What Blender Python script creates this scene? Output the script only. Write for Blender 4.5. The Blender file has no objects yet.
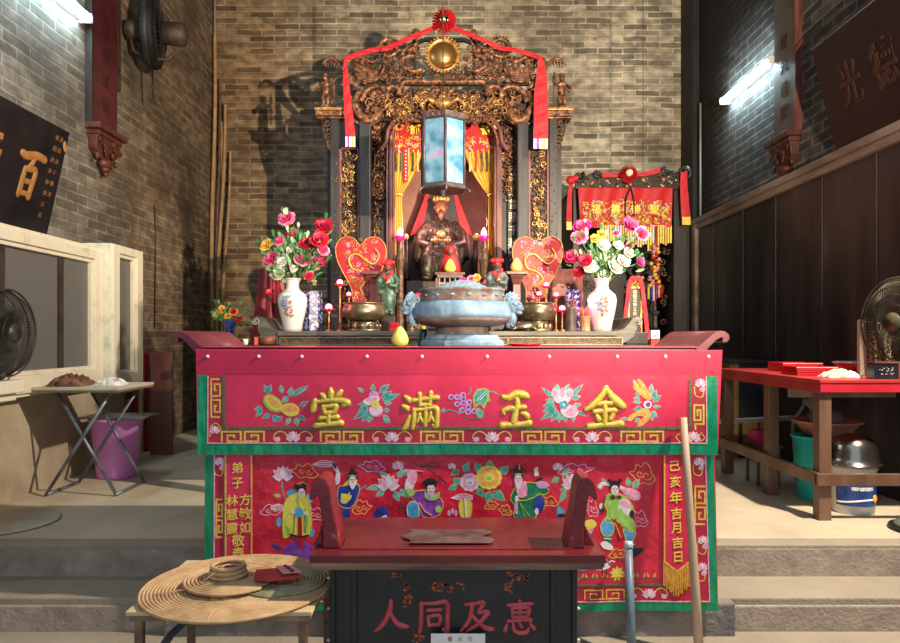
import bpy, math, random
from mathutils import Vector, Matrix, noise
SC = bpy.context.scene
COL = SC.collection
PI = math.pi
sin, cos = math.sin, math.cos
EYE, HY, CXP, F = 1.1, 337.0, 450.0, 680.0   # eye height, horizon row, centre column, focal length

def W(px, py, Y):
    return Vector(((px-CXP)/F*Y, Y, EYE-(py-HY)/F*Y))

# ------------------------------------------------------------------ materials
def newmat(name):
    m = bpy.data.materials.new(name); m.use_nodes = True
    nt = m.node_tree
    return m, nt, nt.nodes['Principled BSDF']

def M(name, c1, c2=None, sc=8.0, r=.5, metal=0.0, bump=0.0, bsc=None, detail=5, lo=.35, hi=.65, emit=None, es=1.0,
      coat=0.0, stretch=None, sheen=0.0, c3=None, spec=None):
    m, nt, b = newmat(name)
    b.inputs['Base Color'].default_value = (*c1, 1)
    b.inputs['Roughness'].default_value = r
    b.inputs['Metallic'].default_value = metal
    if coat: b.inputs['Coat Weight'].default_value = coat; b.inputs['Coat Roughness'].default_value = .12
    if sheen: b.inputs['Sheen Weight'].default_value = sheen
    if spec is not None: b.inputs['Specular IOR Level'].default_value = spec
    if emit:
        b.inputs['Emission Color'].default_value = (*emit, 1); b.inputs['Emission Strength'].default_value = es
    if c2 is not None or bump:
        tc = nt.nodes.new('ShaderNodeTexCoord'); mp = nt.nodes.new('ShaderNodeMapping')
        nt.links.new(tc.outputs['Object'], mp.inputs[0])
        if stretch: mp.inputs['Scale'].default_value = stretch
        n = nt.nodes.new('ShaderNodeTexNoise'); n.inputs['Scale'].default_value = sc; n.inputs['Detail'].default_value = detail
        n.inputs['Roughness'].default_value = .62
        nt.links.new(mp.outputs[0], n.inputs['Vector'])
        if c2 is not None:
            cr = nt.nodes.new('ShaderNodeValToRGB'); e = cr.color_ramp.elements
            e[0].position = lo; e[0].color = (*c1, 1); e[1].position = hi; e[1].color = (*c2, 1)
            if c3:
                k = e.new(min(.98, hi+.12)); k.color = (*c3, 1)
            nt.links.new(n.outputs[0], cr.inputs[0]); nt.links.new(cr.outputs[0], b.inputs['Base Color'])
        if bump:
            n2 = n
            if bsc:
                n2 = nt.nodes.new('ShaderNodeTexNoise'); n2.inputs['Scale'].default_value = bsc; n2.inputs['Detail'].default_value = 4
                nt.links.new(mp.outputs[0], n2.inputs['Vector'])
            bp = nt.nodes.new('ShaderNodeBump'); bp.inputs['Strength'].default_value = min(1, bump); bp.inputs['Distance'].default_value = .01*max(1, bump)
            nt.links.new(n2.outputs[0], bp.inputs['Height']); nt.links.new(bp.outputs[0], b.inputs['Normal'])
    return m

def brickmat(name, axes, cA, cB, mortar, soot, sootscale=.6, row=.075, wid=.29, msize=.012, soot_lo=.42, soot_hi=.62, rough=.85, off=(0, 0, 0), patch=None):
    """brick courses in metres; axes picks which object axes run along and up the wall; soot = colour of old smoke staining"""
    m, nt, b = newmat(name); N = nt.nodes; L = nt.links
    tc = N.new('ShaderNodeTexCoord'); sp = N.new('ShaderNodeSeparateXYZ'); cb = N.new('ShaderNodeCombineXYZ')
    L.new(tc.outputs['Object'], sp.inputs[0]); L.new(sp.outputs[axes[0]], cb.inputs[0]); L.new(sp.outputs[axes[1]], cb.inputs[1])
    wob = N.new('ShaderNodeTexNoise'); wob.inputs['Scale'].default_value = 2.2; L.new(cb.outputs[0], wob.inputs['Vector'])
    ad = N.new('ShaderNodeVectorMath'); ad.operation = 'MULTIPLY_ADD'; ad.inputs[1].default_value = (.035,)*3
    L.new(wob.outputs['Color'], ad.inputs[0]); L.new(cb.outputs[0], ad.inputs[2])
    br = N.new('ShaderNodeTexBrick'); br.inputs['Scale'].default_value = 1.0
    br.inputs['Brick Width'].default_value = wid; br.inputs['Row Height'].default_value = row
    br.inputs['Mortar Size'].default_value = msize; br.inputs['Mortar Smooth'].default_value = .3
    br.inputs['Color1'].default_value = (*cA, 1); br.inputs['Color2'].default_value = (*cB, 1); br.inputs['Mortar'].default_value = (*mortar, 1)
    br.inputs['Bias'].default_value = -.15
    L.new(ad.outputs[0], br.inputs['Vector'])
    n1 = N.new('ShaderNodeTexNoise'); n1.inputs['Scale'].default_value = sootscale; n1.inputs['Detail'].default_value = 8; n1.inputs['Roughness'].default_value = .65
    mp = N.new('ShaderNodeMapping'); mp.inputs['Location'].default_value = off; L.new(cb.outputs[0], mp.inputs[0]); L.new(mp.outputs[0], n1.inputs['Vector'])
    mr = N.new('ShaderNodeMapRange'); mr.inputs[1].default_value = soot_lo; mr.inputs[2].default_value = soot_hi; L.new(n1.outputs[0], mr.inputs[0])
    n3 = N.new('ShaderNodeTexNoise'); n3.inputs['Scale'].default_value = 7; n3.inputs['Detail'].default_value = 6
    m3 = N.new('ShaderNodeMapping'); m3.inputs['Scale'].default_value = (1, 1.6, 1); L.new(cb.outputs[0], m3.inputs[0]); L.new(m3.outputs[0], n3.inputs['Vector'])
    r3 = N.new('ShaderNodeMapRange'); r3.inputs[1].default_value = .35; r3.inputs[2].default_value = .7; r3.inputs[3].default_value = .50; r3.inputs[4].default_value = 1.2
    L.new(n3.outputs[0], r3.inputs[0])
    mx0 = N.new('ShaderNodeVectorMath'); mx0.operation = 'SCALE'; L.new(br.outputs['Color'], mx0.inputs[0]); L.new(r3.outputs[0], mx0.inputs['Scale'])
    mx = N.new('ShaderNodeMix'); mx.data_type = 'RGBA'; L.new(mr.outputs[0], mx.inputs[0]); L.new(mx0.outputs[0], mx.inputs[6]); mx.inputs[7].default_value = (*soot, 1)
    last = mx.outputs[2]
    for (ax, e0, e1, col) in (patch or []):      # tinted area, smoke-blackened on the right wall, with its own boundary along an axis
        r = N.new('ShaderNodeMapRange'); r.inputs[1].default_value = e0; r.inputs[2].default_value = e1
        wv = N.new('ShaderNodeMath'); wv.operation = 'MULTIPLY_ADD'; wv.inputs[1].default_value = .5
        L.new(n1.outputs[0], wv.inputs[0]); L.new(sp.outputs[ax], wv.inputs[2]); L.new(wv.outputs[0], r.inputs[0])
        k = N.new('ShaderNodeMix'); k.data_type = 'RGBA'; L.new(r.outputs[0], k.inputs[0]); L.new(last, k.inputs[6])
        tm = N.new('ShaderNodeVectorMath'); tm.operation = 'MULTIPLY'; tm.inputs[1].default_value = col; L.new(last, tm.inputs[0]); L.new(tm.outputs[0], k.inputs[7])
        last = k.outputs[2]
    L.new(last, b.inputs['Base Color']); b.inputs['Roughness'].default_value = rough
    bp = N.new('ShaderNodeBump'); bp.inputs['Strength'].default_value = .9; bp.inputs['Distance'].default_value = .012; bp.invert = True
    L.new(br.outputs['Fac'], bp.inputs['Height'])
    bp2 = N.new('ShaderNodeBump'); bp2.inputs['Strength'].default_value = .5; bp2.inputs['Distance'].default_value = .01
    L.new(n3.outputs[0], bp2.inputs['Height']); L.new(bp.outputs[0], bp2.inputs['Normal']); L.new(bp2.outputs[0], b.inputs['Normal'])
    return m

def glassmat(name, tint=(1, 1, 1), mixf=.75, r=.05, body=(.1, .1, .1)):
    m, nt, b = newmat(name)
    b.inputs['Base Color'].default_value = (*body, 1); b.inputs['Roughness'].default_value = r
    t = nt.nodes.new('ShaderNodeBsdfTransparent'); t.inputs[0].default_value = (*tint, 1)
    mx = nt.nodes.new('ShaderNodeMixShader'); mx.inputs[0].default_value = mixf
    nt.links.new(b.outputs[0], mx.inputs[1]); nt.links.new(t.outputs[0], mx.inputs[2])
    nt.links.new(mx.outputs[0], nt.nodes['Material Output'].inputs[0])
    return m

# ------------------------------------------------------------------ mesh builder
class B:
    def __init__(s, mat, xf=None):
        s.V = []; s.Fc = []; s.MI = []; s.SM = []; s.mats = [mat]; s.cur = 0; s.xf = xf
    def m(s, mat):
        if mat not in s.mats: s.mats.append(mat)
        s.cur = s.mats.index(mat); return s
    def add(s, vs, fs, smooth=False):
        n = len(s.V)
        for v in vs: s.V.append(Vector(v))
        for f in fs: s.Fc.append([n+i for i in f]); s.MI.append(s.cur); s.SM.append(smooth)
        return s
    def box(s, x0, x1, y0, y1, z0, z1, rot=None, piv=None):
        vs = [Vector((x, y, z)) for x in (x0, x1) for y in (y0, y1) for z in (z0, z1)]
        if rot is not None:
            c = Vector(piv) if piv is not None else Vector(((x0+x1)/2, (y0+y1)/2, (z0+z1)/2))
            vs = [c + rot @ (v-c) for v in vs]
        return s.add(vs, [(0, 1, 3, 2), (4, 6, 7, 5), (0, 4, 5, 1), (2, 3, 7, 6), (0, 2, 6, 4), (1, 5, 7, 3)])
    def bar(s, a, b, w, h, up=(0, 0, 1)):
        a = Vector(a); b = Vector(b); d = (b-a).normalized(); u = Vector(up)
        if abs(d.dot(u)) > .98: u = Vector((0, 1, 0))
        x = d.cross(u).normalized(); z = x.cross(d)
        vs = [p + x*sx*w/2 + z*sz*h/2 for p in (a, b) for sx in (-1, 1) for sz in (-1, 1)]
        return s.add(vs, [(0, 1, 3, 2), (4, 6, 7, 5), (0, 4, 5, 1), (2, 3, 7, 6), (0, 2, 6, 4), (1, 5, 7, 3)])
    def tube(s, pts, r, n=8, closed=False, flat=1.0, smooth=True):
        P = [Vector(p) for p in pts]; K = len(P)
        R = r if isinstance(r, (list, tuple)) else [r]*K
        vs = []; prev = None
        for i in range(K):
            if closed: t = P[(i+1) % K]-P[i-1]
            else: t = P[min(i+1, K-1)]-P[max(i-1, 0)]
            if t.length < 1e-9: t = Vector((0, 0, 1))
            t.normalize()
            if prev is None:
                u = Vector((0, 1, 0)) if abs(t.y) < .9 else Vector((1, 0, 0))
                u = (u - t*u.dot(t)).normalized()
            else:
                u = prev - t*prev.dot(t)
                u = u.normalized() if u.length > 1e-6 else t.orthogonal().normalized()
            prev = u; w = t.cross(u)
            for k in range(n):
                a = 2*PI*k/n
                vs.append(P[i] + (u*cos(a)*flat + w*sin(a))*R[i])
        fs = []
        for i in range(K if closed else K-1):
            j = (i+1) % K
            for k in range(n):
                fs.append((i*n+k, i*n+(k+1) % n, j*n+(k+1) % n, j*n+k))
        if not closed: fs.append(tuple(range(n-1, -1, -1))); fs.append(tuple((K-1)*n+k for k in range(n)))
        return s.add(vs, fs, smooth)
    def cyl(s, a, b, r, r2=None, n=16, smooth=True): return s.tube([a, b], [r, r if r2 is None else r2], n, smooth=smooth)
    def lathe(s, prof, c=(0, 0, 0), n=24, sx=1, sy=1, mat=None, smooth=True, ph=0, square=0):
        c = Vector(c); vs = []; K = len(prof)
        for (r, z) in prof:
            for k in range(n):
                a = 2*PI*k/n+ph; q = 1
                if square: q = 1/(abs(cos(a))**square+abs(sin(a))**square)**(1/square)
                v = Vector((r*cos(a)*sx*q, r*sin(a)*sy*q, z))
                vs.append(c + (mat @ v if mat else v))
        fs = [(i*n+k, i*n+(k+1) % n, (i+1)*n+(k+1) % n, (i+1)*n+k) for i in range(K-1) for k in range(n)]
        s.add(vs, fs, smooth)
        e = len(s.V)-K*n
        for i, rev in ((0, True), (K-1, False)):
            if prof[i][0] > 1e-5:
                f = [e+i*n+k for k in range(n)]
                s.Fc.append(f[::-1] if rev else f); s.MI.append(s.cur); s.SM.append(False)
        return s
    def ell(s, c, rx, ry=None, rz=None, rot=None, nu=12, nv=8):
        ry = rx if ry is None else ry; rz = rx if rz is None else rz
        c = Vector(c); vs = [Vector((0, 0, -rz))]
        for j in range(1, nv):
            t = -PI/2+PI*j/nv
            for k in range(nu):
                a = 2*PI*k/nu; vs.append(Vector((rx*cos(t)*cos(a), ry*cos(t)*sin(a), rz*sin(t))))
        vs.append(Vector((0, 0, rz)))
        fs = [(0, 1+(k+1) % nu, 1+k) for k in range(nu)]
        for j in range(nv-2):
            for k in range(nu):
                a = 1+j*nu; fs.append((a+k, a+(k+1) % nu, a+nu+(k+1) % nu, a+nu+k))
        a = 1+(nv-2)*nu; fs += [(a+k, a+(k+1) % nu, len(vs)-1) for k in range(nu)]
        if rot is not None: vs = [rot @ v for v in vs]
        return s.add([c+v for v in vs], fs, True)
    def prism(s, pts, y0, y1, fn=None):
        """outline pts (u,v) extruded from depth y0 to y1; fn(u,v,d)->vector (default u=x, v=z)"""
        fn = fn or (lambda u, v, d: Vector((u, d, v))); n = len(pts)
        vs = [fn(u, v, y0) for u, v in pts]+[fn(u, v, y1) for u, v in pts]
        fs = [tuple(range(n)), tuple(range(2*n-1, n-1, -1))]+[(i, i+n, (i+1) % n+n, (i+1) % n) for i in range(n)]
        return s.add(vs, fs)
    def grid(s, fn, nu, nv, smooth=True):
        vs = [fn(i/nu, j/nv) for j in range(nv+1) for i in range(nu+1)]
        fs = [(j*(nu+1)+i, j*(nu+1)+i+1, (j+1)*(nu+1)+i+1, (j+1)*(nu+1)+i) for j in range(nv) for i in range(nu)]
        return s.add(vs, fs, smooth)
    def sheet(s, fn, nu, nv, th=.004):
        """grid with thickness th along its far side (+y)"""
        s.grid(fn, nu, nv); d = Vector((0, th, 0)); s.grid(lambda u, v: fn(1-u, v)+d, nu, nv)
        edge = [fn(i/nu, 0) for i in range(nu+1)]+[fn(1, j/nv) for j in range(1, nv+1)]+[fn(1-i/nu, 1) for i in range(1, nu+1)]+[fn(0, 1-j/nv) for j in range(1, nv)]
        n = len(edge)
        return s.add(edge+[e+d for e in edge], [(i, (i+1) % n, (i+1) % n+n, i+n) for i in range(n)])
    def text(s, ch, c, size, X, Yv, depth=.002, off=0.0, stretch=(1, 1)):
        """one glyph centred on c, its right = X and its up = Yv"""
        X = Vector(X).normalized(); Yv = Vector(Yv).normalized(); Nn = X.cross(Yv)
        vs, fs = glyph(ch, off, depth/size)
        out = [Vector(c)+X*(v[0]-.5)*size*stretch[0]+Yv*(v[1]-.38)*size*stretch[1]+Nn*v[2]*size for v in vs]
        return s.add(out, fs)
    def build(s, name, parent=None, origin=True, bevel=0, sub=0, remesh=0, seg=2, smooth_it=0):
        me = bpy.data.meshes.new(name)
        V = [s.xf(v) if s.xf else v for v in s.V]
        off = Vector((0, 0, 0))
        if parent is not None: off = root_loc(parent)
        elif origin and V:
            xs = [v.x for v in V]; ys = [v.y for v in V]; zs = [v.z for v in V]
            off = Vector(((min(xs)+max(xs))/2, (min(ys)+max(ys))/2, min(zs)))
        me.from_pydata([v-off for v in V], [], s.Fc)
        for k in s.mats: me.materials.append(k)
        me.polygons.foreach_set('material_index', s.MI); me.polygons.foreach_set('use_smooth', s.SM)
        me.update()
        o = bpy.data.objects.new(name, me); COL.objects.link(o)
        if parent is not None: o.parent = parent
        else: o.location = off
        if bevel:
            k = o.modifiers.new('bevel', 'BEVEL'); k.width = bevel; k.segments = seg; k.limit_method = 'ANGLE'; k.angle_limit = .6
        if remesh:
            k = o.modifiers.new('r', 'REMESH'); k.mode = 'VOXEL'; k.voxel_size = remesh; k.use_smooth_shade = True
            if smooth_it:
                k = o.modifiers.new('s', 'SMOOTH'); k.iterations = smooth_it; k.factor = .5
        if sub:
            k = o.modifiers.new('sub', 'SUBSURF'); k.levels = sub; k.render_levels = sub
        return o

BR = {
 '堂': [[(.52,.0,.5),(.53,.12,1.2),(.52,.3,.8)],[(.27,.14,.5),(.33,.2,1),(.37,.27,.8)],[(.80,.08,.6),(.72,.18,1),(.62,.27,.5)],[(.12,.30,.8),(.08,.42,1.2),(.05,.58,1.0)],[(.10,.36,.7),(.5,.31,.9),(.86,.35,1.1),(.98,.43,1.1),(.84,.47,.6)],
       [(.33,.47,.8),(.34,.56,.9),(.38,.67,.8)],[(.33,.49,.7),(.64,.46,.9),(.66,.52,.9),(.60,.65,.8)],[(.38,.66,.8),(.6,.64,.8)],[(.24,.79,1),(.45,.78,.7),(.70,.77,1)],[(.48,.68,.8),(.47,.82,1),(.47,.94,1)],[(.12,.98,1.1),(.45,.96,.9),(.80,.94,1.2)]],
 '玉': [[(.10,.12,.8),(.28,.16,1.2),(.5,.07,1.5),(.72,.09,1.5),(.86,.15,1.0)],[(.52,.12,1),(.56,.3,1.1),(.5,.55,1.2),(.42,.9,1.3)],[(.10,.52,.8),(.3,.47,1),(.5,.46,1),(.78,.44,.9)],[(.06,.94,1.3),(.3,.93,1.2),(.6,.93,1.1),(.92,.90,1.4)],[(.68,.60,.6),(.80,.66,1.1),(.88,.74,1)],[(.12,.54,.8),(.16,.62,.5)]],
 '滿': [[(.06,.08,.6),(.16,.17,1.1),(.20,.23,.8)],[(.0,.33,.6),(.10,.40,1.1),(.14,.46,.7)],[(.02,.98,.9),(.10,.86,1.1),(.20,.62,.5)],[(.28,.20,.9),(.6,.17,.8),(.98,.15,1)],[(.47,.02,.8),(.48,.16,.9),(.50,.34,.8)],[(.79,.0,.9),(.78,.16,.9),(.75,.34,.7)],[(.48,.34,.8),(.77,.33,.8)],
       [(.32,.45,.8),(.31,.7,1),(.28,.99,.7)],[(.32,.47,.8),(.65,.45,.8),(.94,.44,1),(.96,.7,.9),(.94,.95,1),(.84,.90,.5)],[(.64,.34,.7),(.64,.7,.9),(.63,.92,.7)],[(.48,.56,.5),(.45,.70,.7),(.39,.82,.5)],[(.49,.66,.5),(.57,.80,.7)],[(.79,.55,.5),(.76,.70,.7),(.70,.82,.5)],[(.80,.66,.5),(.88,.80,.7)]],
 '金': [[(.54,.0,.9),(.42,.2,1.1),(.22,.42,1.2),(.02,.54,.6)],[(.54,.02,.8),(.64,.18,1.1),(.80,.36,1.4),(.97,.50,1.0)],[(.34,.40,.9),(.5,.39,.7),(.68,.39,.9)],[(.24,.60,.9),(.5,.58,.8),(.76,.58,1)],[(.51,.38,.8),(.51,.65,1),(.50,.94,.9)],[(.30,.68,.6),(.36,.80,1.1)],[(.72,.66,.6),(.64,.80,1)],[(.10,.97,1.1),(.4,.95,.9),(.7,.94,1),(.90,.93,1.3)]],
 '人': [[(.50,.02,1.0),(.48,.25,1.2),(.36,.55,1.1),(.20,.78,1.0),(.02,.92,.5)],[(.48,.34,.7),(.60,.58,1.0),(.78,.74,1.3),(1.0,.78,.8)]],
 '同': [[(.12,.08,.9),(.12,.5,1),(.08,.96,1)],[(.12,.10,.8),(.5,.09,.8),(.88,.06,1.1),(.90,.5,1),(.88,.94,1.2),(.76,.86,.6)],[(.30,.30,.8),(.70,.28,.8)],[(.32,.48,.8),(.36,.76,.8)],[(.32,.49,.7),(.68,.46,.9),(.64,.74,.8)],[(.36,.74,.8),(.64,.73,.8)]],
 '及': [[(.16,.12,.8),(.4,.10,.8),(.70,.06,1.1),(.66,.18,.9),(.56,.36,.8),(.84,.34,1),(.74,.5,1),(.5,.74,.9),(.2,.93,.6)],[(.36,.12,.8),(.34,.4,1),(.22,.7,.9),(.02,.94,.5)],[(.36,.42,.7),(.52,.62,.9),(.74,.80,1.2),(.99,.86,1.0)]],
 '惠': [[(.14,.14,.8),(.5,.12,.7),(.86,.10,.9)],[(.50,.0,.8),(.50,.3,.8),(.50,.58,.8)],[(.26,.24,.7),(.28,.50,.7)],[(.26,.24,.7),(.75,.22,.9),(.72,.49,.8)],[(.28,.37,.6),(.72,.36,.6)],[(.28,.50,.7),(.72,.49,.7)],[(.14,.62,.7),(.5,.60,.7),(.82,.57,.9)],[(.68,.53,.5),(.82,.63,.8)],[(.12,.72,.6),(.05,.90,1)],[(.30,.70,.6),(.32,.86,.9),(.45,.96,.9),(.68,.95,1),(.76,.82,.5)],[(.48,.68,.5),(.56,.79,.8)],[(.80,.70,.5),(.93,.84,1)]],
 '百': [[(.02,.14,1.2),(.2,.16,1.4),(.6,.06,1.3),(.98,.06,1.3)],[(.56,.12,1),(.48,.28,1),(.36,.38,.8)],[(.26,.40,.9),(.24,.7,1.2),(.20,.99,1)],[(.26,.42,.9),(.5,.38,1),(.70,.38,1.1),(.66,.7,1.1),(.62,.96,1.1)],[(.28,.66,.9),(.62,.64,.9)],[(.24,.92,.9),(.6,.90,.9)]],
}
def brush(b, ch, c, size, X, Yv, w=.06, flat=.35, st=(1, 1), shear=0.0, fn=None, grow=0.0):
    """a brush-written character: every stroke a swelling ridge, drawn on the plane spanned by X and Yv"""
    X = Vector(X).normalized(); Yv = Vector(Yv).normalized(); N = X.cross(Yv)
    for stk in BR[ch]:
        P = cat([((x-.5)*st[0], (.5-y)*st[1]+shear*(x-.5), q) for x, y, q in stk], 4, False)
        pts = [Vector((p.x, 0, p.y))*size for p in P]; n = len(P)
        r = [size*(w*p.z+grow) for p in P]
        d0 = (pts[0]-pts[1]).normalized(); d1 = (pts[-1]-pts[-2]).normalized()
        pts = [pts[0]+d0*r[0]*.8]+pts+[pts[-1]+d1*r[-1]*.8]; r = [r[0]*.45]+r+[r[-1]*.45]
        T = B(m_black); T.tube(pts, r, 8, flat=flat)
        out = []
        for v in T.V: out.append(fn(v.x, v.z, -v.y) if fn else Vector(c)+X*v.x+Yv*v.z-N*v.y)
        b.add(out, T.Fc, True)
    return b

_g = {}
def glyph(ch, off, ext):
    key = (ch, round(off, 4), round(ext, 4))
    if key in _g: return _g[key]
    cu = bpy.data.curves.new('g', 'FONT'); cu.body = ch; cu.offset = off; cu.extrude = ext; cu.resolution_u = 3
    o = bpy.data.objects.new('g', cu); COL.objects.link(o)
    dg = bpy.context.evaluated_depsgraph_get(); me = bpy.data.meshes.new_from_object(o.evaluated_get(dg))
    vs = [tuple(v.co) for v in me.vertices]; fs = [tuple(p.vertices) for p in me.polygons]
    bpy.data.objects.remove(o); bpy.data.curves.remove(cu); bpy.data.meshes.remove(me)
    _g[key] = (vs, fs); return _g[key]

def root_loc(o):
    while o.parent is not None: o = o.parent
    return o.location.copy()

def tag(o, label=None, cat=None, group=None, kind=None):
    if label: o['label'] = label
    if cat: o['category'] = cat
    if group: o['group'] = group
    if kind: o['kind'] = kind
    return o
def thing(name, label, cat, loc, group=None):
    o = bpy.data.objects.new(name, None); COL.objects.link(o); o.empty_display_size = .1
    o.location = loc; return tag(o, label, cat, group)
def copy_tree(o, loc=None, rz=None, label=None, scale=None, group=None, parent=None):
    c = o.copy(); COL.objects.link(c)
    if parent is not None: c.parent = parent
    if loc is not None: c.location = loc
    if rz is not None: c.rotation_euler = (0, 0, rz)
    if scale is not None: c.scale = scale if hasattr(scale, '__len__') else (scale,)*3
    if label: c['label'] = label
    if group: c['group'] = group
    for ch in list(o.children): copy_tree(ch, parent=c)
    return c

def cat(pts, k=6, closed=True):
    """smooth curve through points"""
    P = [Vector(p) for p in pts]; n = len(P); out = []
    for i in range(n if closed else n-1):
        g = (lambda q: P[q % n]) if closed else (lambda q: P[max(0, min(n-1, q))])
        p0, p1, p2, p3 = g(i-1), g(i), g(i+1), g(i+2)
        for j in range(k):
            t = j/k
            out.append(.5*((2*p1)+(p2-p0)*t+(2*p0-5*p1+4*p2-p3)*t*t+(3*p1-p0-3*p2+p3)*t**3))
    if not closed: out.append(P[-1])
    return out

def spiral(c, r0, turns, a0=0, n=16, rz=1.0, dirn=1, rend=.15):
    """spiral in the x-z plane, from the outside in"""
    out = []
    for i in range(n+1):
        t = i/n; r = r0*(1-t*(1-rend)); a = a0+dirn*t*turns*2*PI
        out.append(Vector((c[0]+r*cos(a), c[1], c[2]+r*sin(a)*rz)))
    return out

# colours / shared materials
m_redcloth = M('crimson_satin', (.70, .012, .07), (.80, .022, .10), sc=5, r=.42, bump=.8, bsc=4, sheen=.2)
m_redcloth2 = M('deep_crimson_satin', (.60, .006, .03), (.74, .012, .055), sc=5, r=.33, bump=1.8, bsc=7, sheen=.2)
m_bandred = M('dull_red_band', (.42, .012, .04), (.55, .02, .06), sc=30, r=.5)
m_green = M('green_satin', (.0, .20, .08), (.0, .34, .16), sc=25, r=.32, bump=.7, bsc=22, stretch=(1, 1, .4))
m_dgreen = M('dark_green_braid', (.02, .09, .05), (.16, .22, .10), sc=120, r=.6)
m_gold = M('gold_thread', (.72, .50, .06), (.90, .68, .12), sc=60, r=.38, metal=.2, bump=.4)
m_goldd = M('gold_cord_edge', (.28, .16, .02), (.55, .36, .06), sc=60, r=.5)
m_white = M('white_thread', (.85, .83, .80), r=.6)
m_pink = M('pink_thread', (.85, .22, .42), (.92, .55, .68), sc=60, r=.5)
m_pinkw = M('pale_pink_thread', (.88, .55, .68), (.95, .82, .86), sc=50, r=.5)
m_leaf = M('jade_thread', (.05, .36, .25), (.35, .62, .48), sc=70, r=.5)
m_teal = M('teal_thread', (.02, .26, .26), (.12, .50, .46), sc=60, r=.5)
m_orange = M('orange_thread', (.90, .30, .06), (.95, .55, .15), sc=60, r=.5)
m_yel = M('yellow_thread', (.85, .66, .05), (.9, .8, .15), sc=60, r=.5)
m_blue = M('royal_blue_thread', (.01, .02, .22), (.03, .07, .4), sc=40, r=.45)
m_sky = M('sky_blue_thread', (.03, .30, .60), (.15, .5, .75), sc=40, r=.45)
m_purple = M('purple_thread', (.16, .02, .28), (.33, .08, .48), sc=40, r=.45)
m_lilac = M('lilac_thread', (.55, .25, .62), (.75, .5, .8), sc=60, r=.5)
m_black = M('black_thread', (.01, .008, .01), r=.5)
m_egreen = M('emerald_thread', (.0, .13, .06), (.02, .26, .12), sc=40, r=.45)
m_lgreen = M('apple_green_thread', (.25, .5, .06), (.42, .68, .15), sc=40, r=.45)
m_face = M('face_thread', (.85, .72, .68), r=.6)
m_crimson = M('crimson_thread', (.5, .0, .02), r=.45)

m_dwood = M('smoked_dark_wood', (.012, .009, .008), (.035, .022, .018), sc=12, r=.42, bump=.2, stretch=(1, 1, .2))
m_gwood = M('worn_grey_lacquer', (.016, .016, .018), (.040, .037, .038), sc=18, r=.5, bump=.2, stretch=(1, 1, .15))
m_rwood = M('red_brown_lacquer', (.10, .022, .018), (.22, .075, .06), sc=14, r=.38, bump=.15, stretch=(1, 1, .2))
m_gild = M('worn_gilding', (.04, .014, .008), (.30, .13, .06), sc=26, r=.42, metal=.2, bump=.6, lo=.38, hi=.60, c3=(.85, .52, .24))
m_gild2 = M('bright_gilding', (.22, .09, .03), (.80, .48, .15), sc=26, r=.36, metal=.5, bump=.4)
m_gdark = M('dark_gilding', (.03, .018, .012), (.16, .08, .04), sc=30, r=.45, metal=.2, bump=.5, lo=.38, hi=.62, c3=(.60, .38, .16))
m_ribbon = M('red_ribbon', (.52, .006, .014), (.62, .014, .025), sc=10, r=.6, bump=.2)
m_brass = M('old_brass', (.10, .075, .045), (.40, .32, .20), sc=5, r=.34, metal=.75, bump=.15)
m_redpaint = M('worn_red_paint', (.20, .012, .018), (.34, .03, .035), sc=6, r=.42, bump=.3, bsc=30, c3=(.42, .22, .18), lo=.35, hi=.68)
m_iron = M('dark_iron', (.012, .011, .01), (.035, .03, .025), sc=10, r=.5, metal=.3)
# ================================================================== SETTING
def struct(o): o['kind'] = 'structure'; return o
XR, XL, YB = 3.05, -3.05, 8.75
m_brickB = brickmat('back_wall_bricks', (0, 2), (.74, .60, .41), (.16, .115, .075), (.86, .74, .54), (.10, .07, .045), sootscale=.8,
                    soot_lo=.46, soot_hi=.72, off=(3.1, 0, 0), patch=[(0, -1.0, -2.2, (.55, .44, .34))], row=.078, wid=.32, msize=.011)  # bricks tinted browner and darker towards the left end
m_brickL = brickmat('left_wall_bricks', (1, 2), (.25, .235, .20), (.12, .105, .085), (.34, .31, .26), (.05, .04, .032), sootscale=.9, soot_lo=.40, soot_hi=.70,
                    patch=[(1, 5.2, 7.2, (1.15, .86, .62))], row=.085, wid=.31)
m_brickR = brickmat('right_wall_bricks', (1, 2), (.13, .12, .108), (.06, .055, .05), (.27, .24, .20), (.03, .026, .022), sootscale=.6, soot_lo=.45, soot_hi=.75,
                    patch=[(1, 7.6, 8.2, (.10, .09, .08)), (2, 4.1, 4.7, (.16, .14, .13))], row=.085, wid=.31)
def floormat(name, c1, c2, c3):
    return M(name, c1, c2, sc=2.2, r=.85, bump=.5, bsc=60, detail=9, lo=.3, hi=.7, c3=c3)
m_floor = floormat('worn_cement_floor', (.42, .34, .235), (.60, .50, .35), (.70, .60, .45))
m_edge = floormat('granite_step_edge', (.25, .205, .15), (.35, .295, .22), (.42, .36, .28))
m_riser = M('rough_granite_riser', (.26, .20, .155), (.40, .32, .25), sc=9, r=.9, bump=.5, bsc=60, detail=9, c3=(.46, .38, .30))
m_block = M('rough_mortared_stone', (.13, .12, .12), (.34, .28, .23), sc=4, r=.9, bump=1.2, bsc=30, detail=10, c3=(.5, .44, .38))

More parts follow.
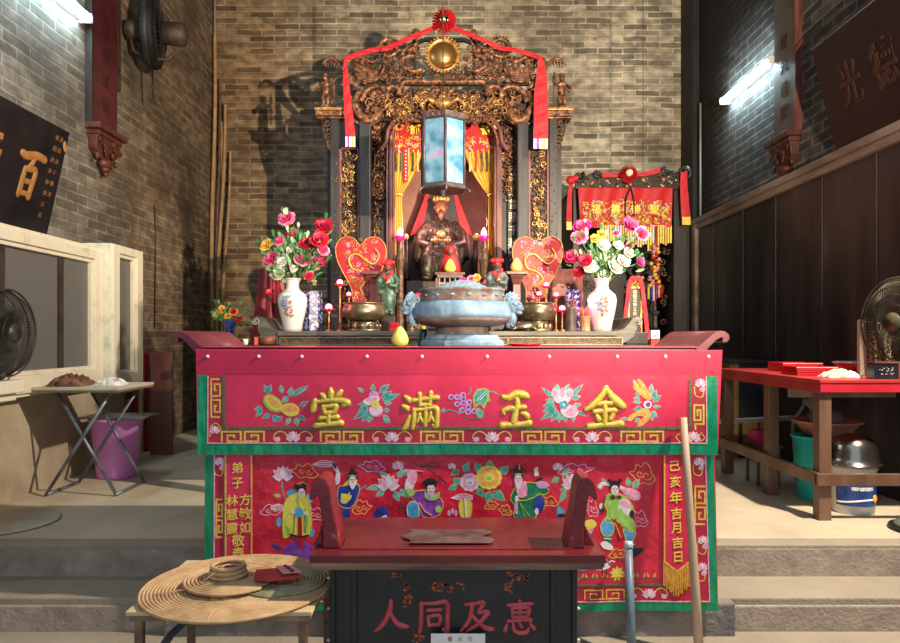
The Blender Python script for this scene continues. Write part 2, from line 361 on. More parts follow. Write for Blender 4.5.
b = B(m_floor); b.box(-3.4, 3.4, 3.72, 9.1, -.4, 0)
b.m(m_edge).box(-3.4, 3.4, 3.60, 3.72, -.4, -.0005); struct(b.build('floor', origin=False, bevel=.006))
b = B(m_riser)
b.box(-3.4, 3.4, 3.592, 3.61, -.33, -.022)
struct(b.build('trim_1', origin=False))
b = B(m_edge); b.box(-3.4, 3.4, 3.30, 3.6, -.4, -.165); b.m(m_riser).box(-3.4, 3.4, 3.29, 3.31, -.33, -.20)
struct(b.build('floor_step', origin=False, bevel=.008))
b = B(m_edge); b.box(-3.6, 3.6, -3, 3.3, -.45, -.325); struct(b.build('floor_lower', origin=False))
b = B(m_block); b.box(-1.36, 1.36, 3.235, 3.32, -.335, -.167); b.box(-1.36, 1.36, 3.24, 3.3, -.33, -.1671)
struct(b.build('trim_2', origin=False, bevel=.01))
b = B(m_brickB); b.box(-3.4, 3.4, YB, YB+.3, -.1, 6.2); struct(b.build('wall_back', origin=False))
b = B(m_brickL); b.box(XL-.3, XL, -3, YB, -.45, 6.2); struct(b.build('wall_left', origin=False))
b = B(m_brickR); b.box(XR, XR+.3, -3, YB, -.45, 6.2); struct(b.build('wall_right', origin=False))
m_ceil = M('dark_roof_boards', (.05, .035, .025), (.10, .07, .05), sc=3, r=.8, stretch=(6, .6, 1))
b = B(m_ceil); b.box(-3.4, 3.4, 1.3, 9.1, 5.75, 5.9); struct(b.build('ceiling', origin=False))

b = B(M('soot_black_pier', (.008, .007, .006), (.02, .017, .015), sc=3, r=.7, bump=.3)); b.box(2.97, XR, 8.32, YB, 0, 5.8); struct(b.build('wall_right_pier', origin=False))
# plaster dado under the left windows
m_plast = M('stained_yellow_plaster', (.33, .25, .16), (.50, .41, .28), sc=2.5, r=.85, bump=.4, bsc=20, detail=8, c3=(.22, .15, .09))
b = B(m_plast); b.box(XL, -2.97, 2.2, 6.2, 0, .70); struct(b.build('wall_left_dado', origin=False))
m_cream = M('flaking_cream_paint', (.62, .54, .38), (.80, .73, .56), sc=9, r=.6, bump=.6, bsc=30, detail=8, lo=.28, hi=.45)
m_creamg = M('flaking_green_cream_paint', (.50, .54, .42), (.74, .70, .54), sc=7, r=.6, bump=.6, bsc=30, detail=8, lo=.35, hi=.55)
b = B(m_cream); b.box(XL, -2.70, 2.4, 4.32, .75, .83); b.box(XL, -2.74, 2.4, 4.30, .70, .75); struct(b.build('trim_3', origin=False, bevel=.008))

m_pane = glassmat('grimy_window_pane', (.62, .60, .56), .58, .28, (.34, .33, .31))
m_dusty = M('brown_post_behind_glass', (.03, .018, .012), (.07, .045, .03), sc=8, r=.7)
def frame_x(b, X0, X1, Y0, Y1, z0, z1, w, wb=None):
    """rectangular window frame lying in a wall of constant x, plus a stepped inner lip"""
    wb = wb or w
    b.box(X0, X1, Y0, Y0+w, z0, z1); b.box(X0, X1, Y1-w, Y1, z0, z1)
    b.box(X0, X1, Y0+w, Y1-w, z1-w*.62, z1); b.box(X0, X1, Y0+w, Y1-w, z0, z0+wb)
    q = .03; X2 = X1-.02
    b.box(X0, X2, Y0+w, Y0+w+q, z0+wb, z1-w*.62); b.box(X0, X2, Y1-w-q, Y1-w, z0+wb, z1-w*.62)
    b.box(X0, X2, Y0+w+q, Y1-w-q, z1-w*.62-q, z1-w*.62); b.box(X0, X2, Y0+w+q, Y1-w-q, z0+wb, z0+wb+q)
t = struct(thing('window_1', None, None, (-2.9, 4.1, .72)))
b = B(m_cream); frame_x(b, -2.95, -2.85, 2.5, 5.595, .72, 1.80, .12); b.build('window_frame', t, bevel=.005)
b = B(m_pane); b.box(-2.905, -2.90, 2.62, 5.47, .8, 1.74); b.build('pane', t)
b = B(m_dusty)
for y in (3.9, 4.35, 5.02): b.box(-2.898, -2.885, y, y+.06, .74, 1.76)
b.build('mullion', t)
t = struct(thing('window_2', None, None, (-2.82, 5.87, .70)))
b = B(m_creamg); b.box(XL+.02, -2.79, 5.598, 5.63, .70, 1.875); b.m(m_cream); frame_x(b, -2.87, -2.77, 5.6, 6.14, .70, 1.87, .11, .09); b.build('window_frame', t, bevel=.005)
b = B(m_pane); b.box(-2.825, -2.82, 5.7, 6.04, .78, 1.8); b.build('pane', t)
b = B(m_cream); b.box(XL, -2.87, 2.3, 6.14, .698, .72); b.box(XL, -2.87, 2.3, 5.6, 1.80, 1.83); struct(b.build('trim_4', origin=False))

# right wall: rail, post, smoke-dark boarding
m_rail = M('pale_worn_timber_rail', (.20, .13, .09), (.42, .32, .25), sc=4, r=.7, bump=.5, bsc=20, stretch=(1, .3, 1), c3=(.6, .52, .44))
m_board = M('smoke_dark_boards', (.016, .011, .010), (.065, .045, .042), sc=2.6, r=.42, bump=.4, bsc=30, stretch=(1, 1, .25), detail=9, c3=(.17, .135, .125), lo=.38, hi=.64)
b = B(m_rail); b.box(2.93, XR, 2.0, 8.3, 2.46, 2.52); b.box(2.96, XR, 2.0, 8.3, 2.40, 2.46); struct(b.build('trim_5', origin=False, bevel=.008))
b = B(m_rail); b.box(2.95, XR, 8.2, 8.3, 0, 2.46); struct(b.build('trim_6', origin=False, bevel=.006))
b = B(m_board)
y = 2.0; rnd = random.Random(3)
while y < 8.19:
    w = rnd.choice((.62, .7, .78)); y2 = min(8.2, y+w)
    b.box(3.0, XR, y, y2-.012, 0, 2.40); b.box(2.992, 3.0, y2-.03, y2-.004, 0, 2.40); y = y2
struct(b.build('wall_right_boards', origin=False, bevel=.003))
m_pipe = M('grey_conduit', (.42, .42, .40), r=.4)
b = B(m_pipe); b.cyl((3.02, 8.20, 2.52), (3.02, 8.20, 3.92), .012); struct(b.build('trim_7', origin=False))
b = B(m_pipe); b.cyl((-3.0, 8.68, 2.0), (-3.0, 8.68, 5.75), .014); struct(b.build('trim_8', origin=False))

# ================================================================== CAMERA, LIGHT
cd = bpy.data.cameras.new('camera'); cam = bpy.data.objects.new('camera', cd); COL.objects.link(cam)
cam.location = (0, 0, EYE); cam.rotation_euler = (PI/2, 0, 0)
cd.sensor_width = 36; cd.lens = F/900*36; cd.shift_y = (HY-321.5)/900; cd.clip_start = .05
SC.camera = cam
w = bpy.data.worlds.new('World'); SC.world = w; w.use_nodes = True
bg = w.node_tree.nodes['Background']; bg.inputs[0].default_value = (.62, .80, 1.0, 1); bg.inputs[1].default_value = 1.2
def lamp(name, kind, loc, energy, color, size=.05, target=None, spot=None, blend=.3, size_y=None):
    l = bpy.data.lights.new(name, kind); o = bpy.data.objects.new(name, l); COL.objects.link(o); o.location = loc
    l.energy = energy; l.color = color
    if kind in ('POINT', 'SPOT'): l.shadow_soft_size = size
    if kind == 'AREA':
        l.size = size
        if size_y: l.shape = 'RECTANGLE'; l.size_y = size_y
    if spot: l.spot_size = spot; l.spot_blend = blend
    if target is not None:
        o.rotation_euler = (Vector(target)-Vector(loc)).to_track_quat('-Z', 'Y').to_euler()
    return o
lamp('warm_floodlight', 'SPOT', (1.72, .1, 1.75), 2700, (1.0, .80, .56), .03, target=(-.7, 8.75, 4.9), spot=math.radians(80), blend=1)
lamp('side_lamp', 'SPOT', (2.85, 2.5, 3.9), 1500, (1.0, .87, .70), .07, target=(-.4, 3.7, 0), spot=math.radians(98), blend=.4)
SC.view_settings.view_transform = 'Standard'; SC.view_settings.look = 'None'; SC.view_settings.gamma = 1; SC.view_settings.exposure = 0
SC.view_settings.use_curve_mapping = False

for (x, y, z, e_, c_, s_) in ((-.30, 6.55, 2.2, 14, (1, .45, .45), .05), (.29, 6.55, 2.2, 14, (1, .45, .45), .05), (-1.0, 4.75, 1.42, 3, (1, .15, .2), .03), (.95, 4.8, 1.35, 3, (1, .12, .3), .03)):
    lamp('lamp_glow', 'POINT', (x, y, z), e_, c_, s_)
# tube lights
m_tube = M('lit_fluorescent_tube', (.9, .95, 1), emit=(.62, .88, 1.0), es=85)
m_fit = M('white_enamel_fitting', (.7, .7, .68), r=.4)
def tube_light(X, Y0, Y1, z, sgn, label):
    t = thing('fluorescent_wall_lamp', label, 'fluorescent light', (X, (Y0+Y1)/2, z))
    b = B(m_fit); b.box(min(X, X+sgn*.06), max(X, X+sgn*.06), Y0, Y1, z-.03, z+.03)
    b.build('batten', t, bevel=.004)
    b = B(m_tube); b.cyl((X+sgn*.085, Y0+.03, z-.01), (X+sgn*.085, Y1-.03, z-.01), .032); b.build('tube', t)
    for y in (Y0+.0, Y1-.03):
        b = B(m_fit); b.box(min(X, X+sgn*.11), max(X, X+sgn*.11), y, y+.03, z-.04, z+.03); b.build('end_cap', t)
tube_light(-3.05, 4.35, 5.60, 3.72, 1, 'lit white tube light high on the brick wall above the black gilt-lettered plaque')
tube_light(3.05, 6.28, 7.42, 3.67, -1, 'lit white tube light on the soot-dark wall above the long timber rail')
# ================================================================== FRONT ALTAR TABLE AND ITS CLOTHS
YC = 3.20                                                   # cloth plane
t = thing('altar_table', 'long red altar table with upturned scroll ends under the embroidered crimson cloths', 'altar table', (0, 3.6, -.165))
m_atop = M('purplish_red_lacquer', (.11, .016, .028), (.20, .04, .055), sc=7, r=.4, bump=.15, stretch=(1, .3, 1), c3=(.38, .2, .2), lo=.3, hi=.66)
m_char = M('carved_red_inlay', (.5, .01, .02), r=.5)
b = B(m_atop); b.box(-1.17, 1.17, YC+.03, 3.92, .985, 1.05); b.build('table_top', t, bevel=.006)
def wing(sg):
    b = B(m_atop)
    cx = [(1.165, 1.05), (1.185, 1.063), (1.21, 1.085), (1.232, 1.105), (1.255, 1.122), (1.28, 1.130), (1.305, 1.126), (1.322, 1.112), (1.326, 1.092), (1.315, 1.076), (1.298, 1.072),
          (1.288, 1.082), (1.293, 1.094), (1.285, 1.098), (1.262, 1.085), (1.235, 1.058), (1.205, 1.025), (1.165, .985)]
    pts = [(sg*x, z) for x, z in cx]
    if sg < 0: pts = pts[::-1]
    b.prism(pts, YC+.02, 3.9)
    o = b.build('scroll_end', t, bevel=.003)
    b = B(m_char)
    for k in range(5):
        c = Vector((sg*1.232, 3.36+k*.11, 1.108)); nx = Vector((.62*sg, 0, .5)).normalized()
        b.text('福寿康宁安'[k], c, .07, (0, sg, 0), nx, depth=.0015, off=.01)
    return o
wing(-1); wing(1)
for x in (-.46, .46):
    b = B(m_atop); b.box(x-.05, x+.05, YC+.09, YC+.19, -.165, .985); b.build('leg', t, bevel=.006)
for x in (-.9, .9):
    b = B(m_atop); b.box(x-.05, x+.05, 3.78, 3.88, 0, .985); b.build('leg', t, bevel=.006)
b = B(m_atop); b.box(-1.1, 1.1, 3.80, 3.84, .84, .985); b.build('apron', t)

def wav(x, z, a=1.0):
    return a*(.0045*sin(x*7+1.3)+.0022*sin(x*17+z*3)+.0012*sin(x*31-z*5+2))
def cpos(px, py, lay, amp, Y0):
    v = W(px, py, Y0)
    d = max(0, min(1, (1.05-v.z)/.35))
    return Vector((v.x, Y0-lay*.0016+wav(v.x, v.z, amp)*d, v.z))
def quad_to(px, py):  # plain
    return px, py
m_pjade = M('pale_jade_thread', (.30, .50, .40), (.50, .66, .56), sc=70, r=.5)
m_amber = M('amber_fringe', (.62, .30, .02), (.80, .45, .05), sc=60, r=.5)
def dens(pts, closed, step=9):
    out = []; n = len(pts)
    for i in range(n if closed else n-1):
        a = pts[i]; c = pts[(i+1) % n]; L = math.hypot(c[0]-a[0], c[1]-a[1]); k = max(1, int(L/step))
        out += [(a[0]+(c[0]-a[0])*j/k, a[1]+(c[1]-a[1])*j/k) for j in range(k)]
    if not closed: out.append(pts[-1])
    return out
class Em(B):
    """embroidery: shapes drawn in photo columns and rows on a cloth plane, each a thin raised patch following the folds"""
    def __init__(s, mat, Y0=YC, base=1.0, amp=1.0):
        super().__init__(mat); s.Y0 = Y0; s.base = base; s.amp = amp
    def q(s, x, y, lay): return cpos(x, y, s.base+lay, s.amp, s.Y0)
    def poly(s, pts, mat, lay=0.0, sm=0):
        s.m(mat)
        if sm: pts = [(p.x, p.y) for p in cat([(x, y, 0) for x, y in pts], sm)]
        pts = dens(pts, True)
        A = sum(pts[i][0]*pts[(i+1) % len(pts)][1]-pts[(i+1) % len(pts)][0]*pts[i][1] for i in range(len(pts)))
        if A > 0: pts = pts[::-1]
        n = len(pts); vs = [s.q(x, y, lay) for x, y in pts]+[s.q(x, y, lay-1.1) for x, y in pts]
        s.add(vs, [tuple(range(n)), tuple(range(2*n-1, n-1, -1))]+[(i, i+n, (i+1) % n+n, (i+1) % n) for i in range(n)])
        return s
    def stroke(s, pts, w, mat, lay=0.5, closed=False, sm=0, taper=False):
        if sm: pts = [(p.x, p.y) for p in cat([(x, y, 0) for x, y in pts], sm, closed)]
        pts = dens(pts, closed)
        s.m(mat); n = len(pts); Lp = []; Rp = []
        for i in range(n):
            a = Vector(pts[(i-1) % n] if closed else pts[max(0, i-1)]); c = Vector(pts[(i+1) % n] if closed else pts[min(n-1, i+1)])
            p = Vector(pts[i]); d1 = (p-a); d2 = (c-p)
            d1 = d1.normalized() if d1.length > 1e-6 else d2.normalized()
            d2 = d2.normalized() if d2.length > 1e-6 else d1
            d = (d1+d2); d = d.normalized() if d.length > 1e-6 else d1
            k = 1/max(.5, d.dot(d1)); nn = Vector((-d.y, d.x))*w/2*k
            if taper: nn *= max(.12, 1-i/(n-1))
            Lp.append(p+nn); Rp.append(p-nn)
        vs = []; fs = []
        for i in range(n):
            vs += [s.q(Lp[i].x, Lp[i].y, lay), s.q(Rp[i].x, Rp[i].y, lay), s.q(Lp[i].x, Lp[i].y, lay-1), s.q(Rp[i].x, Rp[i].y, lay-1)]
        for i in range(n if closed else n-1):
            j = (i+1) % n; fs += [(4*i, 4*i+1, 4*j+1, 4*j), (4*i, 4*j, 4*j+2, 4*i+2), (4*i+1, 4*i+3, 4*j+3, 4*j+1)]
        s.add(vs, fs); return s
    def band(s, A, Bq, C, D, mat, lay):
        """four-sided strip A-B (one edge) to D-C (other edge), cut fine so it follows the folds"""
        s.m(mat); L1 = max(math.hypot(Bq[0]-A[0], Bq[1]-A[1]), 1); L2 = max(math.hypot(D[0]-A[0], D[1]-A[1]), 1); nu = max(2, int(L1/8)); nv = max(2, int(L2/8))
        fn = lambda u, v: s.q((A[0]*(1-u)+Bq[0]*u)*(1-v)+(D[0]*(1-u)+C[0]*u)*v, (A[1]*(1-u)+Bq[1]*u)*(1-v)+(D[1]*(1-u)+C[1]*u)*v, lay)
        s.sheet(fn, nu, nv, .0018); return s
    def brushed(s, ch, px, py, size, mat, lay=1.0, w=.06, st=(1, 1), grow=0.0, shear=0.0, flat=.3):
        s.m(mat); brush(s, ch, (0, 0, 0), size, (1, 0, 0), (0, 0, 1), w, flat, st, shear, lambda x, z, d: s.q(px+x, py-z, lay)+Vector((0, -d*s.Y0/F, 0)), grow); return s
    def oval(s, cx, cy, rx, ry, mat, lay=0.0, rot=0, n=14):
        c, d = cos(rot), sin(rot)
        return s.poly([(cx+rx*cos(a)*c-ry*sin(a)*d, cy+rx*cos(a)*d+ry*sin(a)*c) for a in (2*PI*k/n for k in range(n))], mat, lay)
    def leaf(s, x, y, ang, L, w, mat=None, edge=None, lay=0.3):
        """pointed leaf from base (x,y); ang in degrees, 0 = right, 90 = up"""
        mat = mat or m_leaf; a = math.radians(ang); ux, uy = cos(a), -sin(a)
        def P(t, o): return (x+ux*L*t-uy*o, y+uy*L*t+ux*o)
        if edge is not None: s.poly([P(-.06, 0), P(.3, w*.68), P(.65, w*.5), P(1.08, 0), P(.65, -w*.5), P(.3, -w*.68)], edge, lay-.15)
        return s.poly([P(0, 0), P(.3, w*.5), P(.65, w*.35), P(1, 0), P(.65, -w*.35), P(.3, -w*.5)], mat, lay)
    def lotus(s, x, y, r, m1=None, m2=None, lay=.6):
        m1 = m1 or m_pink; m2 = m2 or m_pinkw
        for a in (8, 172, 38, 142, 65, 115, 90): s.leaf(x, y+r*.35, a, r*(1.0 if a in (8, 172) else 1.15), r*.62, m1 if a not in (8, 172, 90) else m2, m_white if a in (90,) else m2, lay); lay += .12
        return s
    def peony(s, x, y, r, m1=None, m2=None, mc=None, lay=.5, n=9):
        m1 = m1 or m_pink; m2 = m2 or m_pinkw
        for k in range(n): a = 2*PI*k/n; s.oval(x+cos(a)*r*.62, y+sin(a)*r*.55, r*.40, r*.36, m2, lay, a)
        for k in range(n-1): a = 2*PI*k/(n-1)+.2; s.oval(x+cos(a)*r*.45, y+sin(a)*r*.40, r*.34, r*.30, m1, lay+.15, a)
        s.oval(x, y, r*.42, r*.36, m2, lay+.3); s.oval(x, y+r*.05, r*.22, r*.12, mc or m_leaf, lay+.45)
        return s
    def cloud(s, x, y, w, h, mat, fl=1, lw=.9):
        s.stroke([(x-fl*w*.5, y-h*.1), (x-fl*w*.28, y-h*.15), (x-fl*w*.22, y-h*.42), (x-fl*w*.02, y-h*.32), (x+fl*w*.12, y-h*.5), (x+fl*w*.3, y-h*.3), (x+fl*w*.36, y-h*.05), (x+fl*w*.5, y+h*.2),
                  (x+fl*w*.3, y+h*.42), (x+fl*w*.05, y+h*.35), (x-fl*w*.12, y+h*.42), (x-fl*w*.26, y+h*.18), (x-fl*w*.5, y-h*.1)], lw, mat, .5, sm=3)
        for (cx, cy, r) in ((x+fl*w*.18, y+h*.05, h*.24), (x-fl*w*.08, y-h*.02, h*.2)):
            s.stroke([(cx+r*(1-k/9)*cos(k*.9), cy+r*(1-k/9)*sin(k*.9)) for k in range(9)], lw*.8, mat, .6)
        return s
    def key(s, x0, y0, x1, y1, lw=1.7, mat=None):
        """a pair of facing square spirals"""
        mat = mat or m_gold; vert = (y1-y0) > (x1-x0)
        def sp(ax, ay, bx, by, fl):
            wx, wy = bx-ax, by-ay
            P = [(0, 1), (0, 0), (1, 0), (1, .98), (.30, .98), (.30, .38), (.66, .38), (.66, .64)] if fl > 0 else [(1, 1), (1, 0), (0, 0), (0, .98), (.70, .98), (.70, .38), (.34, .38), (.34, .64)]
            if vert: P = [(v, u) for u, v in P]
            return [(ax+u*wx, ay+v*wy) for u, v in P]
        if vert:
            ym = (y0+y1)/2; s.stroke(sp(x0, y0, x1, ym-2, 1), lw, mat); s.stroke(sp(x0, ym+2, x1, y1, -1), lw, mat)
            s.stroke([(x0, ym-3), (x0, ym+3)], lw, mat)
        else:
            xm = (x0+x1)/2; s.stroke(sp(x0, y0, xm-2, y1, 1), lw, mat); s.stroke(sp(xm+2, y0, x1, y1, -1), lw, mat)
            s.stroke([(xm-2, y1), (xm+2, y1)], lw, mat)
        return s
    def scroll_lotus(s, x, y, w):
        s.lotus(x, y, w*.17)
        for g in (-1, 1):
            s.stroke([(x+g*w*.12, y+3), (x+g*w*.2, y-4), (x+g*w*.36, y-5.5), (x+g*w*.48, y-1), (x+g*w*.44, y+4), (x+g*w*.34, y+3)], 1.0, m_gold, .4, sm=4)
            s.leaf(x+g*w*.33, y+3.5, 90-g*60, w*.14, 4, m_pink, m_pinkw, .5)
        return s
    def vlotus(s, x, y, w):
        s.lotus(x+1, y-4, 5.5)
        s.stroke([(x-5, y-1), (x-4, y+8), (x+2, y+10), (x+4, y+5), (x, y+3)], 1, m_gold, .4, sm=4); s.leaf(x+1, y+4, 40, 6, 4, m_pink, m_pinkw, .5)
        return s
    def ch(s, c, px, py, size, mat, lay=1.0, off=.01, th=.002, st=(1, 1), edge=None, eoff=.03):
        k = s.Y0/F
        for (mm, o, l) in (((edge, off+eoff, lay-.8),) if edge else ())+((mat, off, lay),):
            s.m(mm); vs, fs = glyph(c, o, .001)
            s.add([s.q(px+(v[0]-.5)*size*st[0], py-(v[1]-.38+.1*(v[0]-.5))*size*st[1], l)-Vector((0, v[2]*.8, 0)) for v in vs], fs)
        return s

# ---- lower cloth
def cloth_sheet(b, corners, amp, base, nu=90, nv=30):
    (TL, TR, BL, BR) = corners
    def fn(u, v):
        px = (TL[0]*(1-u)+TR[0]*u)*(1-v)+(BL[0]*(1-u)+BR[0]*u)*v; py = (TL[1]*(1-u)+TR[1]*u)*(1-v)+(BL[1]*(1-u)+BR[1]*u)*v
        p = cpos(px, py, base, amp, YC); return p
    b.sheet(fn, nu, nv, .003)
t = thing('lower_altar_cloth', 'embroidered crimson cloth with immortals and a green border hanging below the lettered valance', 'altar cloth', (0, YC, -.2))
b = B(m_redcloth2); cloth_sheet(b, ((204, 375), (714, 375), (204, 612), (719, 612)), 1, -8); b.build('cloth', t)
LB = -8.0
def E_(mat=m_gold): return Em(mat, base=LB)
e = E_(m_green)
e.band((204, 452), (213, 452), (213, 612), (204, 612), m_green, 1.2); e.band((706, 452), (714, 452), (719, 612), (711, 603), m_green, 1.2); e.band((204, 603), (718, 603), (719, 612), (204, 612), m_green, 1.25)
e.build('green_border', t)
e = E_(m_bandred); e.band((213, 452), (223, 452), (223, 603), (213, 603), m_bandred, 1.1); e.band((692, 452), (706, 452), (711, 603), (695, 603), m_bandred, 1.1); e.band((213, 588), (711, 588), (711, 603), (213, 603), m_bandred, 1.15)
for pts in ([(213.5, 452), (213.5, 602.5), (710.5, 602.5), (706, 452)],): e.stroke(pts, 1.1, m_pink, 2.3)
e.stroke([(224, 452), (224, 586), (694, 586), (691, 452)], 2.2, m_dgreen, 2.2)
e.base += 1.3
for y in (500, 560): e.key(215.5, y, 221.5, y+38) if y == 500 else None
e.key(696, 487, 706, 525); e.key(697, 567, 708, 599) if 0 else None
e.vlotus(218, 466, 8); e.vlotus(699, 466, 10); e.vlotus(703, 545, 10); e.vlotus(702, 572, 10)
for x0 in (240, 350, 460, 585): e.key(x0, 591, x0+40, 600, 1.2)
for x0 in (310, 420, 530, 650): e.scroll_lotus(x0, 595, 38)
e.build('embroidered_border', t)

def add_motif(name, e, label=None):
    o = e.build(name, t)
    if label: o['label'] = label
# clouds
for (x, y, w_, h_, mt, fl) in ((303, 472, 30, 16, m_orange, 1), (371, 467, 28, 13, m_lilac, 1), (272, 511, 26, 12, m_pink, -1), (362, 508, 20, 16, m_orange, -1), (314, 515, 20, 14, m_pink, 1), (492, 506, 15, 10, m_orange, -1),
                              (577, 470, 38, 13, m_lilac, -1), (643, 475, 26, 24, m_orange, 1), (592, 509, 14, 20, m_pink, 1), (548, 502, 22, 11, m_orange, 1), (505, 511, 14, 12, m_gold, 1), (640, 520, 18, 18, m_pink, 1), (620, 555, 22, 10, m_gold, -1),
                              (273, 535, 18, 10, m_crimson, -1), (405, 508, 14, 16, m_gdark, -1)):
    e = E_(); e.cloud(x, y, w_, h_, mt, fl); add_motif('embroidered_cloud', e)
# feathery whisks of cloud
for (x, y, w_, g) in ((323, 464, 22, 1), (462, 498, 22, 1), (278, 508, 16, -1)):
    e = E_()
    for k in range(4): e.stroke([(x-g*w_/2, y+1), (x, y-3+k*2), (x+g*w_/2, y-1+k)], .8, m_pinkw, .5+k*.1, sm=3)
    add_motif('embroidered_wisp', e)
# flowers
e = E_(); e.lotus(282, 475, 10); e.stroke([(281, 482), (283, 496), (291, 508)], 1.2, m_teal, .3, sm=3); e.leaf(280, 497, 170, 8, 4, m_lgreen); add_motif('embroidered_lotus', e)
e = E_()
for (x, y, a, L, w_) in ((380, 487, 190, 14, 5), (384, 491, 215, 10, 5), (395, 492, -70, 10, 6), (400, 490, -40, 12, 6), (398, 478, 60, 9, 5), (386, 478, 140, 8, 5), (402, 474, 20, 9, 5)): e.leaf(x, y, a, L, w_, m_leaf, m_pjade)
e.lotus(388, 484, 11); e.lotus(398, 466, 6); add_motif('embroidered_peony', e)
e = E_()
for (x, y, a, L, w_) in ((460, 484, 150, 8, 6), (457, 487, 200, 9, 5), (464, 472, 60, 10, 6), (459, 471, 210, 9, 5), (478, 489, -60, 10, 6), (490, 492, -100, 12, 7), (494, 492, -40, 14, 8), (480, 472, 120, 9, 6), (490, 470, 90, 9, 7), (501, 474, 45, 10, 7), (477, 470, 60, 6, 5)):
    e.leaf(x, y, a, L, w_, m_teal, m_lgreen)
e.peony(470, 483, 10); e.peony(489, 478, 13, m_orange, m_yel, m_lgreen, n=12, lay=.6); e.lotus(452, 467, 4); add_motif('embroidered_peony', e)
e = E_()
for (x, y, a, L, w_) in ((568, 488, 200, 8, 5), (566, 492, 240, 12, 5), (572, 492, -70, 9, 6), (559, 478, 215, 9, 5), (563, 478, 60, 12, 5), (578, 480, 30, 10, 4)): e.leaf(x, y, a, L, w_, m_leaf, m_lgreen)
e.lotus(572, 483, 10); e.lotus(558, 467, 5); add_motif('embroidered_peony', e)
# bottom: crane, chrysanthemum, grass
e = E_(); e.poly([(593, 567), (606, 565), (611, 568), (603, 571), (594, 570)], m_white, .4, 3); e.stroke([(603, 570), (604, 580)], .8, m_black); e.stroke([(607, 570), (607, 580)], .8, m_black); e.stroke([(606, 566), (612, 562), (616, 563)], 1.2, m_white); add_motif('embroidered_crane', e)
e = E_()
for k in range(9): e.leaf(618, 575, k*40+10, 7.5, 3.5, m_yel, m_lgreen, .4+k*.02)
add_motif('embroidered_chrysanthemum', e)
e = E_()
for k in range(16): x = 577+k*5.2; e.leaf(x, 579, 90+(-1)**k*18, 5.5, 2, m_lgreen if k % 2 else m_orange)
e.stroke([(577, 579), (660, 579)], .7, m_dgreen); add_motif('embroidered_grass', e)

def head(e, x, y, r, hair=m_black, beard=None, hat=True, tilt=0):
    e.oval(x, y-r*.55, r*1.05, r*.95, hair, 1.6); e.oval(x+tilt*.3, y+.1*r, r*.78, r, m_face, 1.9)
    for g in (-1, 1):
        e.stroke([(x+g*r*.18+tilt*.3, y-r*.05), (x+g*r*.55+tilt*.3, y-r*.12)], .55, m_black, 2.3)
    e.stroke([(x+tilt*.3, y), (x+tilt*.3-.3, y+r*.3)], .4, m_orange, 2.2); e.stroke([(x-r*.18+tilt*.3, y+r*.52), (x+r*.2+tilt*.3, y+r*.52)], .6, m_crimson, 2.4)
    if beard: e.poly([(x-r*.7, y+r*.35), (x, y+r*.55), (x+r*.7, y+r*.35), (x+r*.5, y+r*1.5), (x, y+r*2.1), (x-r*.5, y+r*1.5)], beard, 2.05, 3)
    if hat:
        e.poly([(x-r, y-r*.7), (x-r*.8, y-r*1.7), (x, y-r*2.0), (x+r*.8, y-r*1.7), (x+r, y-r*.7), (x, y-r*.95)], hair, 2.0, 2); e.stroke([(x-r*.9, y-r*.85), (x, y-r*1.05), (x+r*.9, y-r*.85)], .6, m_gold, 2.5)
def robe(e, pts, mat, edge=m_gold, lay=.8, lw=.8):
    e.poly(pts, mat, lay, 3); e.stroke(pts, lw, edge, lay+.25, closed=True, sm=3)
# 1 lady in yellow
e = E_()
e.oval(291, 494, 5, 4, m_sky, .3); e.oval(309, 499, 3.5, 5, m_sky, .3); e.oval(278, 523, 2.5, 5, m_sky, .3); e.oval(311, 533, 3, 5, m_sky, .3)
robe(e, [(283, 539), (282, 520), (284, 503), (292, 495), (302, 494), (309, 503), (311, 522), (309, 535), (300, 536), (292, 534)], m_yel)
robe(e, [(284, 536), (284, 522), (289, 510), (291, 522), (289, 536)], m_lgreen, m_yel, 1.1); e.poly([(305, 508), (308, 520), (307, 534), (303, 534), (302, 512)], m_lgreen, 1.2)
e.poly([(292, 536), (295, 512), (303, 512), (307, 535), (300, 538)], m_yel, 1.3); e.poly([(297, 516), (301, 516), (302, 545), (297, 545)], m_crimson, 1.7)
for x in (294, 304): e.stroke([(x, 514), (x+(x-299)*.2, 534)], .9, m_egreen, 1.8)
e.stroke([(289, 535), (299, 538), (308, 536)], 1.6, m_black, 1.9)
e.oval(298, 513, 5, 5, m_sky, 2.0); e.oval(292, 513, 2.2, 1.8, m_face, 2.2); e.oval(305, 514, 2.2, 1.8, m_face, 2.2)
e.poly([(283, 556), (286, 546), (296, 542), (308, 544), (313, 552), (310, 560), (290, 562)], m_purple, .7, 3); e.poly([(297, 540), (303, 540), (302, 548), (299, 549)], m_crimson, 1.6)
e.stroke([(297, 498), (299, 508)], 1, m_lgreen, 1.9)
head(e, 301, 493, 4.6, hat=False); e.oval(296, 487, 2.8, 3, m_black, 1.7); e.oval(304, 485, 3, 2.4, m_black, 1.7); e.stroke([(296, 485), (301, 483), (307, 485)], .6, m_gold, 2.3)
e.poly([(270, 545), (276, 546), (283, 551), (276, 551)], m_blue, .5, 2)
add_motif('embroidered_figure', e, 'embroidered lady in a yellow robe holding a blue bundle')
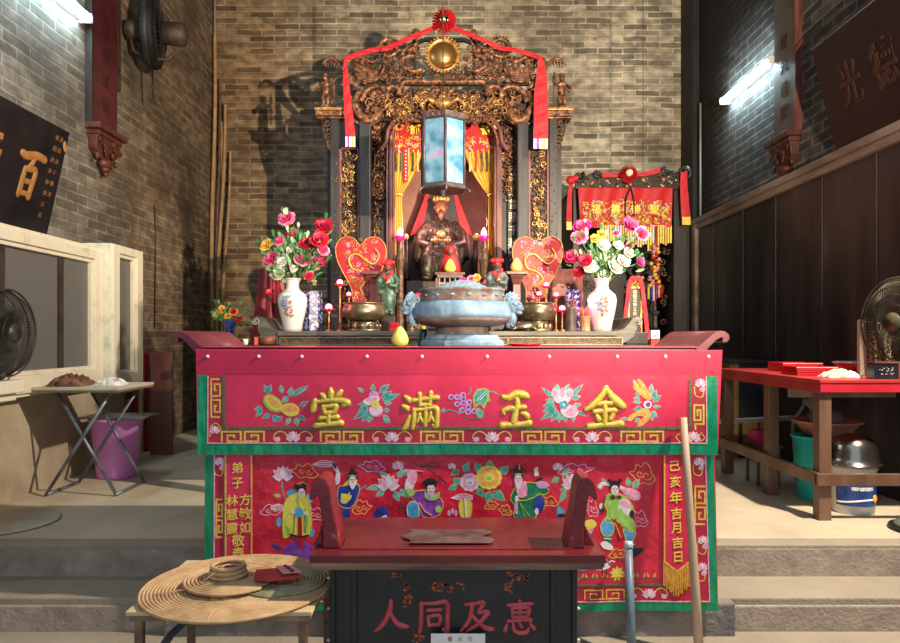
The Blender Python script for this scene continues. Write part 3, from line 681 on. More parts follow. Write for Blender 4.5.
# 2 man in dark blue
e = E_()
e.poly([(341, 490), (347, 481), (356, 478), (356, 486), (350, 500), (342, 504)], m_yel, .6, 2)
robe(e, [(338, 488), (345, 486), (352, 484), (359, 486), (358, 496), (352, 507), (344, 508), (338, 503)], m_blue)
e.poly([(340, 500), (350, 492), (349, 497), (341, 503)], m_yel, 1.5); e.poly([(343, 506), (350, 506), (350, 518), (342, 518)], m_blue, .9)
e.poly([(334, 484), (336, 473), (333, 468), (337, 467), (340, 475), (339, 484)], m_pinkw, 1.2, 2); e.stroke([(332, 463), (336, 469)], 1.8, m_black, 1.5)
e.stroke([(360, 490), (366, 486)], 1.2, m_teal, 1.3)
head(e, 352.5, 480, 4.6, beard=m_white); e.oval(352, 470, 2, 2, m_black, 2.2)
add_motif('embroidered_figure', e, 'embroidered white-bearded man in a dark blue robe')
# 3 man in purple
e = E_()
robe(e, [(409, 494), (420, 491), (430, 492), (441, 500), (443, 508), (437, 517), (424, 518), (420, 510), (416, 503)], m_purple)
e.poly([(406, 490), (412, 489), (415, 494), (409, 497)], m_lgreen, 1.4, 2)
e.poly([(405, 490), (406, 480), (411, 478), (414, 486), (411, 490)], m_pinkw, 1.2, 3)
e.poly([(407, 472), (410, 470), (416, 472), (417, 479), (413, 486), (408, 480)], m_pink, 1.3, 3); e.stroke([(415, 471), (423, 472)], .8, m_pink, 1.4)
e.poly([(425, 492), (432, 497), (440, 492), (437, 500), (430, 501), (425, 498)], m_lgreen, 1.6, 2)
e.oval(438, 510, 3, 3.5, m_lgreen, 1.6); e.poly([(408, 517), (407, 507), (412, 502), (418, 505), (419, 517)], m_sky, 1.5, 3); e.stroke([(408, 517), (407, 507), (412, 502), (418, 505), (419, 517)], .8, m_pinkw, 1.8, sm=3)
e.stroke([(419, 503), (425, 512), (432, 516)], 1.2, m_orange, 1.7)
head(e, 431, 489, 5, beard=m_lilac, hat=False); e.oval(430, 483, 8, 2.8, m_black, 2.1); e.oval(430, 481, 4.5, 2.5, m_black, 2.2)
for pp in ([(413, 463), (420, 467), (430, 467), (440, 468)], [(428, 469), (436, 474), (446, 484)], [(424, 467), (433, 463), (440, 467)], [(440, 477), (440, 485)]): e.stroke(pp, 1.1, m_gdark, .5, sm=3)
add_motif('embroidered_figure', e, 'embroidered black-hatted man in a purple robe')
# 4 yellow gourd bundle
e = E_(); robe(e, [(459, 504), (464, 501), (471, 502), (472, 509), (470, 518), (461, 518)], m_yel, m_orange); e.stroke([(465, 499), (466, 518)], 1.4, m_white, 1.6)
for k in range(3): e.oval(449+k*3.5, 514-(k % 2)*2, 1.6, 3, m_lilac, .6)
add_motif('embroidered_gourd', e)
e = E_(); e.poly([(374, 518), (376, 510), (382, 507), (388, 511), (387, 518)], m_blue, .8, 3); e.poly([(380, 518), (386, 515), (387, 518)], m_white, 1.3); add_motif('embroidered_shoe', e)
# 5 man in green
e = E_()
robe(e, [(512, 494), (518, 485), (526, 483), (538, 484), (549, 490), (546, 495), (537, 497), (536, 518), (515, 518), (515, 506), (511, 501)], m_egreen)
e.oval(539, 505, 5.5, 9, m_blue, 1.4); e.stroke([(534, 498), (540, 494), (546, 500), (544, 510)], .8, m_lgreen, 1.7, sm=3); e.oval(537, 512, 2, 3.5, m_pinkw, 1.7)
e.poly([(517, 484), (526, 482), (527, 496), (518, 497)], m_pink, 1.8, 2); e.stroke([(518, 501), (526, 501), (534, 498)], 1, m_gold, 1.6)
e.poly([(515, 500), (518, 500), (518, 515), (515, 514)], m_lilac, 1.6); e.oval(517, 499, 2, 3, m_face, 1.9)
for x in (525, 530): e.stroke([(520, 503), (x, 517)], .6, m_lgreen, 1.6)
e.poly([(536, 483), (546, 482), (550, 487), (540, 489)], m_lilac, 1.3, 2); e.stroke([(536, 481), (543, 478)], 2, m_black, 1.3)
e.poly([(534, 469), (538, 467), (539, 476), (535, 477)], m_face, 1.4)
head(e, 518.5, 479, 5, beard=m_pinkw); e.stroke([(510, 472), (514, 470), (518, 466), (524, 470), (527, 472)], 1.4, m_black, 2.4, sm=3); e.stroke([(519, 465), (520, 470)], 1, m_gold, 2.7)
add_motif('embroidered_figure', e, 'embroidered bearded official in a green robe')
e = E_(); e.leaf(562, 516, 110, 10, 7, m_sky, m_teal); e.oval(562, 516, 4, 2, m_black, .8); add_motif('embroidered_shoe', e)
e = E_(); e.poly([(582, 530), (584, 523), (592, 520), (597, 524), (595, 528), (588, 530)], m_yel, .8, 3); e.poly([(584, 532), (594, 529), (590, 536)], m_pink, .7, 2); add_motif('embroidered_shoe', e)
# 6 youth in apple green with the peach
e = E_()
e.stroke([(600, 489), (605, 484), (628, 491), (640, 500)], 3.6, m_pinkw, .6, sm=3)
for (x, y, a, L, w_) in ((604, 488, 160, 7, 5), (630, 487, 100, 9, 5), (634, 489, 55, 11, 6), (606, 485, 120, 7, 4)): e.leaf(x, y, a, L, w_, m_leaf, m_lgreen)
e.poly([(622, 490), (632, 489), (641, 494), (640, 501), (630, 500)], m_pink, .8, 2)
robe(e, [(604, 502), (609, 495), (617, 494), (628, 499), (635, 511), (633, 520), (637, 527), (632, 535), (624, 528), (612, 524), (606, 522), (608, 512)], m_lgreen)
robe(e, [(601, 527), (606, 519), (612, 522), (615, 529), (612, 536), (604, 536)], m_sky, m_gold, 1.0); robe(e, [(624, 530), (632, 533), (637, 533), (632, 545), (627, 541)], m_sky, m_gold, 1.0)
e.poly([(604, 536), (612, 536), (612, 544), (606, 543)], m_egreen, 1.1); e.stroke([(604, 539), (612, 540)], .8, m_white, 1.5); e.poly([(628, 543), (634, 541), (638, 549), (633, 551)], m_egreen, 1.1); e.stroke([(630, 547), (636, 545)], .8, m_white, 1.5)
e.poly([(601, 544), (607, 542), (614, 548), (612, 551), (604, 549)], m_white, 1.3, 2); e.poly([(631, 552), (641, 549), (645, 551), (634, 559)], m_black, 1.2, 2)
e.stroke([(612, 520), (618, 523), (626, 522)], 2.2, m_crimson, 1.7); e.poly([(616, 522), (620, 522), (626, 538), (620, 540), (616, 530)], m_crimson, 1.6); e.stroke([(616, 524), (622, 539)], .7, m_gold, 1.9)
e.oval(618, 522, 3, 3, m_crimson, 1.9)
e.poly([(619, 507), (624, 500), (631, 504), (631, 513), (625, 518), (620, 514)], m_pinkw, 1.8, 3); e.poly([(621, 505), (625, 501), (630, 504), (630, 509)], m_pink, 2.1, 3); e.oval(633, 515, 2.5, 4, m_dwood, 1.9)
e.oval(602, 507, 2.5, 3, m_face, 1.8); e.oval(603, 511, 2.5, 2, m_dwood, 1.9)
e.stroke([(603, 509), (606, 497)], 1.6, m_rwood, 1.9)
for g in (-1, 1): e.oval(616.5+g*3, 498, 3, 2, m_gdark, 2.0)
head(e, 615.5, 490, 5, hat=False); e.oval(615.5, 483.5, 6, 2.2, m_black, 2.3); e.oval(610, 481, 1.6, 1.8, m_black, 2.3); e.oval(621, 481, 1.6, 1.8, m_black, 2.3)
add_motif('embroidered_figure', e, 'embroidered youth in apple green carrying a pink peach')
e = E_(); e.poly([(578, 568), (586, 564), (592, 567), (588, 571), (578, 571)], m_sky, .8, 2); e.stroke([(595, 563), (606, 560), (612, 566)], 1, m_teal, .8); e.leaf(603, 560, 130, 8, 4, m_leaf); add_motif('embroidered_leaf', e)

# ---- dedication ribbons pinned on the lower cloth
def streamer(x0, x1, y0, ye, tip, chars, lab, fringe=False):
    tt = thing('dedication_streamer', lab, 'streamer', W((x0+x1)/2, y0, YC-.004))
    base = LB+4.5
    b = B(m_redcloth)
    def fn(u, v):
        px = x0+(x1-x0)*u; yb = ye+tip*(1-abs(2*u-1)); p = cpos(px, y0+(yb-y0)*v, base, 1, YC); return p
    b.sheet(fn, 6, 24, .0025); b.build('streamer_band', tt)
    e = Em(m_gold, base=base)
    e.stroke([(x0+1, y0), (x0+1, ye), ((x0+x1)/2, ye+tip-1), (x1-1, ye), (x1-1, y0)], 1.4, m_gold, .9); e.build('gold_edging', tt)
    for (c, x, y, s_) in chars:
        e = Em(m_gold, base=base); e.ch(c, x, y, s_, m_yel, 1.2, off=.008); e.build('embroidered_character', tt)
    if fringe:
        e = Em(m_gold, base=base-1)
        n = 34
        for k in range(n):
            u = (k+.5)/n; x = x0+(x1-x0)*u; yb = ye+tip*(1-abs(2*u-1))
            e.stroke([(x, yb-1), (x+.3*sin(k), yb+12), (x+.8*sin(k*2.3), yb+24+1.5*sin(k*5))], (x1-x0)/n*1.05, m_amber if k % 3 else m_orange, .6+(k % 3)*.4)
        e.build('gold_fringe', tt)
streamer(224, 252, 454.5, 566, 0, [('弟', 237, 468, 12), ('子', 237, 483, 12), ('方', 244.5, 500, 12), ('敏', 244.5, 514, 13), ('如', 244.5, 528, 12), ('林', 231.5, 501, 12), ('慧', 231.5, 515, 12), ('靈', 231.5, 529, 12), ('敬', 237.5, 541, 13), ('奉', 237.5, 554, 13)],
         'red dedication streamer with two columns of gold characters behind the incense coil')
streamer(664, 691, 454.5, 562, 11, [('己', 675, 466, 12), ('亥', 676, 482, 12), ('年', 676.5, 498, 13), ('吉', 677, 514, 12), ('月', 677.5, 528, 12), ('吉', 678, 543, 12), ('日', 678.5, 557, 12)],
         'red date streamer ending in a gold fringe behind the wooden stick', True)

# ---- valance
t = thing('altar_valance', 'crimson valance with four big gold characters and fruit tacked along the altar table edge', 'altar cloth', (0, YC, .5))
VB = 2.0
b = B(m_redcloth)
cloth_sheet(b, ((196, 349), (722, 350), (198, 455), (717, 455)), 1, VB)
b.build('cloth', t)
b = B(m_redcloth)
b.sheet(lambda u, v: Vector(((-1.19+2.46*u), (YC-.0026)+.05*v, 1.0515+.002*sin(u*40)-.0006+.003*(1-abs(2*v-1)))), 60, 4, .002) if 0 else b.box(-1.165, 1.165, YC-.002, YC+.06, 1.0505, 1.054)
b.build('folded_top_edge', t)
m_strip = M('plain_crimson_cotton', (.52, .014, .06), (.62, .02, .08), sc=5, r=.6, bump=.3, bsc=6)
e = Em(m_strip, base=VB); e.band((196.5, 350.5), (721.5, 351), (720, 374.5), (197, 374), m_strip, .9); e.build('plain_upper_strip', t)
def V_(mat=m_gold): return Em(mat, base=VB)
e = V_(m_green)
e.band((198, 375), (208, 375), (208, 446), (198, 455), m_green, 1.2); e.band((706, 376), (716.5, 376), (717, 455), (706, 444), m_green, 1.2)
n = 24
top = [(208+(706-208)*k/n, 443.5) for k in range(n+1)]; bot = [(198+(717-198)*k/n, 454.5) for k in range(n+1)]
e.band(top[0], top[-1], bot[-1], bot[0], m_green, 1.25)
e.build('green_border', t)
e = V_(m_bandred)
e.band((208, 376), (224, 376), (224, 428), (208, 443.5), m_bandred, 1.1); e.band((690, 376), (706, 376), (706, 443.5), (690, 428), m_bandred, 1.1)
for k in range(n): a = 208+498*k/n; c = 208+498*(k+1)/n; e.band((a, 428), (c, 428), (c, 443.5), (a, 443.5), m_bandred, 1.1)
N2 = [(208+498*k/n, 443) for k in range(n+1)]
e.stroke([(208.4, 376)]+N2+[(705.6, 376)], 1.0, m_pink, 2.3)
e.stroke([(224, 376)]+[(224+466*k/n, 428) for k in range(n+1)]+[(690, 376)], 2.6, m_dgreen, 2.2)
e.build('border_band', t)
for x0 in (222, 321, 421, 522, 621): e = V_(); e.base += 1.2; e.key(x0, 431.5, x0+42, 441.5, 1.8); e.build('key_pattern', t)
for x0 in (293, 392, 492, 592): e = V_(); e.base += 1.2; e.scroll_lotus(x0, 437, 40); e.build('scroll_lotus', t)
e = V_(); e.base += 1.2; e.key(211.5, 379, 220.5, 417, 1.7); e.build('key_pattern', t)
e = V_(); e.base += 1.2; e.key(694.5, 406, 703.5, 428, 1.7) if 0 else e.stroke([(695, 430), (695, 424), (703, 424), (703, 405), (694, 405), (694, 420), (700, 420), (700, 410), (697, 410), (697, 416)], 1.8, m_gold); e.build('key_pattern', t)
e = V_(); e.base += 1.2; e.vlotus(699, 387, 10); e.build('scroll_lotus', t)
e = V_(); e.base += 1.2; e.lotus(693, 437, 7); e.stroke([(687, 440), (681, 434), (676, 437), (680, 442)], 1, m_gold, .4, sm=4); e.stroke([(700, 432), (704, 438), (699, 441)], 1, m_gold, .4, sm=3); e.build('scroll_lotus', t)
e = V_(); e.base += 1.2; e.lotus(215, 430, 5); e.stroke([(210, 437), (211, 427), (216, 423), (221, 428), (218, 433)], 1, m_gold, .4, sm=4); e.build('scroll_lotus', t)
for (c, x, y, s_, st) in (('堂', 330, 407, 38, (1, .98)), ('滿', 420.5, 411, 36, (.98, 1.0)), ('玉', 515.5, 409.5, 36, (.9, .98)), ('金', 604.5, 407.5, 40, (1.02, .98))):
    e = V_(); e.brushed(c, x, y, s_, m_goldd, 1.0, .068, st, .022, .04, .22); e.brushed(c, x, y, s_, m_gold, 1.6, .068, st, 0, .04, .4); o = e.build('gold_character', t)
# fruit motifs
e = V_()
for (x, y, a, L, w_) in ((268, 393, 115, 9, 4), (268, 393, 70, 9, 4), (282, 393, 100, 8, 4), (290, 396, 80, 9, 5), (292, 394, 20, 16, 4), (290, 396, 30, 20, 4), (288, 397, 220, 8, 5), (262, 408, 190, 8, 4), (262, 410, 225, 9, 4), (270, 414, 210, 9, 4), (276, 415, 250, 7, 5), (282, 417, 215, 8, 4), (290, 418, 240, 8, 4), (296, 418, 280, 8, 5), (299, 416, -30, 8, 4), (300, 406, 30, 9, 4)):
    e.leaf(x, y, a, L, w_, m_teal if a % 20 else m_leaf, m_pjade)
e.poly([(264, 397), (270, 394), (280, 400), (283, 408), (280, 412), (271, 411), (264, 404)], m_lgreen, .8, 4); e.poly([(265.5, 397), (270.5, 395.5), (279, 400.5), (281.5, 407), (279, 410), (272, 409), (266, 403)], m_yel, 1.0, 4); e.poly([(268, 397), (272, 397), (279, 402), (280, 407), (277, 408), (270, 404)], m_orange, 1.2, 4)
e.poly([(280, 409), (285, 404), (294, 404), (299, 409), (297, 415), (288, 416)], m_yel, 1.1, 4); e.poly([(282, 409), (287, 405.5), (293, 405.5), (298, 409), (295, 412), (287, 412)], m_orange, 1.3, 4)
e.build('embroidered_fruit', t)['label'] = 'embroidered orange citrus halves with jade leaves'
e = V_()
for (x, y, a, L, w_) in ((364, 392, 145, 8, 3), (373, 391, 90, 7, 4), (380, 392, 40, 12, 5), (382, 398, 35, 12, 5), (383, 400, 20, 17, 5), (384, 403, 0, 8, 4), (367, 405, 175, 9, 4), (368, 407, 200, 10, 5), (368, 409, 215, 17, 5), (370, 412, 230, 12, 5), (372, 414, 245, 9, 5), (384, 410, 0, 6, 4), (383, 415, -40, 9, 4), (384, 420, -20, 7, 3)):
    e.leaf(x, y, a, L, w_, m_teal if L > 9 else m_leaf, m_pjade)
e.oval(374, 395, 5, 4, m_lilac, .9); e.poly([(363, 401), (372, 396), (380, 397), (377, 403), (368, 405)], m_pinkw, 1.0, 3); e.poly([(366, 400), (372, 397), (378, 398), (374, 401)], m_pink, 1.2, 3)
e.oval(376, 410, 7, 6, m_pinkw, 1.0); e.poly([(370, 412), (376, 415), (383, 411), (380, 416), (373, 416)], m_pink, 1.3, 3)
for k in range(5): a = 2*PI*k/5; e.oval(375.5+2.4*cos(a), 404+2.4*sin(a), 2, 1.8, m_yel, 1.5)
e.oval(375.5, 404, 1, 1, m_orange, 1.8)
e.build('embroidered_fruit', t)['label'] = 'embroidered pink peaches with a yellow blossom'
e = V_()
e.poly([(473, 396), (477, 389), (485, 388), (489, 390), (489, 397), (491, 401), (487, 402), (484, 409), (480, 404), (474, 408), (473, 402)], m_lgreen, .9); e.poly([(474.5, 396), (478, 391), (484, 389.5), (487.5, 391), (487, 397), (486, 400), (483, 405), (480, 401), (475.5, 404.5)], m_teal, 1.1)
for a_ in ((476, 401, 486, 391), (480, 400, 487, 393)): e.stroke([(a_[0], a_[1]), (a_[2], a_[3])], .6, m_white, 1.4)
for (x, y) in ((451, 397), (457, 397), (463, 395), (457, 404), (463, 403), (463, 399), (469, 402), (468, 407), (462, 410), (468, 412), (474, 411)): e.oval(x, y, 3, 2.8, m_lilac, 1.0); e.oval(x+.5, y, 1.5, 1.5, m_purple, 1.3)
e.poly([(477, 408), (482, 410), (484, 413), (482, 418), (478, 418), (476, 413)], m_leaf, 1.0, 2); e.stroke([(445, 412), (449, 410), (457, 412)], 1, m_teal, .6, sm=3); e.leaf(457, 412, -20, 5, 3); e.leaf(443, 413, 80, 6, 4); e.stroke([(463, 420), (466, 417), (474, 420), (478, 417)], .9, m_dgreen, .6, sm=3); e.stroke([(489, 391), (494, 392), (499, 395)], 1.2, m_teal, .6); e.stroke([(468, 395), (471, 390), (470, 387)], .8, m_teal, .6, sm=3)
e.build('embroidered_fruit', t)['label'] = 'embroidered purple grapes under a green vine leaf'
e = V_()
for (x, y, a, L, w_) in ((553, 397, 140, 15, 3.5), (556, 392, 80, 8, 5), (565, 391, 60, 8, 4), (571, 396, 45, 16, 4), (572, 399, 20, 9, 4), (573, 406, 15, 8, 4), (554, 402, 165, 9, 5), (554, 404, 190, 11, 5), (555, 407, 200, 13, 5), (556, 409, 215, 18, 5), (558, 411, 235, 12, 5), (560, 413, 260, 9, 5), (564, 414, 280, 8, 5), (573, 414, 270, 8, 4), (577, 411, -30, 10, 3)):
    e.leaf(x, y, a, L, w_, m_teal if L > 9 else m_leaf, m_pjade)
e.oval(562, 397, 9, 7, m_pinkw, 1.0); 
for (x, a) in ((556, 110), (562, 90), (568, 70)): e.leaf(x, 397, a, 9, 6, m_pink, m_pinkw, 1.3)
e.oval(569, 411, 9, 6.5, m_pinkw, 1.0, .2); e.poly([(567, 410), (574, 405), (577, 410), (573, 415), (567, 414)], m_pink, 1.3, 3)
for k in range(5): a = 2*PI*k/5; e.oval(563.5+3*cos(a), 404.5+2.4*sin(a), 2.2, 2, m_sky if k % 2 else m_teal, 1.6)
e.oval(563.5, 404.5, 1.3, 1.2, m_white, 1.9)
e.build('embroidered_fruit', t)['label'] = 'embroidered pink pomegranates with a small blue blossom'
e = V_()
for (x, y, a, L, w_) in ((640, 399, 175, 7, 4), (641, 402, 180, 8, 3), (642, 408, 190, 9, 4), (641, 393, 190, 6, 4), (652, 398, 60, 9, 5), (653, 402, 40, 10, 4), (653, 407, 5, 8, 3), (651, 392, 85, 8, 4), (652, 411, -50, 8, 4), (651, 413, -80, 8, 4), (654, 399, 25, 7, 4), (636, 385, 120, 6, 3), (628, 419, 175, 8, 3), (636, 418, -60, 6, 4)):
    e.leaf(x, y, a, L, w_, m_leaf if L < 9 else m_teal, m_pjade)
e.poly([(634, 384), (636, 382), (642, 388), (637, 380), (641, 380), (648, 390), (652, 396), (650, 400), (644, 398), (637, 392), (633, 388)], m_orange, 1.0, 3); e.stroke([(636, 386), (641, 392), (647, 396)], .8, m_yel, 1.3, sm=3)
e.poly([(645, 408), (650, 411), (649, 419), (643, 425), (637, 427), (640, 420), (644, 417), (637, 416), (631, 421), (627, 420), (629, 416), (637, 411)], m_orange, 1.0, 3); e.stroke([(631, 418), (638, 413), (644, 411), (647, 414), (644, 421)], .8, m_yel, 1.3, sm=3)
e.oval(647.5, 404.5, 4.2, 4, m_white, 1.5); e.oval(648, 404.5, 2.4, 2.4, m_purple, 1.8)
e.build('embroidered_fruit', t)['label'] = 'embroidered orange finger citrons joined by a purple-eyed flower'
m_tack = M('pearl_tack', (.8, .78, .75), r=.25)
for x in (208, 259, 302, 367, 422, 487, 549, 617, 665, 708):
    b = B(m_tack); p = cpos(x, 356.5, VB+2.5, 1, YC); b.ell(p, .0085, .006, .0085, nu=8, nv=6); b.build('tack', t)
# ================================================================== INCENSE BENCH (front centre)
m_bred = M('chipped_glossy_red_paint', (.10, .008, .012), (.20, .018, .022), sc=5, r=.26, bump=.25, bsc=25, c3=(.36, .16, .14), lo=.35, hi=.70, coat=.2)
m_bredarm = M('chipped_red_paint_arm', (.16, .01, .015), (.26, .02, .03), sc=14, r=.34, bump=.3, bsc=40, c3=(.62, .38, .36), lo=.35, hi=.66)
m_edgewood = M('bare_wood_edge', (.10, .04, .03), (.30, .17, .11), sc=7, r=.6, stretch=(.3, 1, 3), bump=.3, c3=(.42, .3, .2))
m_blk = M('black_lacquer_panel', (.008, .011, .017), (.022, .026, .036), sc=6, r=.34, bump=.2, bsc=40, c3=(.07, .06, .06), lo=.4, hi=.72)
m_rust = M('flaking_orange_primer', (.35, .06, .02), (.50, .12, .05), sc=60, r=.7)
m_charred = M('pink_red_raised_lettering', (.42, .03, .05), (.62, .10, .12), sc=30, r=.45, bump=.3)
t = thing('incense_bench', 'glossy red altar bench with curled arms over a black panel with four red characters', 'altar bench', (.0125, 2.55, -.325))
b = B(m_bred); b.box(-.475, .527, 2.30, 2.78, .335, .362); b.box(-.38, .43, 2.36, 2.74, .362, .3655); b.build('bench_top', t, bevel=.005)
b = B(m_edgewood); b.box(-.472, .524, 2.303, 2.77, .318, .336); b.m(m_edgewood).box(-.468, .52, 2.31, 2.76, .308, .318); b.build('edge_moulding', t, bevel=.003)
m_sheet = M('dull_metal_sheet', (.08, .035, .035), (.22, .15, .14), sc=9, r=.45, metal=.4, bump=.5)
for sg in (-1, 1):
    cx = .0125
    # profile measured outward from the bench centre
    P = [(.395, .362), (.400, .40), (.408, .44), (.420, .49), (.427, .54), (.432, .58), (.446, .608), (.470, .612), (.488, .595), (.500, .560), (.505, .535), (.492, .527), (.482, .545), (.472, .545), (.466, .51), (.460, .46), (.455, .41), (.458, .362)]
    pts = [(cx+sg*u, z) for u, z in P]
    if sg < 0: pts = pts[::-1]
    b = B(m_bredarm); b.prism(pts, 2.37, 2.49); b.build('curled_arm', t, bevel=.007)
    b = B(m_bredarm)
    b.prism([(cx+sg*u, z) for u, z in ((.463, .362), (.50, .362), (.478, .40), (.468, .43))][::sg], 2.41, 2.43); b.build('arm_bracket', t, bevel=.002)
b = B(m_blk)
b.box(-.42, .445, 2.385, 2.72, -.325, .308); b.build('panel_body', t, bevel=.004)
b = B(m_blk)
b.box(-.33, .352, 2.375, 2.387, .285, .306); b.box(-.345, -.325, 2.372, 2.387, -.32, .306); b.box(.35, .37, 2.372, 2.387, -.32, .306)
b.box(-.42, -.40, 2.372, 2.387, -.32, .306); b.box(.425, .445, 2.372, 2.387, -.32, .306)
b.build('panel_frame', t, bevel=.004)
for (c, x) in (('人', 391), ('同', 434), ('及', 476.5), ('惠', 520)):
    b = B(m_charred); brush(b, c, W(x, 617, 2.384), .118, (1, 0, 0), (0, 0, 1), .075, .5); b.build('raised_character', t)
rnd = random.Random(5)
for (x0, x1, y0, y1, n) in ((403, 412, 582, 607, 16), (387, 402, 572, 578, 8), (433, 465, 583, 592, 20), (508, 530, 573, 580, 12), (505, 512, 582, 592, 8), (412, 424, 634, 642, 8)):
    b = B(m_rust)
    for k in range(n):
        x = rnd.uniform(x0, x1); y = rnd.uniform(y0, y1); c = W(x, y, 2.384); r = rnd.uniform(.004, .011)
        pp = [(c.x+r*cos(a)*rnd.uniform(.5, 1.2), c.z+r*.7*sin(a)*rnd.uniform(.5, 1.2)) for a in (2*PI*q/7 for q in range(7))]
        b.prism(pp, 2.3828, 2.3853)
    o = b.build('flaked_inscription', t); o['kind'] = 'stuff'
m_nail = M('pale_nail_head', (.65, .6, .52), r=.5)
for (x, s_) in ((-.428, 1), (.452, 1)):
    for k in range(5):
        b = B(m_nail); b.ell((x, 2.40, .25-k*.115+.01*sin(k*7)), .008, .006, .006, nu=6, nv=5); b.build('nail', t)
o = B(m_sheet).sheet(lambda u, v: Vector((-.16+.30*u+.02*sin(v*9), 2.40+.17*v, .3685+.003*sin(u*14)*sin(v*6)+.004)), 14, 8, .002).build('metal_sheet'); tag(o, 'thin scuffed metal sheet lying on the red bench top', 'metal sheet')
m_paper = M('white_notice_paper', (.78, .76, .70), (.85, .83, .78), sc=20, r=.7)
b = B(m_paper); b.box(-.066, .122, 2.355, 2.359, -.10, .072); 
b.m(m_rust)
for k in range(3): b.text('香火灯'[k], (.0+k*.035, 2.354, .055), .018, (1, 0, 0), (0, 0, 1), depth=.0005)
o = b.build('paper_notice'); tag(o, 'small white paper notice propped against the black bench panel', 'paper notice')
# ================================================================== STOOL TABLE WITH INCENSE COILS
m_ply = M('pale_plywood', (.50, .36, .18), (.62, .48, .28), sc=3, r=.6, stretch=(.4, 4, 1))
m_legm = M('rusty_brown_tube', (.12, .07, .045), (.26, .18, .12), sc=10, r=.5, metal=.3, c3=(.35, .30, .24))
m_gtube = M('grey_steel_tube', (.10, .12, .14), (.24, .27, .30), sc=12, r=.4, metal=.5)
t = thing('low_table', 'low plywood table with rusty tube legs holding the big incense coils', 'table', (-.765, 2.5, -.325))
b = B(m_ply); b.box(-1.07, -.455, 2.24, 2.76, .18, .195); b.build('table_top', t, bevel=.003)
b = B(M('dark_ply_edge', (.16, .09, .05), (.3, .2, .12), sc=9, r=.6)); b.box(-1.062, -.463, 2.248, 2.75, .16, .18); b.build('edge_frame', t)
for (x, y) in ((-1.035, 2.27), (-.49, 2.27), (-1.035, 2.72), (-.49, 2.72)):
    b = B(m_legm); b.box(x-.014, x+.014, y-.014, y+.014, -.325, .165); b.build('leg', t, bevel=.004)
b = B(m_gtube); b.tube([(-1.02, 2.27, -.02), (-.97, 2.36, .065), (-.94, 2.46, .085), (-.50, 2.47, .085)], .014, 8); b.build('stretcher', t)
b = B(m_gtube); b.cyl((-.94, 2.46, .085), (-.93, 2.70, .16), .012, n=8); b.build('brace', t)
m_inc = M('tan_incense_paste', (.40, .24, .11), (.60, .40, .21), sc=14, r=.85, bump=.3, bsc=60)
m_inc2 = M('greenish_incense_paste', (.26, .22, .12), (.45, .38, .22), sc=14, r=.85, bump=.3, bsc=60)
m_thr = M('pink_string', (.85, .35, .38), r=.7)
def coil(b, c, r0, r1, pitch, tr, zf, n=44, sx=1):
    turns = (r1-r0)/pitch; N = int(turns*n)
    b.tube([(c[0]+(r0+pitch*k/n)*cos(2*PI*k/n)*sx, c[1]+(r0+pitch*k/n)*sin(2*PI*k/n), c[2]+zf((r0+pitch*k/n))) for k in range(N+1)], tr, 6)
t = thing('incense_coil', 'wide tan incense coil lying flat on the plywood table, the largest one', 'incense coil', (-.765, 2.46, .195))
b = B(m_inc); coil(b, (-.765, 2.46, .2015), .09, .335, .0122, .0062, lambda r: .004+.0*r, 52); b.build('coil', t)
b = B(m_inc2); coil(b, (-.60, 2.47, .218), .05, .155, .0135, .0055, lambda r: -.004*(r/.155), 34); o = b.build('incense_coil'); tag(o, 'greenish incense coil overlapping the right side of the widest coil', 'incense coil')
t = thing('incense_coil', 'smaller tan incense coil stepped up in rings at the middle of the widest coil', 'incense coil', (-.79, 2.46, .214))
b = B(m_inc); coil(b, (-.79, 2.46, .228), .062, .165, .0130, .0062, lambda r: .012*(1-(r/.165)), 40); b.build('coil', t)
for k in range(3):
    b = B(m_inc); b.tube([(-.80+(.062-.004*k)*cos(a), 2.45+(.062-.004*k)*sin(a), .248+.0145*k) for a in (2*PI*q/30 for q in range(30))], .0075, 7, closed=True); b.build('raised_ring', t)
b = B(m_thr); b.tube([(-.86, 2.36, .25), (-.80, 2.43, .287), (-.73, 2.50, .26), (-.70, 2.55, .24)], .0022, 5); b.build('tie_string', t)
b = B(m_thr); b.tube([(-1.02, 2.33, .215), (-.90, 2.37, .224), (-.84, 2.41, .24)], .002, 5); b.build('tie_string', t)
b = B(m_thr); b.tube([(-.76, 2.19, .22), (-.762, 2.15, .216), (-.77, 2.127, .20)], .002, 5); b.build('tie_string', t)
m_rpap = M('red_incense_wrapper', (.40, .015, .02), (.55, .03, .03), sc=12, r=.5)
m_ppap = M('pink_paper_label', (.75, .30, .30), r=.6)
t = thing('incense_wrapper', 'folded red paper wrapper with a pink label on the incense coils', 'paper wrapper', (-.62, 2.44, .235))
b = B(m_rpap); b.prism([(-.71, 2.49), (-.60, 2.50), (-.52, 2.40), (-.63, 2.37), (-.69, 2.39)], .243, .249, lambda u, v, d: Vector((u, v, d+.10*(u+.71)*.5))); b.build('wrapper', t)
b = B(m_ppap); b.prism([(-.64, 2.49), (-.585, 2.50), (-.525, 2.41), (-.59, 2.40)], .257, .259, lambda u, v, d: Vector((u, v, d+.05*(u+.71)))); b.build('paper_label', t)
b = B(m_thr)
for k in range(4): b.text('吉祥如意'[k], (-.60+k*.013, 2.475-k*.02, .2685+.0006*k), .018, (.8, .5, 0), (-.5, .8, 0), depth=.0005)
b.mats = [m_black]; b.build('label_writing', t)

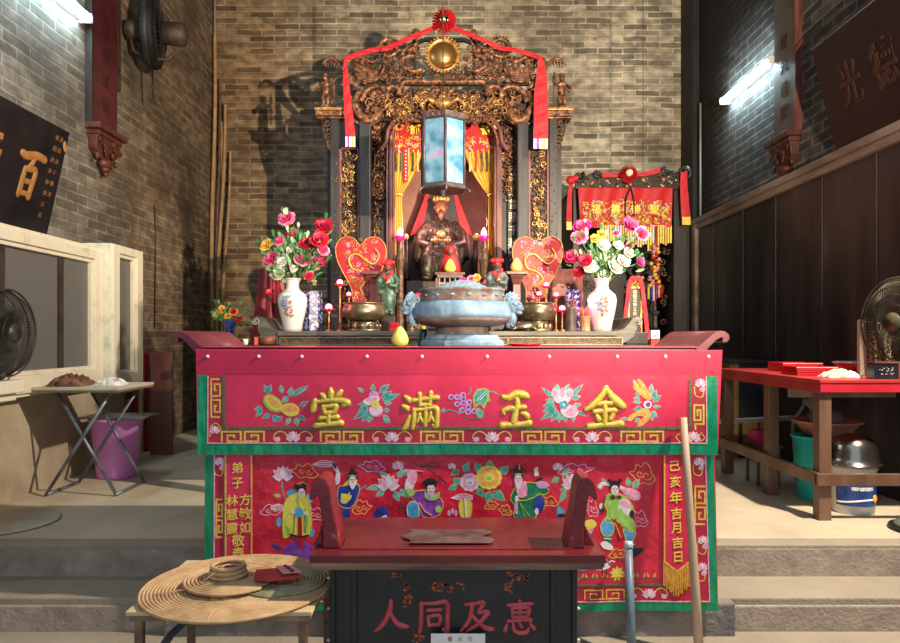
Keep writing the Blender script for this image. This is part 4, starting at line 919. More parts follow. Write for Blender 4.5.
# ================================================================== POLES IN FRONT
m_stick = M('weathered_bamboo_stick', (.40, .26, .17), (.58, .42, .30), sc=6, r=.6, stretch=(1, 1, .2))
b = B(m_stick); p0 = Vector((1.086, 3.165, .726)); p1 = Vector((1.118, 3.05, -.325)); b.tube([p1, p1.lerp(p0, .3)+Vector((.002, 0, 0)), p1.lerp(p0, .7), p0], [.0215, .020, .018, .0165], 12); o = b.build('wooden_stick'); tag(o, 'pale wooden stick leaning on the cloth over the date streamer', 'stick')
t = thing('metal_pipe', 'grey metal pipe with a silver cap leaning on the bottom of the cloth', 'pipe', (.80, 3.0, -.325))
b = B(M('blue_grey_pipe', (.10, .15, .20), (.20, .26, .32), sc=8, r=.4)); b.cyl((.797, 2.98, -.325), (.827, 3.15, .13), .021, .018); b.build('pipe', t)
b = B(M('silver_cap', (.62, .66, .70), r=.35, metal=.3)); b.cyl((.8265, 3.147, .122), (.8285, 3.158, .152), .0215, .020); b.build('cap', t)

# ================================================================== GREAT CENSER
m_cen = M('blue_grey_weathered_bronze', (.07, .115, .17), (.15, .25, .36), sc=7, r=.55, bump=.5, bsc=30, detail=8, lo=.3, hi=.5, c3=(.24, .37, .50))
m_cen2 = M('rust_brown_weathered_bronze', (.06, .035, .03), (.14, .11, .10), sc=9, r=.6, bump=.6, bsc=30, detail=8, c3=(.20, .26, .30), lo=.35, hi=.6)
m_cenrim = M('mottled_censer_rim', (.16, .21, .25), (.16, .11, .095), sc=16, r=.6, bump=.6, bsc=50, detail=8, c3=(.12, .07, .055), lo=.42, hi=.52)
YQ = 3.55; k = YQ/F; cxq = (462-450)*k
t = thing('incense_burner', 'large blue-grey bronze incense burner with lion-head ears on the red altar table', 'incense burner', (cxq, YQ, 1.0515))
z0 = 1.0515
b = B(m_cen)
b.lathe([(.226, 0), (.232, .006), (.232, .022), (.222, .034), (.205, .038), (.205, .044), (.196, .058), (.170, .062), (.150, .066), (.142, .072)], (cxq, YQ, z0), n=8, ph=PI/8, sy=.8, smooth=False)
b.build('stepped_base', t, bevel=.003)
b = B(m_cen2); b.lathe([(.150, .060), (.143, .07), (.138, .082), (.142, .10), (.150, .108)], (cxq, YQ, z0), n=40, sy=.8); b.build('neck', t)
b = B(m_cen2)
b.lathe([(.14, .100), (.20, .108), (.24, .125), (.257, .145)], (cxq, YQ, z0), n=48, sy=.8)
b.m(m_cen); b.lathe([(.257, .145), (.262, .165), (.257, .195), (.240, .222), (.226, .232)], (cxq, YQ, z0), n=48, sy=.8)
b.m(m_cenrim); b.lathe([(.226, .232), (.217, .24), (.216, .265), (.217, .284), (.224, .287), (.224, .297), (.215, .299), (.205, .297), (.20, .27), (.19, .262)], (cxq, YQ, z0), n=48, sy=.8)
b.build('bowl', t)
for a in range(16):
    an = 2*PI*a/16+.15; b = B(m_cen); b.ell((cxq+.217*cos(an), YQ+.8*.217*sin(an), z0+.262), .014, .008, .006, nu=8, nv=6, rot=Matrix.Rotation(an+PI/2, 3, 'Z')); b.build('rim_boss', t)
m_ash = M('pale_blue_ash', (.14, .21, .28), (.22, .31, .40), sc=18, r=.95, bump=1.0, bsc=40)
b = B(m_ash); b.lathe([(.208, .285), (.17, .295), (.12, .315), (.075, .334), (.03, .344), (.0001, .346)], (cxq, YQ, z0), n=32, sy=.8); o = b.build('ash_heap', t); o['kind'] = 'stuff'
for sg in (-1, 1):
    b = B(m_cen); c = Vector((cxq+sg*.262, YQ, z0+.205))
    b.ell(c, .045, .05, .055); b.ell(c+Vector((sg*.03, -.02, -.005)), .028, .03, .026)       # skull and muzzle
    b.ell(c+Vector((sg*.012, -.045, .015)), .014); b.ell(c+Vector((sg*.036, -.035, .012)), .012)   # eyes
    b.ell(c+Vector((sg*.045, -.03, -.012)), .014, .014, .010); b.ell(c+Vector((sg*.032, -.035, -.032)), .018, .016, .010)
    b.ell(c+Vector((sg*-.004, -.03, -.062)), .026, .03, .036); b.ell(c+Vector((sg*-.02, -.02, -.09)), .018, .022, .022)
    for q in range(11):                                                                     # curled mane
        an = PI*q/10*1.25-.3; p = c+Vector((sg*(-.006-.048*cos(an)*.4)+sg*.0, -.035, 0))+Vector((sg*.05*cos(an), 0, .058*sin(an)))
        b.tube(spiral((p.x, p.y, p.z), .018, 1.3, an, 10), .006, 6)
    for q in range(6): b.tube([c+Vector((sg*(-.035+.005*q), -.04, -.01-.012*q)), c+Vector((sg*(-.03+.004*q), -.048, -.035-.012*q)), c+Vector((sg*(-.012+.004*q), -.04, -.045-.012*q))], .005, 5)
    b.build('lion_head_ear', t)

# ---- small things on the front table
def onfront(px, py_, Y): return Vector(((px-450)/F*Y, Y, 1.0515))
m_pom = M('yellow_green_pomelo_skin', (.62, .60, .10), (.74, .70, .18), sc=30, r=.5, bump=.2, bsc=120)
def pomelo(name, label, c, r, mat, squash=1.25, lean=0, group=None):
    t = thing(name, label, 'fruit', c, group)
    b = B(mat); b.lathe([(0.0001, 0), (.5*r, .02*r), (.86*r, .25*r), (1.0*r, .62*r), (.98*r, .95*r), (.82*r, 1.35*r), (.60*r, 1.75*r), (.42*r, 2.05*r), (.26*r, 2.24*r), (.0001, 2.3*r)], c, n=24)
    b.build('rind', t); b = B(m_leaf); b.cyl(Vector(c)+Vector((0, 0, 2.28*r)), Vector(c)+Vector((.003, 0, 2.38*r)), .005, n=6); b.build('stalk', t)
    return t
pomelo('pomelo', 'tall pear-shaped yellow pomelo on the red altar table beside the blue-grey burner', onfront(400, 0, 3.42), .044, m_pom)
m_dishw = M('pale_saucer', (.5, .5, .48), r=.4)
m_can = M('green_tin_can', (.01, .13, .07), (.02, .22, .12), sc=20, r=.3, coat=.3)
t = thing('drinks_can', 'green can with white lettering behind the yellow pomelo', 'can', (-.140, 3.78, 1.05))
b = B(m_can); b.lathe([(.024, 0), (.027, .005), (.027, .085), (.022, .093)], (-.150, 3.80, 1.05), n=20); b.build('can_body', t)
b = B(M('tin_lid', (.6, .6, .6), r=.3, metal=.8)); b.lathe([(.022, .093), (.023, .096), (.02, .094), (.0001, .094)], (-.150, 3.80, 1.05), n=20); b.build('can_lid', t)
b = B(m_white)
for q in range(3): b.text('绿茶香'[q], (-.150, 3.7722, 1.116-q*.02), .018, (1, 0, 0), (0, 0, 1), depth=.001)
b.build('can_writing', t)
b = B(glassmat('amber_glass', (.9, .55, .2), .45, .1, (.35, .13, .03))); b.lathe([(.024, 0), (.028, .01), (.028, .05), (.024, .06), (.0001, .06)], (-.092, 3.84, 1.05), n=18); o = b.build('amber_jar'); tag(o, 'small amber glass jar beside the green can behind the burner', 'jar')
b = B(M('red_plastic_dish', (.55, .01, .015), r=.35)); b.lathe([(.055, 0), (.072, .004), (.088, .013), (.085, .014), (.066, .007), (.0001, .006)], (.385, 3.5, 1.0515), n=28); o = b.build('red_dish'); tag(o, 'flat red dish on the altar table right of the blue-grey burner', 'dish')
b = B(M('tan_wood_saucer', (.3, .2, .12), r=.6)); b.lathe([(.05, 0), (.062, .004), (.058, .005), (.0001, .003)], (-.30, 3.6, 1.05), n=24); o = b.build('wooden_saucer'); tag(o, 'thin tan saucer lying just behind the pear-shaped pomelo', 'saucer')
# ================================================================== MAIN SHRINE
YS = 6.0; XS = 444.0
def S(px, py, dy=0.0): return W(px, py, YS+dy)
def Sd(sg, d, py, dy=0.0): return S(XS+sg*d, py, dy)
SK = YS/F
rs = random.Random(11)
def carve(b, x0, x1, y0, y1, n, Y, size=5, r=.010, seed=1, blobs=1.0, depth=.03):
    """dense relief carving between photo columns x0..x1 and rows y0..y1, at depth Y: scrolls, leaves and knobs"""
    R = random.Random(seed)
    for k in range(n):
        x = R.uniform(x0, x1); y = R.uniform(y0, y1); c = W(x, y, Y-R.uniform(0, depth))
        b.tube(spiral(c, size*SK*R.uniform(.5, 1.1), R.uniform(.7, 1.5), R.uniform(0, 6), 9, dirn=R.choice((-1, 1))), [r*(1-.05*q) for q in range(10)], 5)
        if R.random() < blobs:
            x = R.uniform(x0, x1); y = R.uniform(y0, y1); c = W(x, y, Y-R.uniform(0, depth)); a = R.uniform(0, PI)
            b.ell(c, size*SK*.42, r*1.1, size*SK*.16, rot=Matrix.Rotation(a, 3, 'Y'), nu=7, nv=5)
def remesh_figure(b, name, parent, vox=.008, it=4): return b.build(name, parent, remesh=vox, smooth_it=it)

t = thing('shrine', 'tall carved and gilded wooden shrine standing against the brick wall behind the altar tables', 'shrine', (-.05, 6.5, 0))
b = B(m_dwood); b.box(-1.12, 1.02, 6.0, 7.4, 0, 1.06); b.build('shrine_base', t, bevel=.01)
m_inpan = M('faded_pink_tan_panel', (.30, .14, .09), (.42, .22, .15), sc=4, r=.6)
b = B(m_dwood); b.box(-1.10, 1.0, 7.36, 7.42, 1.06, 3.1); b.box(-1.10, -1.06, 6.1, 7.36, 1.06, 3.1); b.box(.96, 1.0, 6.1, 7.36, 1.06, 3.1); b.box(-1.10, 1.0, 6.1, 7.42, 3.06, 3.10); b.build('cabinet_shell', t)
b = B(m_inpan); b.box(-.62, .55, 7.33, 7.355, 1.2, 2.9); b.build('inner_panel', t)
for sg in (-1, 1):
    def px2(d0, d1): a, c = sorted((XS+sg*d0, XS+sg*d1)); return W(a, 0, YS).x, W(c, 0, YS).x
    zt = W(0, 118, YS).z; z0 = 1.06
    x0, x1 = px2(105, 113); b = B(m_gwood); b.box(x0, x1, 5.97, 6.09, z0, zt)
    R = random.Random(3+sg)
    b.m(m_gdark)
    for k in range(60): b.ell((R.uniform(x0+.01, x1-.01), 5.968, R.uniform(z0, zt)), .008, .005, .011, nu=6, nv=4)
    b.build('outer_post', t, bevel=.004)
    x0, x1 = px2(84, 105); b = B(m_rwood); b.box(x0, x0+.022, 5.985, 6.09, z0, W(0, 147, YS).z); b.box(x1-.022, x1, 5.985, 6.09, z0, W(0, 147, YS).z); b.box(x0, x1, 5.985, 6.09, W(0, 150, YS).z, W(0, 147, YS).z); b.build('panel_frame', t, bevel=.004)
    b = B(m_dwood); b.box(x0+.022, x1-.022, 6.02, 6.09, z0, W(0, 150, YS).z); b.box(x0, x1, 6.0, 6.09, W(0, 147, YS).z, zt); b.build('post_panel', t)
    a, c = sorted((XS+sg*88, XS+sg*102))
    b = B(m_gdark); carve(b, a, c, 153, 335, 150, 6.02, 5, .009, seed=21+sg); b.build('relief_carving', t)
    b = B(m_gild2); carve(b, a+1, c-1, 153, 300, 44, 6.005, 4, .008, seed=31+sg); b.build('gilded_relief', t)
    x0, x1 = px2(73, 84); b = B(m_gwood); b.box(x0, x1, 5.95, 6.07, z0, zt); b.build('grey_post', t, bevel=.008)
    x0, x1 = px2(59, 73); b = B(m_dwood); b.box(x0, x1, 6.18, 6.24, z0, zt); b.build('side_panel', t)
    a, c = sorted((XS+sg*61, XS+sg*72))
    if sg < 0:
        b = B(m_gild); carve(b, a, c, 125, 300, 60, 6.17, 5, .008, seed=8); b.build('side_relief', t)
    x0, x1 = px2(51, 59); b = B(m_rwood)
    b.box(x0, x1, 6.12, 6.24, z0, W(0, 125, YS).z); xm = (x0+x1)/2; b.box(xm-.012, xm+.012, 6.105, 6.12, z0, W(0, 125, YS).z); b.box(x0-.0, x0+.012, 6.10, 6.12, z0, W(0, 125, YS).z); b.build('inner_post', t, bevel=.004)
    b = B(m_gild2)
    for k in range(18):
        y = 188+k*6.2; c = Sd(sg, 47, y, .30); b.tube([c+Vector((.016*cos(q), 0, .024*sin(q))) for q in (2*PI*j/8 for j in range(8))], .0055, 5, closed=True)
    b.m(m_gdark); x0, x1 = px2(44.5, 49.5); b.box(x0, x1, 6.315, 6.33, z0, W(0, 150, YS).z); b.build('chain_strip', t)
    # capital ledge, its bracket and the figure on it
    x0, x1 = px2(98, 127); b = B(m_gild); b.box(x0, x1, 5.93, 6.12, W(0, 118, YS).z, W(0, 113, YS).z); b.box(x0+.03*(sg > 0 or 0), x1-.0, 5.95, 6.12, W(0, 120, YS).z, W(0, 118, YS).z); b.m(m_gild2); b.box(x0-.01, x1+.01, 5.915, 6.12, W(0, 113, YS).z, W(0, 110, YS).z); b.build('capital_ledge', t, bevel=.006)
    b = B(m_gdark)
    for (d, y, r_) in ((117, 123, 4), (116, 131, 4), (115, 139, 3.5), (114.5, 146, 2.5)): c = Sd(sg, d, y, 0); b.tube(spiral(c, r_*SK, 1.3, 0 if sg > 0 else PI, 14, dirn=-sg), .011, 6)
    b.tube([Sd(sg, 122, 120), Sd(sg, 120, 132), Sd(sg, 116, 145), Sd(sg, 113, 152)], .010, 6); b.build('scroll_bracket', t)
    b = B(m_gild)
    c = Sd(sg, 118, 110)
    for (dx, dz, rx, rz) in ((0, .03, .045, .03), (-.02, .09, .022, .06), (.02, .09, .022, .06), (0, .17, .040, .055), (0, .225, .05, .028), (0, .275, .024, .028), (0, .305, .028, .014)): b.ell(c+Vector((dx, 0, dz)), rx, .035, rz)
    b.tube([c+Vector((.04*sg, 0, .22)), c+Vector((.075*sg, -.02, .18)), c+Vector((.05*sg, -.05, .15))], .014, 6); b.tube([c+Vector((-.04*sg, 0, .22)), c+Vector((-.075*sg, -.01, .25)), c+Vector((-.07*sg, 0, .30))], .013, 6)
    b.m(m_gild).cyl(c+Vector((-.075*sg, -.01, .06)), c+Vector((-.07*sg, -.01, .33)), .007, n=6)
    b.build('warrior_finial', t)

# crest
b = B(m_gild)
for sg in (-1, 1):
    mm = lambda pts, dy=-.02: [Sd(sg, p.x, p.y, dy) for p in cat([(x, y, 0) for x, y in pts], 4, False)]
    b.tube(mm([(0, 82), (20, 82), (36, 81.5), (41, 83), (44, 90), (46, 95)]), .026, 8, flat=1.3)
    b.tube(mm([(44, 96), (45, 89), (50, 86), (56, 88), (58, 95), (56, 100)]), .024, 8)
    b.tube(mm([(57, 100), (58, 91), (65, 86.5), (73, 88), (80, 94), (83, 102)]), [.026]*21, 8)
b.build('crest_moulding', t)
for sg in (-1, 1):
    mm = lambda pts, dy=-.03: [Sd(sg, p.x, p.y, dy) for p in cat([(x, y, 0) for x, y in pts], 4, False)]
    b = B(m_gild); P = mm([(84, 90), (88, 99), (88, 108), (83, 116), (76, 120.5), (69, 119), (66, 114), (69, 109), (73, 111)]); n = len(P)
    b.tube(P, [.022+.022*sin(PI*i/n) for i in range(n)], 9)
    b.tube(mm([(92, 96), (96, 106), (92, 118), (82, 125), (72, 125)]), .012, 6); b.build('swan_scroll', t)
    # dragon: coil, body, head
    b = B(m_gild); P = mm([(22, 68), (28, 71), (35, 70), (41, 66), (42, 60), (36, 56), (30, 56)], -.05); n = len(P); b.tube(P, [.016+.012*sin(PI*i/n) for i in range(n)], 8)
    P = [Sd(sg, 56+9*cos(a), 48-8.5*sin(a), -.05) for a in (-.5+k*.3 for k in range(20))]; b.tube(P, [.024-.0004*k for k in range(20)], 8)
    P = mm([(48, 52), (43, 50), (38, 51)], -.06); b.tube(P, .02, 8)
    c = Sd(sg, 34, 50, -.07); b.ell(c, .035, .03, .028); b.ell(c+Vector((-sg*.035, -.01, -.012)), .026, .022, .014); b.ell(c+Vector((-sg*.03, -.01, .012)), .024, .018, .011)
    for q in range(6): b.tube([c+Vector((sg*.01, 0, .01)), c+Vector((sg*(.03+.008*q), 0, .05-.014*q)), c+Vector((sg*(.06+.01*q), .01, .065-.026*q))], [.008, .006, .002], 5)
    for q in range(14): a = -.4+q*.28; b.ell(Sd(sg, 56+11.5*cos(a), 48-11*sin(a), -.05), .010, .006, .012, nu=6, nv=4)
    for q in range(9): cc = P[0] if False else Sd(sg, 24+q*2.3, 73+1.0*sin(q*2), -.05); b.ell(cc, .010, .006, .010, nu=6, nv=4)
    b.build('dragon_carving', t)
    # phoenix: sweeping tail feathers, body, wing tip
    b = B(m_gild)
    for q in range(7):
        b.tube(mm([(92-q*.5, 60+q*2.0), (84, 66+q*2.2), (74, 71+q*1.8), (65, 70+q*1.2), (60, 64+q*.6)], -.02-.006*q), [.011]*17, 6)
    P = mm([(98, 58), (100, 66), (96, 76), (90, 84), (84, 89)], -.06); n = len(P); b.tube(P, [.014+.022*sin(PI*i/n) for i in range(n)], 8)
    P = mm([(98, 62), (88, 57), (80, 58), (72, 62), (66, 58)], -.05); b.tube(P, [.02, .019, .018]*5+[.012]*2, 7)
    P = mm([(101, 68), (106, 62), (113, 58.5), (119, 61), (122, 66)], -.04); n = len(P); b.tube(P, [.020-.0008*i for i in range(n)], 6)
    for q in range(5): b.tube([Sd(sg, 106+q*3, 61+abs(q-2)*.6, -.04), Sd(sg, 107+q*3, 67, -.04)], [.012, .004], 5)
    for (x, y, r_) in ((70, 78, 5), (60, 76, 4), (52, 76, 4), (80, 80, 4), (46, 72, 3.5), (78, 70, 3)): b.tube(spiral(Sd(sg, x, y, -.03), r_*SK, 1.4, 1+x, 12, dirn=sg), .010, 5)
    b.build('phoenix_carving', t)
    b = B(m_gild); c = Sd(sg, 28, 34, -.03)
    for q in range(8): a = 2*PI*q/8; b.ell(c+Vector((.03*cos(a), -.01, .03*sin(a))), .016, .012, .016, nu=7, nv=5)
    b.ell(c+Vector((0, -.02, 0)), .02); b.tube([c, Sd(sg, 27, 42, -.03), Sd(sg, 31, 48, -.04)], .014, 6); b.build('lotus_knob', t)
b = B(m_gild); carve(b, XS-92, XS+92, 58, 81, 150, 6.0, 5, .009, seed=77, blobs=1)
for (xa, xb_) in ((XS-62, XS-24), (XS+24, XS+62)): carve(b, xa, xb_, 42, 60, 34, 6.0, 4.5, .009, seed=int(xa))
b.build('openwork_carving', t)['kind'] = 'stuff'
b = B(m_dwood)
for (xa, ya, xb_, yb_) in ((-90, 66, -20, 40), (90, 66, 20, 40), (-85, 84, 85, 84), (-80, 74, -20, 74), (80, 74, 20, 74), (-20, 40, 20, 40), (-60, 50, -60, 84), (60, 50, 60, 84), (-30, 40, -30, 84), (30, 40, 30, 84)):
    b.bar(S(XS+xa, ya, .0), S(XS+xb_, yb_, .0), .03, .03)
b.build('crest_backing_bars', t)
c = S(443, 55, -.06)
b = B(m_gild2)
b.lathe([(.150, -.01), (.150, .012), (.125, .02), (.118, .0)], c, n=40, mat=Matrix.Rotation(PI/2, 3, 'X'))
for q in range(30): a = 2*PI*q/30; b.ell(c+Vector((.152*cos(a), -.01, .152*sin(a))), .013, .012, .013, nu=7, nv=5)
b.build('sun_disc_rim', t)
m_sun = M('polished_gold_disc', (.38, .19, .06), (.52, .30, .11), sc=6, r=.36, metal=.85)
b = B(m_sun); b.lathe([(.120, .0), (.105, .025), (.07, .045), (.03, .055), (.0001, .057)], c, n=40, mat=Matrix.Rotation(PI/2, 3, 'X')); b.build('sun_disc', t)
# frieze between the crest and the opening
b = B(m_dwood); b.box(W(352, 0, YS).x, W(537, 0, YS).x, 6.05, 6.10, W(0, 119, YS).z, W(0, 88, YS).z); b.build('frieze_board', t)
b = B(m_gild); carve(b, XS-78, XS+78, 90, 117, 190, 6.02, 6, .012, seed=5); b.build('frieze_carving', t)
b = B(m_gild2); carve(b, XS-62, XS+62, 94, 114, 40, 5.98, 4, .008, seed=15)
cc = S(443, 103, -.06)
b.ell(cc, .075, .04, .05); b.ell(cc+Vector((0, 0, .055)), .04, .03, .03); b.ell(cc+Vector((0, 0, .09)), .02)
for g in (-1, 1):
    b.tube([cc+Vector((g*.07, 0, 0)), cc+Vector((g*.13, 0, .04)), cc+Vector((g*.19, 0, -.01)), cc+Vector((g*.17, 0, -.06))], [.025, .022, .016, .008], 6)
b.build('gilded_urn', t)
# cusped arches framing the opening
for sg in (-1, 1):
    mm = lambda pts, dy=0: [Sd(sg, p.x, p.y, dy) for p in cat([(x, y, 0) for x, y in pts], 5, False)]
    b = B(m_rwood); b.tube(mm([(14, 120), (28, 116), (40, 116), (50, 121), (56, 130), (58, 142), (64, 150)], .02), .02, 7); b.m(m_gild)
    b.tube(mm([(20, 123), (34, 119), (46, 124), (52, 134), (54, 145)], .03), .011, 6)
    b.build('arch_moulding', t)
    b = B(m_gild); a, c = sorted((XS+sg*57, XS+sg*74)); carve(b, a, c, 122, 200, 60, 6.15, 5, .009, seed=51+sg); b.build('bracket_carving', t)
b = B(m_gild); carve(b, XS-52, XS+52, 116, 124, 50, 6.0, 4, .008, seed=91); b.build('lintel_carving', t)
# couplet board on the right-hand side
b = B(m_blk); x0 = W(507.5, 0, 6.14).x; x1 = W(519, 0, 6.14).x; b.box(x0, x1, 6.14, 6.165, 1.15, W(0, 165, YS).z); b.build('couplet_board', t, bevel=.004)
m_gchar = M('gilt_lettering', (.70, .45, .22), (.85, .65, .4), sc=50, r=.4, metal=.3)
for q, chh in enumerate('龍光普照千秋仰'):
    b = B(m_gchar); p = W(513.3, 178+q*13.0, 6.139); b.text(chh, p, .095, (1, 0, 0), (0, 0, 1), depth=.004, off=.008); b.build('gilt_character', t)
b = B(m_rwood)
for (x0, x1, y0, y1) in ((507, 520, 252, 256), (507, 520, 270, 274), (507, 509, 252, 330), (517.5, 520, 252, 330)):
    pa = W(x0, y1, YS); pb = W(x1, y0, YS); b.box(pa.x, pb.x, 6.10, 6.13, pa.z, pb.z)
b.build('lattice_panel', t, bevel=.003)

# ribbon, rosette, hangings on the shrine
def strip(b, pts, w, th=.006, tw=0.0, nrm=Vector((0, -1, 0))):
    """cloth strip along pts, width across the run, lying square to the viewer side"""
    P = [Vector(p) for p in pts]; n = len(P); Wd = w if isinstance(w, (list, tuple)) else [w]*n; L = []
    for i in range(n):
        d = (P[min(n-1, i+1)]-P[max(0, i-1)]).normalized(); s_ = d.cross(nrm).normalized()*Wd[i]/2
        L.append((P[i]-s_, P[i]+s_))
    vs = []; fs = []
    for i, (a, c) in enumerate(L):
        m_ = (a+c)/2+Vector((0, -.035*Wd[i]-.004*sin(i*1.7), 0))
        vs += [a, m_, c, a+Vector((0, th, 0)), m_+Vector((0, th, 0)), c+Vector((0, th, 0))]
    for i in range(n-1):
        k_ = 6*i
        fs += [(k_, k_+1, k_+7, k_+6), (k_+1, k_+2, k_+8, k_+7), (k_+4, k_+3, k_+9, k_+10), (k_+5, k_+4, k_+10, k_+11), (k_, k_+6, k_+9, k_+3), (k_+2, k_+5, k_+11, k_+8)]
    return b.add(vs, fs, False)
def sm(pts, k=5): return cat(pts, k, False)
t2 = thing('red_ribbon', 'long red silk ribbon with a rosette draped over the crest of the tall gilded shrine', 'ribbon', S(443, 70, -.15))
b = B(m_ribbon)
for sg in (-1, 1):
    b = B(m_ribbon); strip(b, sm([Sd(sg, 2, 24, -.12), Sd(sg, 22, 33, -.13), Sd(sg, 40, 40, -.13), Sd(sg, 56, 48, -.10), Sd(sg, 72, 50, -.13), Sd(sg, 88, 55, -.13), Sd(sg, 97, 58, -.14)]), .042 if sg < 0 else .036); b.build('draped_length', t2)
    b = B(m_ribbon); xs = 346 if sg < 0 else 541
    if sg < 0: P = [(346, 57), (345.5, 75), (347, 95), (349, 118), (350.5, 137)]; ww = [.03, .045, .06, .075, .085]
    else: P = [(540, 56), (541.5, 75), (541, 95), (541, 118), (540.5, 139)]; ww = [.03, .09, .12, .125, .125]
    PP = sm([S(x, y, -.16) for x, y in P]); n = len(PP); strip(b, PP, [ww[min(4, int(i/(n-1)*4))]+(ww[min(4, int(i/(n-1)*4)+1)]-ww[min(4, int(i/(n-1)*4))])*((i/(n-1)*4) % 1) for i in range(n)])
    b.build('hanging_end', t2)
    b = B(M('white_band', (.8, .75, .72), r=.6)); x, y = P[-1]; w_ = ww[-1]/SK/2
    for q in range(5):
        pa = S(x-w_+q*w_*.4, y+10, -.165); pb = S(x-w_+(q+1)*w_*.4, y, -.165)
        b.m(m_pinkw if q % 2 == 0 else m_purple if q == 1 else m_gold).box(pa.x, pb.x, pa.y-.012, pa.y+.0, pa.z, pb.z)
    b.build('striped_tip', t2)
t3 = thing('rosette', 'red pleated rosette with a bright mirror centre at the very top of the tall shrine', 'rosette', S(443, 33, -.16))
def rosette(c, R, par, mid):
    b = B(m_ribbon)
    for ring, (r0, r1, nn) in enumerate(((.35, 1.0, 22), (.25, .72, 16))):
        for q in range(nn):
            a = 2*PI*q/nn+ring*.1; d = Vector((cos(a), 0, sin(a))); s_ = Vector((-sin(a), 0, cos(a)))
            p0 = c+d*R*r0+Vector((0, -.01*ring-.005, 0)); p1 = c+d*R*r1+Vector((0, -.012*ring, 0))
            w0 = R*.10; w1 = R*.17
            b.add([p0-s_*w0, p0+s_*w0+Vector((0, -.03, 0)), p1+s_*w1*.9+Vector((0, -.05, 0)), p1+d*R*.06+Vector((0, -.004, 0)), p1-s_*w1+Vector((0, .006, 0)), p0+Vector((0, .012, 0)), p1+Vector((0, .016, 0))],
                  [(0, 1, 2, 3, 4), (0, 4, 6, 5), (1, 5, 6, 2), (2, 6, 3), (3, 6, 4)])
    b.build('pleats', par)
    b = B(mid); b.lathe([(R*.44, 0), (R*.41, .02), (R*.25, .034), (.0001, .04)], c+Vector((0, -.04, 0)), n=20, mat=Matrix.Rotation(PI/2, 3, 'X')); b.build('centre', par)
m_mir = M('gold_mirror', (.95, .80, .45), r=.12, metal=1.0)
rosette(S(444, 21.5, -.17), .098, t3, m_mir)

# curtains in the opening
m_banner = M('gold_embroidered_red_brocade', (.50, .005, .01), (.62, .012, .02), sc=40, r=.5)
m_yelc = M('yellow_satin', (.74, .44, .05), (.86, .58, .12), sc=8, r=.38, bump=.3, stretch=(3, 1, .3))
def brocade(b, x0, x1, y0, y1, Y, n, seed, size=3.0):
    R = random.Random(seed)
    for q in range(n):
        c = W(R.uniform(x0, x1), R.uniform(y0, y1), YS) if Y is None else Vector(Y(R.uniform(x0, x1), R.uniform(y0, y1)))
        b.m(m_gold if q % 4 else m_pinkw)
        b.tube(spiral(c, size*SK*R.uniform(.4, 1), R.uniform(.5, 1.2), R.uniform(0, 6), 6, dirn=R.choice((-1, 1))), .0042, 4)
for sg, chh, xa, xb_ in ((-1, '師', 391, 424), (1, '普', 465, 501)):
    tt = thing('altar_curtain', 'yellow satin curtain under a red brocade pelmet lettered %s beside the hanging lantern' % ('left of it' if sg < 0 else 'right of it'), 'curtain', S((xa+xb_)/2, 200, .2))
    tt['label'] = 'yellow curtain with red pelmet and one gold character, %s of the hanging lantern' % ('left' if sg < 0 else 'right')
    Yp = 6.27
    def PP(x, y): return W(x, y, Yp-.012)
    b = B(m_banner); p0 = W(xa, 152, Yp); p1 = W(xb_, 114, Yp); b.box(p0.x, p1.x, Yp, Yp+.012, p0.z, p1.z); b.build('pelmet', tt)
    b = B(m_gold); brocade(b, xa+2, xb_-2, 137, 150, PP, 34, 60+sg); brocade(b, xa+2 if sg < 0 else 492, 409 if sg < 0 else xb_-2, 118, 137, PP, 24, 70+sg); b.build('brocade_pattern', tt)
    b = B(m_yel); cxx = 415.5 if sg < 0 else 485.5; b.text(chh, PP(cxx, 130)+Vector((0, -.01, 0)), .10, (1, 0, 0), (0, 0, 1), depth=.006, off=.03); b.build('gold_character', tt)
    tie = 398.5 if sg < 0 else 491.5
    def fn(u, v):
        y = 150+45*v
        s_ = (1-v)**.8 if v < 1 else 0
        L = xa+2 if sg < 0 else xa; Rr = xb_-2
        xl = tie-3+(L-tie+3)*((1-v**1.6) if sg > 0 else (1-v**2.4)); xr = tie+3+(Rr-tie-3)*((1-v**2.2) if sg > 0 else (1-v**1.5))
        p = W(xl+(xr-xl)*u, y, Yp); p.y = Yp+.03-.022*sin(u*38)*(1-.3*v)-.02; return p
    b = B(m_yelc); b.sheet(fn, 60, 14, .006); b.build('gathered_drape', tt)
    def fn2(u, v):
        y = 195+60*v; wq = 3+2.2*v; p = W(tie-wq+2*wq*u+1.2*v*(1 if sg > 0 else .3), y, Yp); p.y = Yp+.005-.014*sin(u*22); return p
    b = B(m_yelc); b.sheet(fn2, 26, 12, .006); b.build('hanging_tail', tt)
    b = B(m_gold); b.tube([Vector((W(tie, 195, Yp).x+.035*cos(a), Yp-.01+.03*sin(a), W(tie, 195, Yp).z)) for a in (2*PI*q/14 for q in range(14))], .008, 6, closed=True); b.build('tie_cord', tt)
    xs = 406 if sg < 0 else 499
    b = B(m_banner); p0 = W(xs-2.2, 183, Yp); p1 = W(xs+2.2, 148, Yp); b.box(p0.x, p1.x, Yp-.035, Yp-.029, p0.z, p1.z); b.m(m_pinkw)
    for q in range(9): c = W(xs, 152+q*3.5, Yp); c.y = Yp-.037; b.ell(c, .008, .003, .009, nu=6, nv=4)
    b.build('lettered_pendant', tt)
    for (x, mcol) in (((396, m_black), (402, m_dgreen), (413, m_black), (418, m_orange)) if sg < 0 else ((470, m_orange), (476, m_crimson), (482, m_gdark), (487, m_black), (494, m_dgreen))):
        b = B(mcol); p0 = W(x-.9, 172, Yp); p1 = W(x+.9, 153, Yp); b.box(p0.x, p1.x, Yp-.024, Yp-.018, p0.z, p1.z); b.build('streamer', tt)

